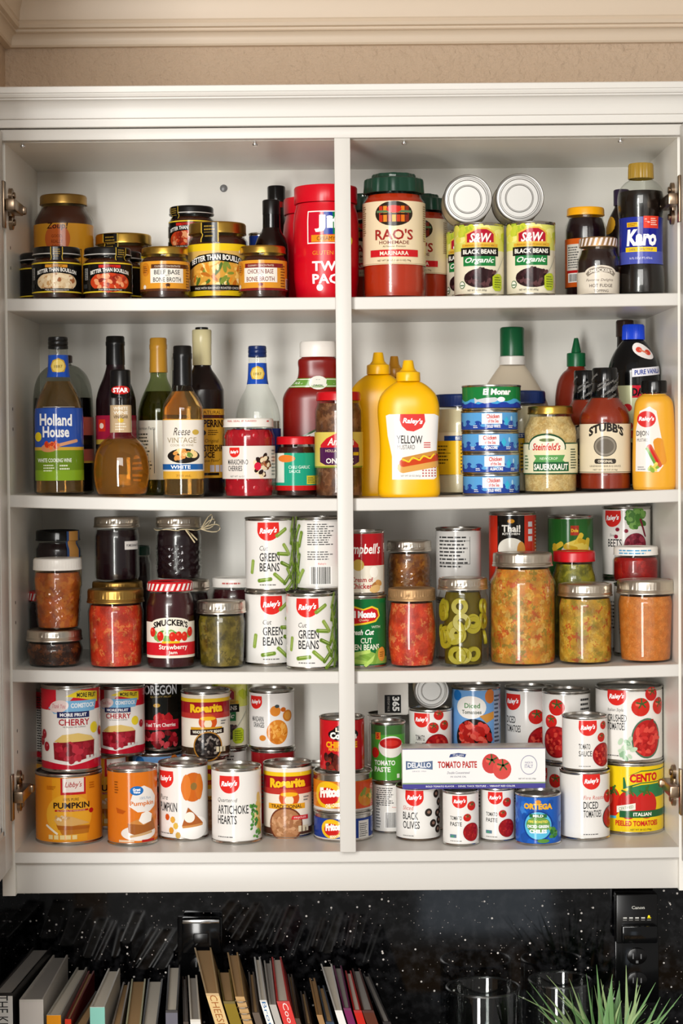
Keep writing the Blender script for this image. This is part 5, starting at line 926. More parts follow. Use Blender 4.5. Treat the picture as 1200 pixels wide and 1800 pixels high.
vessel(P, 'syrup_bottle', 'tall dark corn syrup bottle with gold cap and blue label', 'bottle', ('glass', sp([(0, 0.006), (0.80, 0.0), (0.94, 0.006), (0.99, 0.03), (1, 0.09), (0.97, 0.19), (0.92, 0.24), (0.91, 0.30), (0.91, 0.52), (0.925, 0.58), (0.98, 0.64), (1, 0.70), (0.985, 0.76), (0.90, 0.81), (0.72, 0.85), (0.54, 0.872), (0.50, 0.88), (0.50, 0.91)], 4)), [('cap', 'plastic_gold_cap', [(0.5, 0.885), (0.54, 0.885), (0.545, 0.89), (0.53, 0.985), (0.50, 0.998), (0.45, 1.0), (0, 1.0)], dict(n=120, disp=lambda th, z: 0.0003*math.sin(th*50)))], [(karo(P), 'label', 'arc')], fill=('syrup', 0.785), group=None)

# ------------------------------------------------------------------ second shelf, first bay
HH = [(0, 0.006), (0.80, 0.0), (0.95, 0.008), (1.0, 0.03), (1, 0.10), (1, 0.30), (1, 0.49), (0.97, 0.55), (0.88, 0.61), (0.72, 0.665), (0.54, 0.715), (0.455, 0.755), (0.42, 0.80), (0.395, 0.88), (0.385, 0.93), (0.38, 0.955)]
def screwcap(r, z0, z1): return [(r*0.9, z0), (r, z0), (r, z0+(z1-z0)*0.25), (r*0.95, z0+(z1-z0)*0.30), (r, z0+(z1-z0)*0.36), (r, z0+(z1-z0)*0.6), (r*0.96, z0+(z1-z0)*0.66), (r*1.0, z0+(z1-z0)*0.72), (r*0.97, z1-0.004), (r*0.88, z1), (0, z1)]
P = put(60, 145, 590, 0.020, 2)
vessel(P, 'wine_bottle', 'cooking wine bottle with blue and green label and pale wine', 'bottle', ('glass', sp(HH, 4)), [('cap', 'plastic_black', screwcap(0.41, 0.925, 1.0))], [(holland(P), 'label', 'proj'), (holland_neck(P), 'neck_label', 'arc')], fill=('wine', 0.72), rot=0)
P = put(58, 163, 622, 0.115, 2)
L = Lab(); L.rect(0.10, 0.9, 0.22, 0.55, 'c86a5c'); L.rect(0.10, 0.9, 0.32, 0.42, '1c1412'); L.text('R', 0.40, 0.38, 0.06, 'e8e0d0', w=0.05); L.rect(0.1, 0.9, 0.22, 0.235, 'd8b04c'); L.blobs(0.42, 0.27, 0.06, 0.03, 10, 0.03, ['d84a24', 'e8b04c', 'a82418'], 3)
vessel(P, 'bottle', 'broad round-shouldered dark bottle behind the blue and green cooking wine', 'bottle', ('glass_smoke', sp([(0, 0.006), (0.8, 0), (0.95, 0.008), (1, 0.04), (1, 0.3), (1, 0.6), (0.985, 0.70), (0.92, 0.79), (0.78, 0.86), (0.55, 0.91), (0.32, 0.93), (0.28, 0.94), (0.27, 0.97)], 4)), [('cap', 'brown_cap' if 'brown_cap' in M else 'plastic_brown', ring(0.33, 0.945, 1.0))], [(L, 'label', 'arc')], fill=('cola', 0.69))
P = put(162, 262, 648, 0.022, 2)
vessel(P, 'vinegar_flask', 'round flask of amber vinegar with long labelled neck', 'bottle', ('glass', sp([(0, 0.01), (0.62, 0.0), (0.80, 0.008), (0.93, 0.06), (1, 0.17), (1, 0.235), (0.95, 0.32), (0.82, 0.395), (0.62, 0.445), (0.44, 0.475), (0.38, 0.50), (0.37, 0.54), (0.365, 0.70), (0.355, 0.82), (0.35, 0.96)], 4)), [('cap', 'plastic_black', ring(0.36, 0.78, 1.0))], [(star_neck(P), 'neck_label', 'arc')], fill=('vinegar', 0.455))
CAPS = lambda m, r0, r1, z0: ('capsule', m, [(r0*0.98, z0), (r0, z0), (r1, z0+(1-z0)*0.65), (r1*1.05, z0+(1-z0)*0.68), (r1*1.05, z0+(1-z0)*0.80), (r1, z0+(1-z0)*0.82), (r1, 0.992), (r1*0.9, 1.0), (0, 1.0)])
WB = lambda zs, zn, rn: sp([(0, 0.006), (0.80, 0.0), (0.95, 0.008), (1.0, 0.03), (1, 0.12), (1, zs*0.6), (1, zs), (0.96, zs+(zn-zs)*0.25), (0.82, zs+(zn-zs)*0.5), (0.62, zs+(zn-zs)*0.75), (rn*1.05, zn), (rn, zn+0.05), (rn*0.95, 0.97)], 4)
P = put(168, 238, 589, 0.118, 2)
vessel(P, 'vinegar_bottle', 'dark vinegar bottle with black capsule behind the round flask', 'bottle', ('jam_dark', WB(0.56, 0.80, 0.45), 'body'), [CAPS('plastic_black', 0.48, 0.46, 0.82)], [(pomegranate(P), 'label', 'arc')])
P = put(242, 315, 592, 0.145, 2)
vessel(P, 'oil_bottle', 'green oil bottle with mustard gold capsule', 'bottle', ('glass_green', WB(0.50, 0.74, 0.40)), [CAPS('plastic_capsule_gold', 0.44, 0.41, 0.78)], [(oil_label(P), 'label', 'arc')], fill=('oil', 0.66), rot=-15)
P = put(294, 330, 626, 0.225, 2)
vessel(P, 'bottle', 'slim dark bottle barely showing between gold and black capsules', 'bottle', ('sauce_dark', WB(0.55, 0.8, 0.5), 'body'), [('cap', 'plastic_seal', ring(0.55, 0.90, 1.0))])
P = put(285, 357, 606, 0.022, 2)
vessel(P, 'wine_bottle', 'cooking wine bottle with cream vintage label and black capsule', 'bottle', ('glass', WB(0.56, 0.735, 0.43)), [CAPS('plastic_black', 0.47, 0.45, 0.74)], [(vintage(P), 'label', 'proj')], fill=('wine', 0.70))
P = put(317, 393, 573, 0.105, 2)
vessel(P, 'sauce_bottle', 'tall dark sauce bottle with cream wrapped neck and golden label', 'bottle', ('sauce_dark', WB(0.60, 0.76, 0.40), 'body'), [('neck_wrap', 'plastic_capsule_cream', [(0.43, 0.775), (0.44, 0.78), (0.44, 0.90), (0.45, 0.905), (0.45, 0.98), (0.42, 0.985), (0, 0.985)]), ('cap', 'plastic_black', ring(0.30, 0.985, 1.0))], [(perrins(P), 'label', 'arc')], rot=0)
T = bpy.data.objects[-1] if False else None
P = put(413, 492, 606, 0.120, 2)
L = Lab(); L.rect(-0.6, 0.6, 0.1, 0.45, '2a4a9c'); L.lines(-0.1, 0.1, 0.15, 0.3, 4, 'e8ecf4', 3)
vessel(P, 'wine_bottle', 'clear bottle with blue neck label behind the cherry jar', 'bottle', ('glass', sp(HH, 4)), [('cap', 'plastic_navy', screwcap(0.41, 0.925, 1.0))], [(L, 'label', 'arc'), (holland_neck(P), 'neck_label', 'arc')], fill=('clear_vinegar', 0.50))
P = put(391, 483, 735, 0.018, 2)
lt = Lab(); lt.text('PEEL SEAL IF RAISED', -0.1, 0.965, 0.02, 'c8443c', w=0.4); lt.rect(0.25, 0.29, 0.955, 0.97, 'c81c1c')
T = jar(P, 'jar of red maraschino cherries with white lid', 'cherry_syrup', cherries_label(P), 'lug', 'plastic_white', ins=0.0042, lidh=0.013, lidr=0.97, body=1.0, neck=0.92, sh=0.012, rot=0, lablid=lt)
rd = random.Random(4); ch = []
for k in range(5):
    for i in range(10):
        a = 2*PI*(i+0.5*(k % 2))/10; z = 0.010+ (k if k < 2 else k+4.3)*0.0125+rd.uniform(-0.002, 0.002)
        if z > P.H-0.026: continue
        ch.append(xform(lathe([(0, -0.010), (0.0071, -0.0071), (0.010, 0), (0.0071, 0.0071), (0, 0.010)], 10), Matrix.Translation(((P.R-0.0124)*math.cos(a), (P.R-0.0124)*math.sin(a), z+0.005))))
o = mesh('cherries', *join(*ch), 'cherry', T, angle=180)
P = put(484, 556, 767, 0.050, 2)
jar(P, 'salsa jar with red lid and teal green label', 'salsa_deep', chili_garlic(P), 'lug', 'plastic_red', lidh=0.012, lidr=0.96, body=1.0, neck=0.9, sh=0.012)
P = put(496, 622, 598, 0.135, 2, sq=0.58)
vessel(P, 'ketchup_bottle', 'large ketchup bottle with white flip cap and green band', 'bottle', ('ketchup', sp([(0, 0.005), (0.86, 0.0), (0.97, 0.01), (1, 0.04), (1, 0.3), (1, 0.58), (0.98, 0.645), (0.86, 0.695), (0.66, 0.735), (0.575, 0.77), (0.55, 0.82), (0.565, 0.855), (0.55, 0.88), (0.46, 0.895), (0.44, 0.91)], 4), 'body'), [('cap', 'plastic_white', [(0.45, 0.898), (0.5, 0.898), (0.51, 0.905), (0.51, 0.985), (0.48, 0.998), (0.44, 1.0), (0, 1.0)], dict(sq=0.66))], [(heinz(P), 'label', 'proj'), (heinz_neck(P), 'neck_label', 'proj')], sq=0.58, p=2.6)
P = put(553, 637, 688, 0.024, 2)
jar(P, 'jar of brown onions with red lid behind the center stile', 'onions', nellies(P), 'lug', 'plastic_red', lidh=0.013, lidr=0.94, body=1.0, neck=0.9, sh=0.014)

# ------------------------------------------------------------------ second shelf, second bay
MU = sp([(0, 0.006), (0.84, 0.0), (0.96, 0.008), (1, 0.03), (1, 0.10), (0.965, 0.2), (0.935, 0.32), (0.945, 0.44), (0.985, 0.56), (1, 0.63), (0.975, 0.69), (0.88, 0.75), (0.68, 0.80), (0.46, 0.835), (0.36, 0.845), (0.35, 0.86)], 4)
NOZ = [(0.33, 0.845), (0.385, 0.847), (0.39, 0.852), (0.385, 0.905), (0.37, 0.912), (0.30, 0.917), (0.27, 0.922), (0.205, 0.94), (0.165, 0.99), (0.15, 0.999), (0, 1.0)]
def mustard(P, label, m='plastic_mustard', lab=None, cap='plastic_yellow'):
    return vessel(P, 'mustard_bottle', label, 'bottle', (m, MU, 'body'), [('nozzle_cap', cap, NOZ, dict(n=64))], [(lab, 'label', 'proj')] if lab else [], sq=0.56, p=2.5, group='yellow mustard bottles')
P = put(663, 772, 632, 0.018, 2, sq=0.56); mustard(P, 'yellow mustard squeeze bottle at the front with hot dog label', lab=yellow_mustard(P))
P = put(612, 718, 618, 0.106, 2, sq=0.56); mustard(P, 'plain yellow mustard bottle just behind the hot dog labelled one')
P = put(650, 736, 625, 0.195, 2, sq=0.56); mustard(P, 'deepest mustard bottle, only its amber cap showing between the others', 'plastic_dull_yellow', cap='plastic_dull_yellow')
def mayo_jar(P, label):
    return jar(P, label, 'plastic_mayo', mayo(P), 'ribbed', 'plastic_blue' if False else 'plastic_navy', lidh=P.H*0.125, lidr=0.93, body=1.0, neck=0.86, sh=0.025, group='mayonnaise jars')
P = put(760, 858, 692, 0.112, 2); mayo_jar(P, 'blue-lidded mayonnaise jar between the mustard and the tuna stack')
P = put(866, 962, 686, 0.115, 2); mayo_jar(P, 'blue-lidded mayonnaise jar between the tuna stack and the sauerkraut')
GT = 'stacked tuna cans'
z = None; S = None
for k, (t, du, v, lb) in enumerate(((834, 0.0, 1, 'tuna can at the bottom of the stack'), (798, 0.12, 0, 'second tuna can up from the bottom of the stack'), (762, -0.12, 0, 'third tuna can up from the bottom of the stack'), (725, 0.05, 1, 'blue tuna can just under the green can topping the stack'))):
    P = put(813-k, 914-k, t, 0.020, 2) if S is None else on(S, 813-k, 914-k, t, 0.020)
    if k == 0: P.H = 0.0315
    P.H = 0.0315; P.top = P.z+P.H
    can(P, tuna(P, du, v), lb, GT, 0); S = P
P = on(S, 811, 916, 676, 0.0195)
P.z += 0.008; P.H -= 0.008
Q = Pos(); Q.__dict__.update(P.__dict__)
P2 = on(S, 814, 912, 700, 0.0205); 
P.z = S.top+0.0003; P.H = P.top-P.z
L = monar(P)
T = can(P, L, 'green and blue fish can on top of the tuna stack', GT, 2)
P = put(832, 968, 573, 0.205, 2, sq=0.55)
vessel(P, 'dressing_bottle', 'big ranch dressing bottle with green cap behind the tuna stack', 'bottle', ('plastic_ranch', sp([(0, 0.005), (0.86, 0), (0.97, 0.01), (1, 0.04), (1, 0.3), (0.98, 0.46), (0.86, 0.56), (0.64, 0.66), (0.44, 0.73), (0.335, 0.765), (0.31, 0.785), (0.30, 0.80)], 4), 'body'), [('cap', 'plastic_green', ring(0.315, 0.825, 1.0)), ('tamper_ring', 'plastic_white', [(0.30, 0.77), (0.335, 0.77), (0.335, 0.82), (0.31, 0.824), (0, 0.824)])], [], sq=0.55)
P = put(920, 1014, 713, 0.020, 2)
jar(P, 'sauerkraut jar with gold lid and green label', 'kraut', kraut_label(P), 'lug', 'gold', lidh=0.012, lidr=0.85, body=1.0, neck=0.79, sh=0.022, rot=0)
P = put(975, 1050, 590, 0.215, 2)
vessel(P, 'hot_sauce_bottle', 'red hot sauce bottle with pointed green nozzle', 'bottle', ('sriracha', sp([(0, 0.005), (0.85, 0), (0.97, 0.01), (1, 0.04), (1, 0.3), (1, 0.55), (0.97, 0.63), (0.86, 0.71), (0.66, 0.76), (0.46, 0.785), (0.40, 0.80), (0.40, 0.81)], 4), 'body'), [('nozzle_cap', 'plastic_green', [(0.42, 0.805), (0.445, 0.805), (0.445, 0.885), (0.43, 0.892), (0.24, 0.897), (0.21, 0.92), (0.10, 0.99), (0.08, 0.992), (0, 0.992)], dict(n=48)), ('tip', 'plastic_white', [(0.05, 0.99), (0.05, 0.998), (0, 1.0)])])
SB = lambda P: sp([(0, 0.006), (0.85, 0), (0.97, 0.01), (1, 0.04), (1, 0.14), (0.985, 0.16), (0.985, 0.53), (1, 0.55), (0.99, 0.60), (0.90, 0.655), (0.72, 0.71), (0.57, 0.755), (0.50, 0.79), (0.47, 0.84), (0.46, 0.90), (0.46, 0.97)], 4)
def bbq(P, label, lab=True):
    T = vessel(P, 'sauce_bottle', label, 'bottle', ('glass', SB(P)), [('neck_seal', 'plastic_black_gloss', [(0.535, 0.755), (0.545, 0.76), (0.50, 0.84), (0.475, 0.88), (0.50, 0.885), (0.50, 0.985), (0.46, 1.0), (0, 1.0)])], [(stubbs(P), 'label', 'arc')], fill=('bbq', 0.80), group='barbecue sauce bottles')
    f = prof_fn([(r*P.R, z_*P.H) for r, z_ in [(0.545, 0.76), (0.50, 0.84), (0.50, 0.885), (0.50, 0.985)]])
    stubbs_neck(P).build(T, P.H, f, R=P.R, name='seal_print', dv=0.03, eps=0.0008)
P = put(1018, 1108, 645, 0.020, 2); bbq(P, 'barbecue sauce bottle at the front with arched lettering on its cream label')
P = put(990, 1065, 650, 0.112, 2); bbq(P, 'barbecue sauce bottle behind, only its black wrapped neck showing')
P = put(1068, 1158, 568, 0.115, 2)
vessel(P, 'vanilla_bottle', 'large black vanilla bottle with bright blue cap', 'bottle', ('plastic_black_gloss', sp([(0, 0.005), (0.86, 0), (0.97, 0.01), (1, 0.04), (1, 0.3), (1, 0.67), (0.98, 0.73), (0.88, 0.79), (0.68, 0.85), (0.46, 0.895), (0.40, 0.905), (0.40, 0.92)], 4), 'body'), [('cap', 'plastic_royal', [(0.38, 0.908), (0.43, 0.908), (0.435, 0.915), (0.42, 0.99), (0.38, 1.0), (0, 1.0)], dict(n=120, disp=lambda th, z: 0.0003*math.sin(th*40)))], [(vanilla(P), 'label', 'arc')], rot=4)
P = put(1070, 1126, 561, 0.235, 2)
vessel(P, 'bottle', 'tall brown-capped bottle standing behind the blue-capped vanilla bottle', 'bottle', ('sauce_dark', WB(0.6, 0.8, 0.5), 'body'), [('cap', 'plastic_brown', ring(0.56, 0.90, 1.0))])
P = put(1111, 1187, 668, 0.012, 2, sq=0.62)
vessel(P, 'mustard_bottle', 'tan dijon mustard squeeze bottle with black cap', 'bottle', ('plastic_dijon', sp([(0, 0.005), (0.86, 0), (0.95, 0.01), (0.99, 0.05), (1, 0.2), (0.985, 0.4), (0.95, 0.6), (0.90, 0.75), (0.84, 0.81), (0.70, 0.85), (0.58, 0.865), (0.56, 0.875)], 4), 'body'), [('neck', 'glass', [(0.56, 0.865), (0.56, 0.895)]), ('cap', 'plastic_black_gloss', [(0.55, 0.885), (0.60, 0.887), (0.60, 0.985), (0.57, 0.998), (0, 1.0)], dict(sq=0.8))], [(dijon(P), 'label', 'proj')], sq=0.62, p=2.4)
# ------------------------------------------------------------------ third shelf, first bay
P = put(45, 147, 1101, 0.022, 3)
S = P; jar(P, 'squat jar of dark fruit pieces with silver lid', 'fruit_pieces', None, 'mason', 'silver_lid', lidr=0.97, body=0.98, neck=0.90, taper=0.08, foot=0.9)
P = on(S, 58, 145, 978, 0.030)
jar(P, 'peach jam jar with white plastic lid on top of squat fruit jar', 'peach_jam', None, 'ribbed', 'plastic_white', lidh=0.0175, lidr=0.98, body=0.97, neck=0.9, taper=0.13, quilt=0.0026)
P = put(62, 143, 930, 0.135, 3); P = drop(P, 0.095)
st = Lab(); st.rect(0.14, 0.42, 0.55, 0.99, '2a4a7c'); st.rect(0.18, 0.38, 0.55, 0.99, 'c8904c')
lb = Lab(); lb.rect(-0.6, 0.9, 0.08, 0.56, 'd8c49c'); lb.rect(0.0, 0.36, 0.50, 0.54, 'a8241c'); lb.lines(-0.2, 0.3, 0.15, 0.45, 5, '6a4a2c', 3)
jar(P, 'black-lidded preserve jar with orange and blue ribbon strip', 'jam_dark', lb, 'lug', 'plastic_black_gloss', lidh=0.016, lidr=0.97, body=1.0, neck=0.86, sh=0.012, strip=st)
Q = Pos(); Q.__dict__.update(P.__dict__); Q.x = at(92, 1060, 0.175).x; Q.z = shelf_z(3, Q.x); Q.H = P.z-Q.z-0.0004; Q.R = P.R*1.02; Q.top = P.z
T = jar(Q, 'red gingham lidded jam jar under the black-lidded preserve jar', 'jam_dark', None, 'lug', 'plastic_red', lidh=0.014, lidr=0.99, body=1.0, neck=0.9, group='gingham lidded jam jars')
gingham(Q, 1-0.014/Q.H).build(T, Q.H, lambda z: Q.R*0.99, R=Q.R, name='lid_print')
P = put(153, 254, 1031, 0.020, 3)
jar(P, 'jar of crushed tomatoes with dull gold lid', 'tomatoes', None, 'mason', 'gold_dull', lidh=0.020, lidr=1.0, body=0.965, neck=0.90, taper=0.05)
P = put(165, 246, 907, 0.122, 3); P = drop(P, 0.100)
L = Lab(); L.rect(0.12, 0.40, 0.50, 0.63, 'dcd6d0'); L.text('POMEGRANATE', 0.27, 0.565, 0.04, '3a3438', w=0.24, bold=0.02)
jar(P, 'dark jelly jar with small white tape label', 'jam_dark', L, 'mason', 'silver_lid', lidr=1.0, body=0.965, neck=0.9, sh=0.014, group='dark jelly jars')
Q = Pos(); Q.__dict__.update(P.__dict__); Q.z = shelf_z(3, Q.x); Q.H = P.z-Q.z-0.0004; Q.R = P.R*1.12; Q.top = P.z
jar(Q, 'gold-lidded jar under the dark jelly jar with tape label', 'jam_dark', None, 'mason', 'gold_dull', lidr=1.0, body=0.965, neck=0.9)
P = put(200, 266, 958, 0.208, 3)
jar(P, 'tall dark jar at the cabinet back behind the tape labelled jelly', 'jam_dark', None, 'lug', 'plastic_dark_green', lidh=0.014, lidr=0.97, body=1.0, neck=0.88)
P = put(257, 342, 1018, 0.020, 3)
T = jar(P, 'strawberry jam jar with red gingham lid', 'jam_red', strawberry_label(P), 'lug', 'plastic_red', lidh=0.014, lidr=0.95, body=1.0, neck=0.87, sh=0.020, rot=0, group='gingham lidded jam jars')
gingham(P, 1-0.014/P.H).build(T, P.H, lambda z: P.R*0.95, R=P.R, name='lid_print')
P = put(273, 355, 907, 0.120, 3); P = drop(P, 0.098)
T = jar(P, 'quilted dark jelly jar tied with a twine bow', 'jam_dark', None, 'mason', 'silver_lid', lidr=1.0, body=0.965, neck=0.9, quilt=0.0030, group='dark jelly jars')
R = P.R*1.0; H = P.H-0.019
tw = [tube([((R+0.001)*math.sin(2*PI*i/36), -(R+0.001)*math.cos(2*PI*i/36), H+0.001*math.sin(i)) for i in range(37)], 0.0009, 5)]
for a, b in (((0.3, -0.012), (0.022, 0.012)), ((0.3, -0.012), (0.03, 0.002)), ((0.3, 0), (0.018, 0.02))):
    p0 = Vector((R*0.95, -R*0.35, H)); tw.append(tube([p0+Vector((b[0]*math.sin(PI*i/10)*1.0, -0.004, b[1]*math.sin(PI*i/10)+0.006*math.sin(2*PI*i/10))) for i in range(11)], 0.0009, 5))
tw.append(tube([Vector((R*0.30, -R*0.98, H)), Vector((R*0.42, -R*0.96, H-0.006)), Vector((R*0.68, -R*0.80, H-0.020))], 0.0012, 5)); tw.append(tube([Vector((R*0.35, -R*0.97, H)), Vector((R*0.55, -R*0.90, H-0.007)), Vector((R*0.78, -R*0.72, H-0.016))], 0.0012, 5))
mesh('twine_bow', *join(*tw), 'plastic_mayo', T)
Q = Pos(); Q.__dict__.update(P.__dict__); Q.x = at(326, 1040, Q.y).x; Q.z = shelf_z(3, Q.x); Q.H = P.z-Q.z-0.0004; Q.R = P.R*1.05; Q.top = P.z
jar(Q, 'silver-lidded jar under the quilted jelly jar behind the strawberry jam', 'jam_dark', None, 'mason', 'silver_lid', lidr=1.0, body=0.965, neck=0.9)
P = put(371, 452, 1012, 0.150, 3)
lt = Lab(); lt.lines(-0.15, 0.15, 0.925, 0.965, 1, 'c86a64', 3)
jar(P, 'white-lidded jar of red preserve behind the green relish jar', 'jam_red', None, 'lug', 'plastic_white', lidh=0.014, lidr=0.98, body=1.0, neck=0.9, lablid=lt)
P = put(345, 433, 1052, 0.028, 3)
jar(P, 'small green relish jar with silver lid beside the green beans', 'relish_green', None, 'mason', 'silver_lid', lidh=0.018, lidr=1.0, body=0.95, neck=0.9, taper=0.07)
GG = 'green beans cans'
Sb = put(502, 591, 1037, 0.012, 3); Sa = put(430, 514, 1041, 0.066, 3); Sa.top = Sb.top; Sa.H = Sa.top-Sa.z; can(Sa, green_beans(Sa, 0.02), 'lower green beans can next to the relish jar', GG, 8, tab=False)
can(Sb, green_beans(Sb, -0.03), 'lower green beans can by the center stile', GG, 0)
P = on(Sa, 430, 518, 907, 0.044); can(P, green_beans(P), 'upper green beans can stacked next to the jelly jars', GG, 0)
P = on(Sb, 519, 604, 906, 0.052); can(P, green_beans(P, -0.78, True), 'upper green beans can turned to show its bar code side', GG, 0)

# ------------------------------------------------------------------ third shelf, second bay
S = put(592, 680, 1041, 0.030, 3); can(S, delmonte(S), 'green labelled beans can half behind the center stile', None, 0)
P = on(S, 601, 676, 930, 0.034); can(P, campbells(P), 'red and white soup can on top of the green beans can', None, 0)
P = put(679, 759, 948, 0.122, 3); P = drop(P, 0.085)
jar(P, 'brown apple butter jar behind the barrel shaped tomato jar', 'apple_brown', None, 'mason', 'silver_lid', lidr=1.0, body=0.965, neck=0.9, quilt=0.0022)
under(P, 3, 'can under the brown apple butter jar')
P = put(680, 767, 1030, 0.024, 3)
jar(P, 'barrel shaped tomato jar with rusty gold lid', 'tomatoes_pale', None, 'mason', 'rusty_lid', lidh=0.018, lidr=0.98, body=1.0, neck=0.88, sh=0.010, bulge=0.10, foot=0.88)
P = put(765, 846, 925, 0.132, 3); P = drop(P, 0.113); can(P, facts_can(P), 'silver grey can showing its nutrition panel', None, 0)
under(P, 3, 'can supporting the silver grey nutrition panel can', 1.0)
P = put(768, 859, 1012, 0.022, 3)
T = jar(P, 'pickle jar with sliced rounds and silver lid', 'brine', None, 'mason', 'silver_lid', ins=0.010, lidh=0.017, lidr=0.97, body=0.98, neck=0.9, sh=0.014)
rd = random.Random(12); sl = []
for i in range(26):
    a = rd.uniform(-PI, PI) if i > 15 else rd.uniform(-1.25, 1.25); z = rd.uniform(0.016, P.H-0.038); r = rd.uniform(0.0105, 0.0150)
    v = lathe([(r*0.45, -0.0018), (r, -0.0022), (r*1.05, 0), (r, 0.0022), (r*0.45, 0.0018), (r*0.40, 0), (r*0.45, -0.0018)], 18)
    m4 = Matrix.Translation(((P.R-0.0072)*math.sin(a), -(P.R-0.0072)*math.cos(a), z)) @ Matrix.Rotation(a, 4, 'Z') @ Matrix.Rotation(PI/2+rd.uniform(-0.16, 0.16), 4, 'X')
    V, F = xform(v, m4); lim = P.R*0.98-0.0020
    V = [(x*min(1, lim/max(1e-6, math.hypot(x, y))), y*min(1, lim/max(1e-6, math.hypot(x, y))), z_) for x, y, z_ in V]
    sl.append((V, F))
o = mesh('pickle_slices', *join(*sl), 'pickle_slice', T, angle=60)
P = put(858, 943, 898, 0.140, 3); P = drop(P, 0.113); can(P, thai(P), 'red and black coconut milk can behind the big relish jar', None, 0)
under(P, 3, 'can supporting the red and black coconut milk can')
P = put(860, 976, 968, 0.020, 3)
jar(P, 'biggest jar, full of orange vegetable relish, with silver lid', 'relish', None, 'mason', 'silver_lid', lidh=0.020, lidr=0.92, body=1.0, neck=0.82, sh=0.024)
P = put(962, 1043, 904, 0.190, 3); P = drop(P, 0.110); can(P, pineapple(P), 'green can picturing yellow pineapple pieces', None, 0)
under(P, 3, 'can supporting the green pineapple can')
P = put(970, 1048, 966, 0.108, 3)
jar(P, 'red-lidded jar of green pickles behind the small relish jar', 'pickle_green', None, 'lug', 'plastic_red', lidh=0.016, lidr=0.96, body=1.0, neck=0.84, sh=0.026)
P = put(979, 1077, 1022, 0.018, 3)
jar(P, 'small jar of yellow relish with red flecks and pale gold lid', 'relish_yellow', None, 'mason', 'silver_lid', lidh=0.018, lidr=0.99, body=0.965, neck=0.9)
P = put(1058, 1143, 888, 0.193, 3); P = drop(P, 0.113); can(P, beets(P), 'white can picturing red beets and leaves', None, -4)
under(P, 3, 'can supporting the white beets can')
P = put(1077, 1157, 958, 0.112, 3); P = drop(P, 0.056)
lt = Lab(); lt.lines(-0.5, 0.5, 0.80, 0.95, 2, '4a9cc8', 3)
jar(P, 'small flat jar of red pimentos with white lid', 'pimento', None, 'lug', 'plastic_white', lidh=0.013, lidr=0.98, body=1.0, neck=0.92, sh=0.006, lablid=lt)
under(P, 3, 'can supporting the small red pimento jar', 0.97)
P = put(1083, 1185, 1015, 0.012, 3)
jar(P, 'jar of smooth orange puree with pale gold lid', 'orange_puree', None, 'mason', 'silver_lid', lidh=0.020, lidr=1.0, body=0.955, neck=0.9, taper=0.08)

# ------------------------------------------------------------------ bottom shelf, first bay
GC = 'cherry pie filling cans'
S = put(62, 180, 1342, 0.050, 4); can(S, libbys(S), 'large orange pumpkin can with a pie slice picture', 'pumpkin cans', 0)
P = on(S, 72, 177, 1203, 0.056); P.H = at(124, 1200, 0.1).z-P.z; can(P, comstock(P, True), 'cherry pie filling can on top of large pumpkin can', GC, 0)
S2 = put(57, 148, 1325, 0.200, 4); can(S2, plain_can(S2, 'd8a03c'), 'can at the cabinet back behind the large pumpkin can')
P = on(S2, 58, 146, 1200, 0.204); P.H = 0.115; can(P, comstock(P, True), 'cherry can against the cabinet side, showing its white printed side', GC, 60)
S = put(140, 228, 1316, 0.172, 4); S.top = put(232, 322, 1311, 0.182, 4).top; S.H = S.top-S.z; can(S, libbys(S), 'orange pumpkin can behind the large one, only its rim showing', 'pumpkin cans', 20)
P = on(S, 168, 255, 1200, 0.150); P.H = 0.110; can(P, comstock(P), 'cherry pie filling can behind, between two front stacks', GC, -12)
S = put(232, 322, 1311, 0.182, 4); can(S, gv_tomato(S), 'blue labelled can behind the orange pie pumpkin can')
P = on(S, 238, 322, 1190, 0.207); P.H = 0.112; can(P, oregon(P), 'black cherry can with large white lettering', None, 4)
P = put(188, 277, 1338, 0.042, 4); can(P, gv_pumpkin(P), 'orange pumpkin can with blue oval and whipped cream pie', 'pumpkin cans', 3)
P = put(278, 366, 1330, 0.080, 4); can(P, raley_pumpkin(P), 'white pumpkin can picturing a whole pumpkin and pie', 'pumpkin cans', -4)
S = put(318, 400, 1320, 0.164, 4); can(S, rosarita(S, 'refried'), 'yellow banded can under the black beans can', 'bean cans with yellow lettering', 10)
P = on(S, 318, 405, 1206, 0.160); can(P, rosarita(P, 'black'), 'whole black beans can with yellow lettering on red', 'bean cans with yellow lettering', 2)
S = put(370, 437, 1307, 0.243, 4, ); S.R = 0.0285; can(S, barcode_can(S), 'silvery can under the tall green and yellow beans can')
P = on(S, 372, 437, 1200, 0.243); P.H = 0.11; can(P, sw(P), 'yellow and green black beans can deep behind the bean stack', None, -30)
S = put(440, 520, 1306, 0.186, 4); can(S, plain_can(S, '9c1c22'), 'dark red can under the mandarin oranges can')
P = on(S, 437, 518, 1205, 0.184); can(P, mandarin(P), 'white mandarin oranges can on a dark red can', None, 0)
P = put(371, 460, 1337, 0.053, 4); can(P, artichoke(P), 'white artichoke hearts can with a pull tab lid', None, 0, tab=True)
P = put(462, 549, 1331, 0.096, 4); can(P, rosarita(P, 'refried'), 'traditional refried beans can at the front', 'bean cans with yellow lettering', 0)
P = put(522, 592, 1335, 0.205, 4); can(P, plain_can(P, 'b8b4ac'), 'plain grey can behind the bean dip tins')
S = put(551, 656, 1411, 0.066, 4); can(S, fritos(S, True), 'blue bean dip tin at the bottom of its pair', 'dip tins', -4, metal='tin')
P = on(S, 550, 655, 1343, 0.066); can(P, fritos(P, False), 'orange dip tin stacked on the blue one', 'dip tins', -4); S = P
P = on(S, 561, 641, 1252, 0.074); can(P, chipotle(P), 'red chipotle pepper can on the dip tins', None, -4)

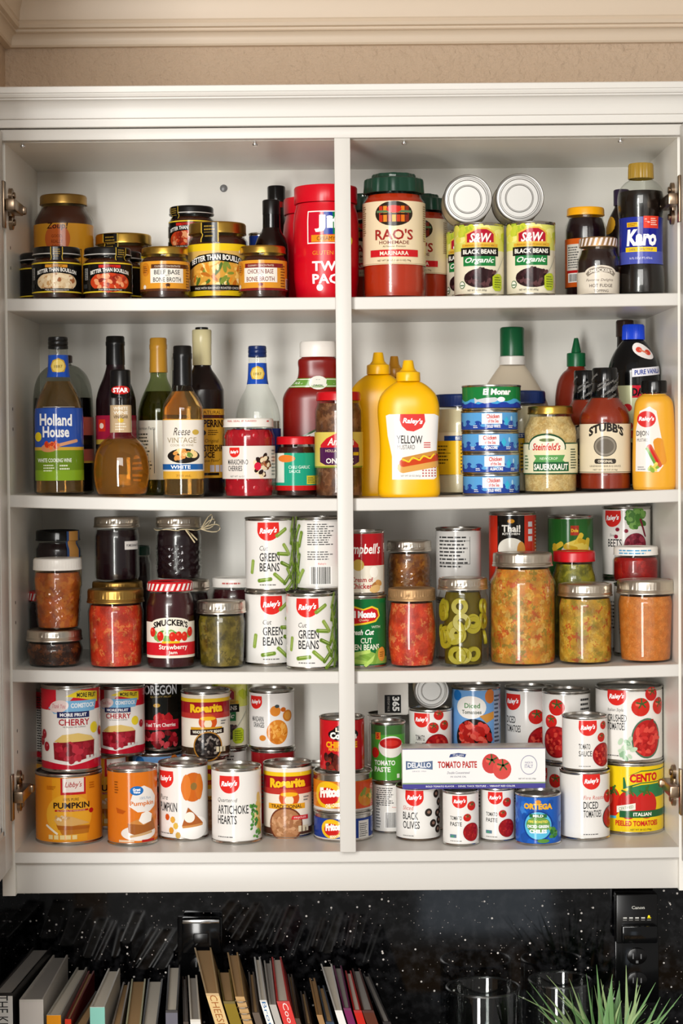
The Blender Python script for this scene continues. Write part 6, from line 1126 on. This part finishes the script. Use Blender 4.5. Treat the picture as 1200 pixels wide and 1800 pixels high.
# ------------------------------------------------------------------ bottom shelf, second bay
S = put(655, 714, 1367, 0.128, 4); can(S, barcode_can(S), 'slim can with bar code under the green tomato paste can', None, 0)
P = on(S, 650, 713, 1262, 0.128); can(P, green_paste(P), 'slim green tomato paste can with a red bowl picture', None, 0)
S = put(652, 712, 1300, 0.215, 4); S.H = 0.088; S.top = S.z+S.H; can(S, barcode_can(S), 'slim can at the back under another slim can')
P = on(S, 645, 707, 1248, 0.213); can(P, barcode_can(P), 'slim can at the back holding up the white carton', None, 30)
a, b = at(665, 1220, 0.205), at(716, 1220, 0.205)
T = thing('carton', 'white carton with a black logo turned sideways on a slim can', 'carton', ((a.x+b.x)/2, 0.248, P.top+0.0004)); w = (b.x-a.x)/2
mesh('box', *box(-w, w, -0.043, 0.045, 0, 0.062, 0.0012), 'plastic_seal', T)
L = Lab(); L.rect(-0.27, 0.27, 0.02, 0.56, 'e0dcd4'); L.rect(-0.15, 0.14, 0.04, 0.36, '161616'); L.text('365', 0.05, 0.20, 0.13, 'f4f4f0', w=0.26, bold=0.04, rot=-90); L.text('EVERYDAY VALUE', -0.08, 0.20, 0.04, 'c8c4bc', w=0.26, rot=-90)
L.flat(T, 0.09, -0.043)
Pt = put(718, 795, 1238, 0.150, 4); Pt = drop(Pt, 0.082); can(Pt, tomato_can(Pt, ['TOMATO', 'SAUCE'], -0.18, bowl=(0.14, 0.30, 0.22), toms=((0.05, 0.66, 0.11), (0.28, 0.70, 0.10), (0.16, 0.90, 0.10)), sh=0.32, tv=0.46, th=0.11, gap=0.14, tw=[0.2, 0.22], tu=-0.31), 'tomato sauce can behind the long tomato paste carton', 'white tomato cans', 0)
under(Pt, 4, 'can hidden behind the black olives under a tomato sauce can')
lying(758, 1213, 31, 0.160, 0.085, Pt.top, 'small can lying on its side on the tomato sauce can', None)
P = put(793, 880, 1198, 0.165, 4); P = drop(P, 0.113); can(P, gv_tomato(P), 'light blue diced tomatoes can with black pan picture', None, -6)
under(P, 4, 'can supporting the light blue diced tomatoes can')
P = put(886, 972, 1200, 0.205, 4); P = drop(P, 0.113); can(P, tomato_can(P, ['DICED', 'TOMATOES'], -0.22, bowl=(0.24, 0.24, 0.2), toms=((0.14, 0.60, 0.11), (0.34, 0.72, 0.11)), tw=[0.18, 0.26], tu=-0.34, tv=0.55, th=0.10).rod(-0.06, 0.14, 0.2, 0.05, -40, '3a5a2c'), 'white diced tomatoes can with green chile, behind the carton', 'white tomato cans', -6)
under(P, 4, 'can supporting the diced tomatoes and chile can')
S = put(955, 1040, 1330, 0.135, 4); can(S, tomato_can(S, ['DICED', 'TOMATOES'], -0.5, bowl=None, toms=((-0.2, 0.74, 0.11), (-0.05, 0.52, 0.09), (-0.22, 0.36, 0.09)), tw=[0.18, 0.24], tu=-0.6), 'white tomato can low behind the fire roasted one', 'white tomato cans', 0)
P = on(S, 952, 1038, 1200, 0.135); P.H = 0.113; can(P, tomato_can(P, ['DICED', 'TOMATOES'], -0.75, bowl=(-0.14, 0.30, 0.2), toms=((-0.14, 0.78, 0.12), (-0.23, 0.58, 0.10)), tw=[0.18, 0.26], tu=-0.9, tv=0.4).lines(0.2, 0.4, 0.6, 0.92, 5, '3a3a3a', 3), 'white diced tomatoes can above the low one, close to front', 'white tomato cans', 0)
Po = put(695, 774, 1371, 0.068, 4); can(Po, olives(Po), 'white sliced black olives can under the long carton', None, 0, metal='tin_brown')
P1 = put(777, 842, 1380, 0.026, 4); P1.top = Po.top; P1.H = P1.top-P1.z; can(P1, paste(P1), 'white tomato paste can next to the black olives', 'small tomato paste cans', 0)
P2 = put(843, 905, 1382, 0.054, 4); P2.top = Po.top; P2.H = P2.top-P2.z; can(P2, paste(P2), 'white tomato paste can next to the blue chiles can', 'small tomato paste cans', -4)
# the long carton rests on the olives and both paste cans
yb = 0.055; a, b = at(707, 1345, yb), at(958, 1345, yb); zt = at(832, 1316, yb).z
T = thing('carton', 'long white tomato paste carton lying across the small cans', 'carton', ((a.x+b.x)/2, yb, Po.top+0.0004), 0); w = (b.x-a.x)/2; hh = zt-Po.top
mesh('box', *box(-w, w, 0, 0.052, 0, hh, 0.0008), 'plastic_seal', T)
L = Lab(); q = w/hh; L.rect(-q, q, 0.0, 1.0, 'eceae8'); L.rect(-q, q, 0.0, 0.12, '4a4490'); L.rect(-q, q, 0.12, 0.155, '8aa078'); L.rect(-q, q, 0.985, 1.0, '3a3478')
L.poly([(-1.98, 0.48), (-1.98, 0.70), (-1.6, 0.66), (-1.2, 0.70), (-1.2, 0.48), (-1.6, 0.52)], '5a6c8c'); L.text('DELALLO', -1.59, 0.595, 0.13, 'f0f0f4', w=0.68, bold=0.03); L.text('SINCE 1950', -1.59, 0.44, 0.03, '8a8a9c', w=0.4)
L.poly([(-0.72, 0.78), (-0.68, 0.86), (-0.45, 0.89), (-0.22, 0.86), (-0.26, 0.78), (-0.45, 0.81)], '3a4a7c'); L.text('ITALIAN', -0.45, 0.835, 0.05, 'f0f0f4', w=0.3); L.text('TOMATO PASTE', -0.48, 0.60, 0.17, 'b83a34', w=1.14, bold=0.035); L.text('Double Concentrated', -0.45, 0.40, 0.06, '6a6a7c', w=0.66, shear=0.3); L.text('IN OLIVE OIL', -0.45, 0.30, 0.04, '6a6a7c', w=0.46)
L.tomato(0.5, 0.62, 0.26, 'c8403c'); L.tomato(0.82, 0.48, 0.27, 'd04a42'); L.ell(1.6, 0.58, 0.24, 0.24, '7a7c9c', 26); L.ell(1.6, 0.58, 0.225, 0.225, 'eceae8', 26); L.text('MADE IN', 1.6, 0.64, 0.05, '5a5c8c', w=0.22); L.text('ITALY', 1.6, 0.55, 0.09, '5a5c8c', w=0.24); L.text('NET WT 4.5 OZ (130g)', 1.55, 0.235, 0.04, '4a4a4a', w=0.5); L.text('BOLD TOMATO FLAVOR  -  DENSE, THICK TEXTURE  -  VIBRANT RED COLOR', -0.1, 0.06, 0.05, 'e4e4f0', w=2.6, bold=0.02)
L.f = [([(u*q/2.08, v) for u, v in p_], c_, k_) if i_ > 3 else (p_, c_, k_) for i_, (p_, c_, k_) in enumerate(L.f)]
L.flat(T, hh, 0.0, 'front_print')
P = put(905, 986, 1384, 0.022, 4); can(P, ortega(P), 'bright blue diced green chiles can', None, 0)
S = put(983, 1072, 1343, 0.052, 4); can(S, white_can(S, ['DICED', 'TOMATOES'], 0.10, 0.86, 0.26, -0.02, 0.52, 0.105, 0.125, 'Fire Roasted', 'c85a4c', [0.22, 0.27]).tomato(0.40, 0.63, 0.1).bowl(0.44, 0.32, 0.15, 'b01c1c'), 'white fire roasted diced tomatoes can under the tomato sauce', 'white tomato cans', 0)
P = on(S, 987, 1068, 1250, 0.056); can(P, tomato_can(P, ['TOMATO', 'SAUCE'], 0.06, bowl=(0.36, 0.30, 0.2), toms=((0.33, 0.62, 0.09), (0.38, 0.84, 0.08)), sh=0.33, tv=0.46, th=0.10, gap=0.13, tw=[0.21, 0.24], tu=-0.11), 'tomato sauce can on top of the fire roasted can', 'white tomato cans', 0)
S = put(1052, 1166, 1324, 0.090, 4); can(S, cento(S), 'large yellow peeled tomatoes can under the crushed tomatoes', None, -8)
P = on(S, 1046, 1164, 1196, 0.090); can(P, crushed(P), 'large white crushed tomatoes can on the yellow one', 'white tomato cans', 0)
# ------------------------------------------------------------------ below the cabinet: books, vases, grass, charger
CT = 0.9203
cnt = {}
def book(xb0, xb1, yb, xf0, xf1, yf, cover, pages, label, lean=0.0, Yf=0.0, spine=None, spine_text=None, tc='222', tag=None, hard=True):
    """a book standing on the counter: top edge from the back (xb, yb) to the front (xf, yf) of the frame"""
    z = at((xf0+xf1)/2, yf, Yf).z
    s1 = (EYE-at((xb0+xb1)/2, yb, 0.0).z)/CAM_D; Yb = (EYE-z)/s1-CAM_D
    Yb = min(max(Yb, Yf+0.10), YS-0.034)
    A, B, Cc, D = at(xb0, yb, Yb), at(xb1, yb, Yb), at(xf1, yf, Yf), at(xf0, yf, Yf)
    A, B, Cc, D = [Vector((q.x, q.y)) for q in (A, B, Cc, D)]
    o = (A+B+Cc+D)/4; H = z-CT
    T = thing('book', label, 'book', (o.x-lean*H, o.y, CT), 0, 'cookbooks on the counter')
    sh = lambda vf: ([(x-o.x+lean*zz_, y-o.y, zz_) for x, y, zz_ in vf[0]], vf[1])
    e = 0.0025 if hard else 0.0012; w1 = (B-A).normalized(); w2 = (Cc-D).normalized(); ax = ((D-A)+(Cc-B)).normalized()
    k = 0.004 if hard else 0.0
    quad = lambda a, b, c, d, z0, z1: sh(prism([tuple(d), tuple(c), tuple(b), tuple(a)], z0, z1))
    pg = quad(A+w1*e+ax*k, B-w1*e+ax*k, Cc-w2*e-ax*e, D+w2*e-ax*e, 0.003, H-k)
    mesh('pages', *pg, pages, T, smooth=False)
    c = join(quad(A, A+w1*e, D+w2*e, D, 0, H), quad(B-w1*e, B, Cc, Cc-w2*e, 0, H), quad(D+w2*e-ax*e, Cc-w2*e-ax*e, Cc-w2*e, D+w2*e, 0, H-(0 if hard else 0.0005)))
    nm = 'cover_'+cover
    if nm not in M: mat(nm, cover, 0.35)
    mesh('cover', *c, nm, T, smooth=False)
    if spine or spine_text or tag:
        L = Lab(); wd = (Cc-D).length
        if spine: L.rect(-wd/2/H, wd/2/H, 0.02, 0.985, spine)
        if tag: L.rect(-wd/2/H, wd/2/H, 0.80, 0.998, tag)
        if spine_text: L.text(spine_text, 0, 0.99-spine_text_len(spine_text)/2/H, wd/H*0.55, tc, w=spine_text_len(spine_text)/H, rot=-90)
        s = L.flat(T, H, 0.0, 'spine_print'); mid = (D+Cc)/2-o; ang = math.atan2(w2.y, w2.x)
        me = s.data
        for v in me.vertices:
            q = Matrix.Rotation(ang, 2) @ Vector((v.co.x, v.co.y)); v.co.x = q.x+mid.x+lean*v.co.z; v.co.y = q.y+mid.y
    return T
def spine_text_len(t): return 0.0085*len(t)
bk = [
 (57, 90, 1634, -14, 22, 1746, '1c1a1a', 'pages_grey', 'white-spined hardback at the far end of the row of cookbooks', 0.0, 0.0, 'e8e4de', 'THE KITCHEN', '333'),
 (93, 119, 1664, 34, 76, 1757, 'cfc8bf', 'pages_grey', 'thick pale hardback with a grey page top and a faded cream spine', 0.0, 0.01, 'd8d0c8', None),
 (135, 153, 1686, 82, 107, 1784, 'b9b4a8', 'pages', 'paperback with an orange tag at the top of its spine', 0.0, 0.0, 'c9c2b4', None, '222', 'f09a1c'),
 (155, 166, 1706, 114, 125, 1791, '7a1c1c', 'pages_tan', 'thin paperback with a red tag on its spine beside the orange tagged one', 0.0, 0.0, None, None, '222', 'd83a20'),
 (168, 180, 1742, 127, 152, 1806, '2b2620', 'pages_tan', 'low book with brown page top behind the red tagged paperback', 0.0, 0.0, None, None),
 (190, 211, 1702, 158, 184, 1770, 'cfc9bf', 'pages', 'pale hardback with a turquoise tag on its spine', 0.0, 0.0, 'bfb9b0', None, '222', '8fd0c0'),
 (216, 228, 1726, 195, 212, 1806, '8c8074', 'pages_tan', 'tan book between the turquoise tagged book and the crumpled green pages', 0.0, 0.0, None, None),
 (231, 256, 1706, 220, 247, 1806, 'b5b080', 'pages_tan', 'small booklets topped with a crumpled pale green page', 0.0, 0.0, 'a83c30', None),
 (260, 286, 1704, 249, 276, 1806, '191614', 'pages', 'hardback with black covers around light pages', 0.0, 0.0, None, None),
 (296, 317, 1696, 291, 312, 1776, '2a2422', 'pages', 'hardback with dark covers and a grey paper label on its spine', 0.0, 0.0, '6c6a74', None),
 (320, 328, 1716, 322, 331, 1796, '3c2c20', 'pages_grey', 'thin brown book right after the grey labelled hardback', -0.05, 0.0, None, None),
 (330, 346, 1714, 334, 352, 1792, 'd8d2c6', 'pages_grey', 'pale book with a floral white spine before the tall tan one', -0.1, 0.0, 'e6e2da', None),
 (341, 371, 1664, 361, 384, 1746, 'c8a878', 'pages_tan', 'tall tan paperback standing above its neighbours with cheesecake lettered spine', -0.3, 0.0, 'e0c088', 'CHEESECAKE', 'a06030'),
 (382, 404, 1704, 392, 412, 1760, '6c5a20', 'pages_tan', 'low book with an olive gold cover between two tall tan books', -0.3, 0.0, '8a7428', None),
 (399, 418, 1674, 413, 429, 1752, 'c09860', 'pages_tan', 'tall tan spiral-bound recipe book', -0.3, 0.0, None, None),
 (436, 446, 1708, 443, 455, 1780, '5a4a3c', 'pages_tan', 'thin brown book after the spiral-bound one', -0.3, 0.0, None, None),
 (446, 457, 1682, 456, 468, 1758, 'd9d6d0', 'pages', 'white paperback with blue lettering on its spine', -0.3, 0.0, 'f0efec', 'Broth Classics', '3a6ea0'),
 (463, 476, 1688, 473, 485, 1766, 'b5b0a8', 'pages_grey', 'grey hardback tucked between white paperback and red spine', -0.3, 0.0, None, None),
 (477, 494, 1682, 486, 508, 1760, 'c43a38', 'pages', 'thick book with a bright red spine', -0.3, 0.0, 'd8403c', 'Cooking', 'f4e8e0'),
 (505, 513, 1712, 518, 526, 1790, '4a3424', 'pages_tan', 'brown book just after the red-spined one', -0.3, 0.0, None, None),
 (527, 536, 1742, 537, 548, 1800, '3a2a20', 'pages_tan', 'short tan book in the dip of the row', -0.3, 0.0, None, None),
 (543, 553, 1719, 556, 566, 1784, 'a07848', 'pages_tan', 'narrow ochre book rising above the dip of the row', -0.3, 0.0, None, None),
 (558, 569, 1732, 572, 586, 1796, '2c3c50', 'pages_tan', 'tan-paged book with blue and yellow spine', -0.3, 0.0, '2c6ca0', None),
 (563, 583, 1694, 588, 601, 1776, 'e6e2dc', 'pages', 'white-spined magazine leaning after the dip of the row', -0.3, 0.0, 'eceae6', None),
 (585, 600, 1697, 603, 616, 1772, '6a2450', 'pages_grey', 'magazine with a purple spine', -0.3, 0.0, '7a2858', None),
 (606, 617, 1706, 621, 635, 1776, 'b01c1c', 'pages', 'book with a red and white spine right of the purple one', -0.3, 0.0, 'c42820', None),
 (618, 632, 1702, 636, 656, 1776, '4a2018', 'pages_grey', 'hardback with a dark brown spine near the vases', -0.35, 0.0, '5a3024', None),
 (637, 648, 1694, 672, 686, 1796, '201818', 'pages_grey', 'last book of the row, in a clear plastic sleeve by the vases', -0.35, 0.0, None, None),
]
for a in bk:
    book(a[0], a[1], a[2], a[3], a[4], a[5], a[6], a[7], a[8], a[9], a[10], a[11] if len(a) > 11 else None, a[12] if len(a) > 12 else None, a[13] if len(a) > 13 else '222', a[14] if len(a) > 14 else None)
# spiral of the spiral-bound book is a part of it
sb = [o for o in bpy.data.objects if o.get('label') == 'tall tan spiral-bound recipe book'][0]
zt = at(421, 1752, 0.0).z-CT; x0 = at(421, 1752, 0.0).x-sb.location.x
for i in range(14):
    zc = zt-0.006-i*0.009; c = [(x0+0.3*(zt-zc)-0.0+0.008*math.cos(t*PI/6), -sb.location.y-0.002+0.006*math.sin(t*PI/6), zc) for t in range(13)]
    mesh('spiral_ring', *tube(c, 0.0008, 5), 'chrome', sb)
def vase(px, half, rim_y, Y, label):
    c = at(px, rim_y, Y); R = (at(px+half, rim_y, Y).x-at(px-half, rim_y, Y).x)/2; H = c.z-CT
    T = thing('glass_vase', label, 'vase', (c.x, Y, CT), 0, 'clear cylinder vases on the counter')
    mesh('glass', *lathe([(0, 0), (R-0.004, 0), (R, 0.004), (R, H-0.002), (R-0.001, H), (R-0.003, H), (R-0.004, H-0.002), (R-0.004, 0.012), (R-0.008, 0.008), (0, 0.008)], 64), 'vase_glass', T, angle=50)
    mesh('rim', *lathe([(R-0.0042, H-0.0012), (R-0.0044, H+0.0008), (R-0.002, H+0.0018), (R+0.0002, H+0.0008), (R+0.0002, H-0.0012)], 64), 'vase_rim', T)
vase(849, 66, 1735, 0.215, 'clear glass cylinder vase in front of the granite beside the books')
vase(984, 56, 1722, 0.235, 'clear glass cylinder vase behind the grass tuft')
# grass in a pot
gx = at(1068, 1790, 0.10); T = thing('potted_grass', 'tuft of long pale green grass blades in a pot below the charger', 'plant', (gx.x, 0.10, CT))
mesh('pot', *lathe([(0, 0), (0.045, 0), (0.05, 0.004), (0.06, 0.10), (0.063, 0.102), (0.063, 0.112), (0.056, 0.112), (0.055, 0.10), (0, 0.10)], 40), 'pot', T)
rd = random.Random(7)
def blade(T, base, tip, w, sag, material):
    V, F = [], []; b, t = Vector(base), Vector(tip); side = Vector((t.y-b.y, -(t.x-b.x), 0)); 
    side = side.normalized() if side.length > 1e-4 else Vector((1, 0, 0)); side = (side*0.6+Vector((0.8, 0.2, 0))).normalized()
    n = 8
    for i in range(n+1):
        s = i/n; c = b.lerp(t, s); c.z += sag*math.sin(PI*s)*0.5 - sag*0.4*s*s; ww = w*(1-s**2.2)*(0.6+0.4*math.sin(PI*min(1, s*1.4))) + 0.0002
        up = Vector((0, -0.0014*(1-s), 0))
        V += [tuple(c-side*ww), tuple(c+up+side*0), tuple(c+side*ww), tuple(c-up*0.3)]
    for i in range(n):
        for k in range(4):
            a, d = i*4+k, i*4+(k+1) % 4; F.append([a, d, d+4, a+4])
    return V, F
tips = [(930, 1720), (925, 1745), (960, 1707), (975, 1720), (1000, 1740), (1030, 1715), (1048, 1692), (1055, 1716), (1060, 1728), (1075, 1708), (1080, 1735), (1100, 1700), (1120, 1716), (1125, 1735), (1152, 1730), (1160, 1752), (1178, 1756), (1198, 1752), (945, 1770), (990, 1760), (1015, 1748), (1040, 1740), (1068, 1745), (1092, 1748), (1110, 1758), (1138, 1762), (1170, 1775), (1000, 1715), (955, 1735), (1088, 1722)]
bl, bl2 = [], []
for i in range(50):
    px, py = tips[i % len(tips)]
    if i >= len(tips): px += rd.uniform(-22, 22); py += rd.uniform(5, 50)
    tp = at(px, py, 0.10+rd.uniform(-0.05, 0.05)); base = (rd.uniform(-0.035, 0.035), rd.uniform(-0.03, 0.03), 0.10)
    v = blade(T, base, (tp.x-gx.x, tp.y-0.10, tp.z-CT), rd.uniform(0.0048, 0.0074), rd.uniform(-0.01, 0.03), None)
    (bl if rd.random() < 0.6 else bl2).append(v)
mesh('grass_blades', *join(*bl), 'leaf', T, angle=60); mesh('grass_blades', *join(*bl2), 'leaf_pale', T, angle=60)
# wall outlets and the battery charger
def outlet(px, py, w, label, name='wall_outlet'):
    q = at(px, py, YS); T = thing(name, label, 'outlet', (q.x, YS-0.0003, q.z))
    mesh('cover_plate', *box(-w/2, w/2, -0.005, 0, -0.058, 0.058, 0.002), 'plastic_black_gloss', T)
    for z in (0.02, -0.02):
        s = mesh('socket', *xform(lathe([(0.0165, 0), (0.0165, 0.002), (0.015, 0.003), (0, 0.003)], 24, 0.85), Matrix.Translation((0, -0.005, z)) @ Matrix.Rotation(PI/2, 4, 'X')), 'plastic_black', T)
        mesh('slot', *join(box(-0.0075, -0.0055, -0.0088, -0.007, z-0.004, z+0.005), box(0.0055, 0.0075, -0.0088, -0.007, z-0.004, z+0.004), box(-0.002, 0.002, -0.0088, -0.007, z-0.011, z-0.007)), 'plastic_grey', s, smooth=False)
    return T, q
outlet(1118, 1700, 0.072, 'black double wall outlet under the plugged-in battery charger')
outlet(352, 1672, 0.074, 'black double wall outlet behind the tall tan cookbook')
a, b = at(318, 1618, 0.26), at(386, 1618, 0.26)
T = thing('plug_adapter', 'glossy black plug-in adapter with a bright top edge above the books', 'adapter', ((a.x+b.x)/2, YS-0.0098, a.z-0.028))
w = (b.x-a.x)/2
mesh('body', *box(-w, w, -0.020, 0, -0.03, 0.028, 0.003), 'plastic_black_gloss', T)
mesh('top_edge', *box(-w*0.96, w*0.96, -0.0212, -0.019, 0.0205, 0.0265, 0.0008), 'chrome', T)
mesh('latch', *box(-0.012, 0.012, -0.022, -0.0195, -0.012, 0.004, 0.0015), 'plastic_black', T)
a, b = at(1084, 1575, 0.25), at(1158, 1662, 0.25)
q = Vector(((a.x+b.x)/2, 0, (a.z+b.z)/2)); hw, hh = (b.x-a.x)/2, (a.z-b.z)/2
T = thing('battery_charger', 'black battery charger with lit yellow dot plugged in below the cabinet', 'charger', (q.x, YS-0.0090, q.z))
mesh('body', *box(-hw, hw, -0.028, 0, -hh, hh, 0.003), 'plastic_black', T)
mesh('battery', *box(-hw+0.008, hw-0.002, -0.040, -0.0275, -hh+0.003, -hh*0.22, 0.003), 'plastic_black_gloss', T)
L = Lab(); L.text('Canon', 0.05, 0.46, 0.13, 'e8e6dc', w=0.52, bold=0.02)
for i in range(5): L.rect(-0.55+i*0.24, -0.40+i*0.24, 0.02, 0.07, 'f0eee6' if i < 4 else 'd8c820'); L.rect(-0.56+i*0.24, -0.40+i*0.24, -0.05, -0.03, 'b8b6b0')
L.flat(T, hh, -0.028, 'front_print')
m = mat('led_yellow', 'f0c010', 0.3); bsdf(m).inputs['Emission Color'].default_value = lin('f0b810'); bsdf(m).inputs['Emission Strength'].default_value = 1.5
mesh('indicator_light', *xform(lathe([(0.0018, 0), (0.0016, 0.0008), (0, 0.0012)], 12), Matrix.Translation((hh*0.48, -0.028, hh*0.1)) @ Matrix.Rotation(PI/2, 4, 'X')), 'led_yellow', T)
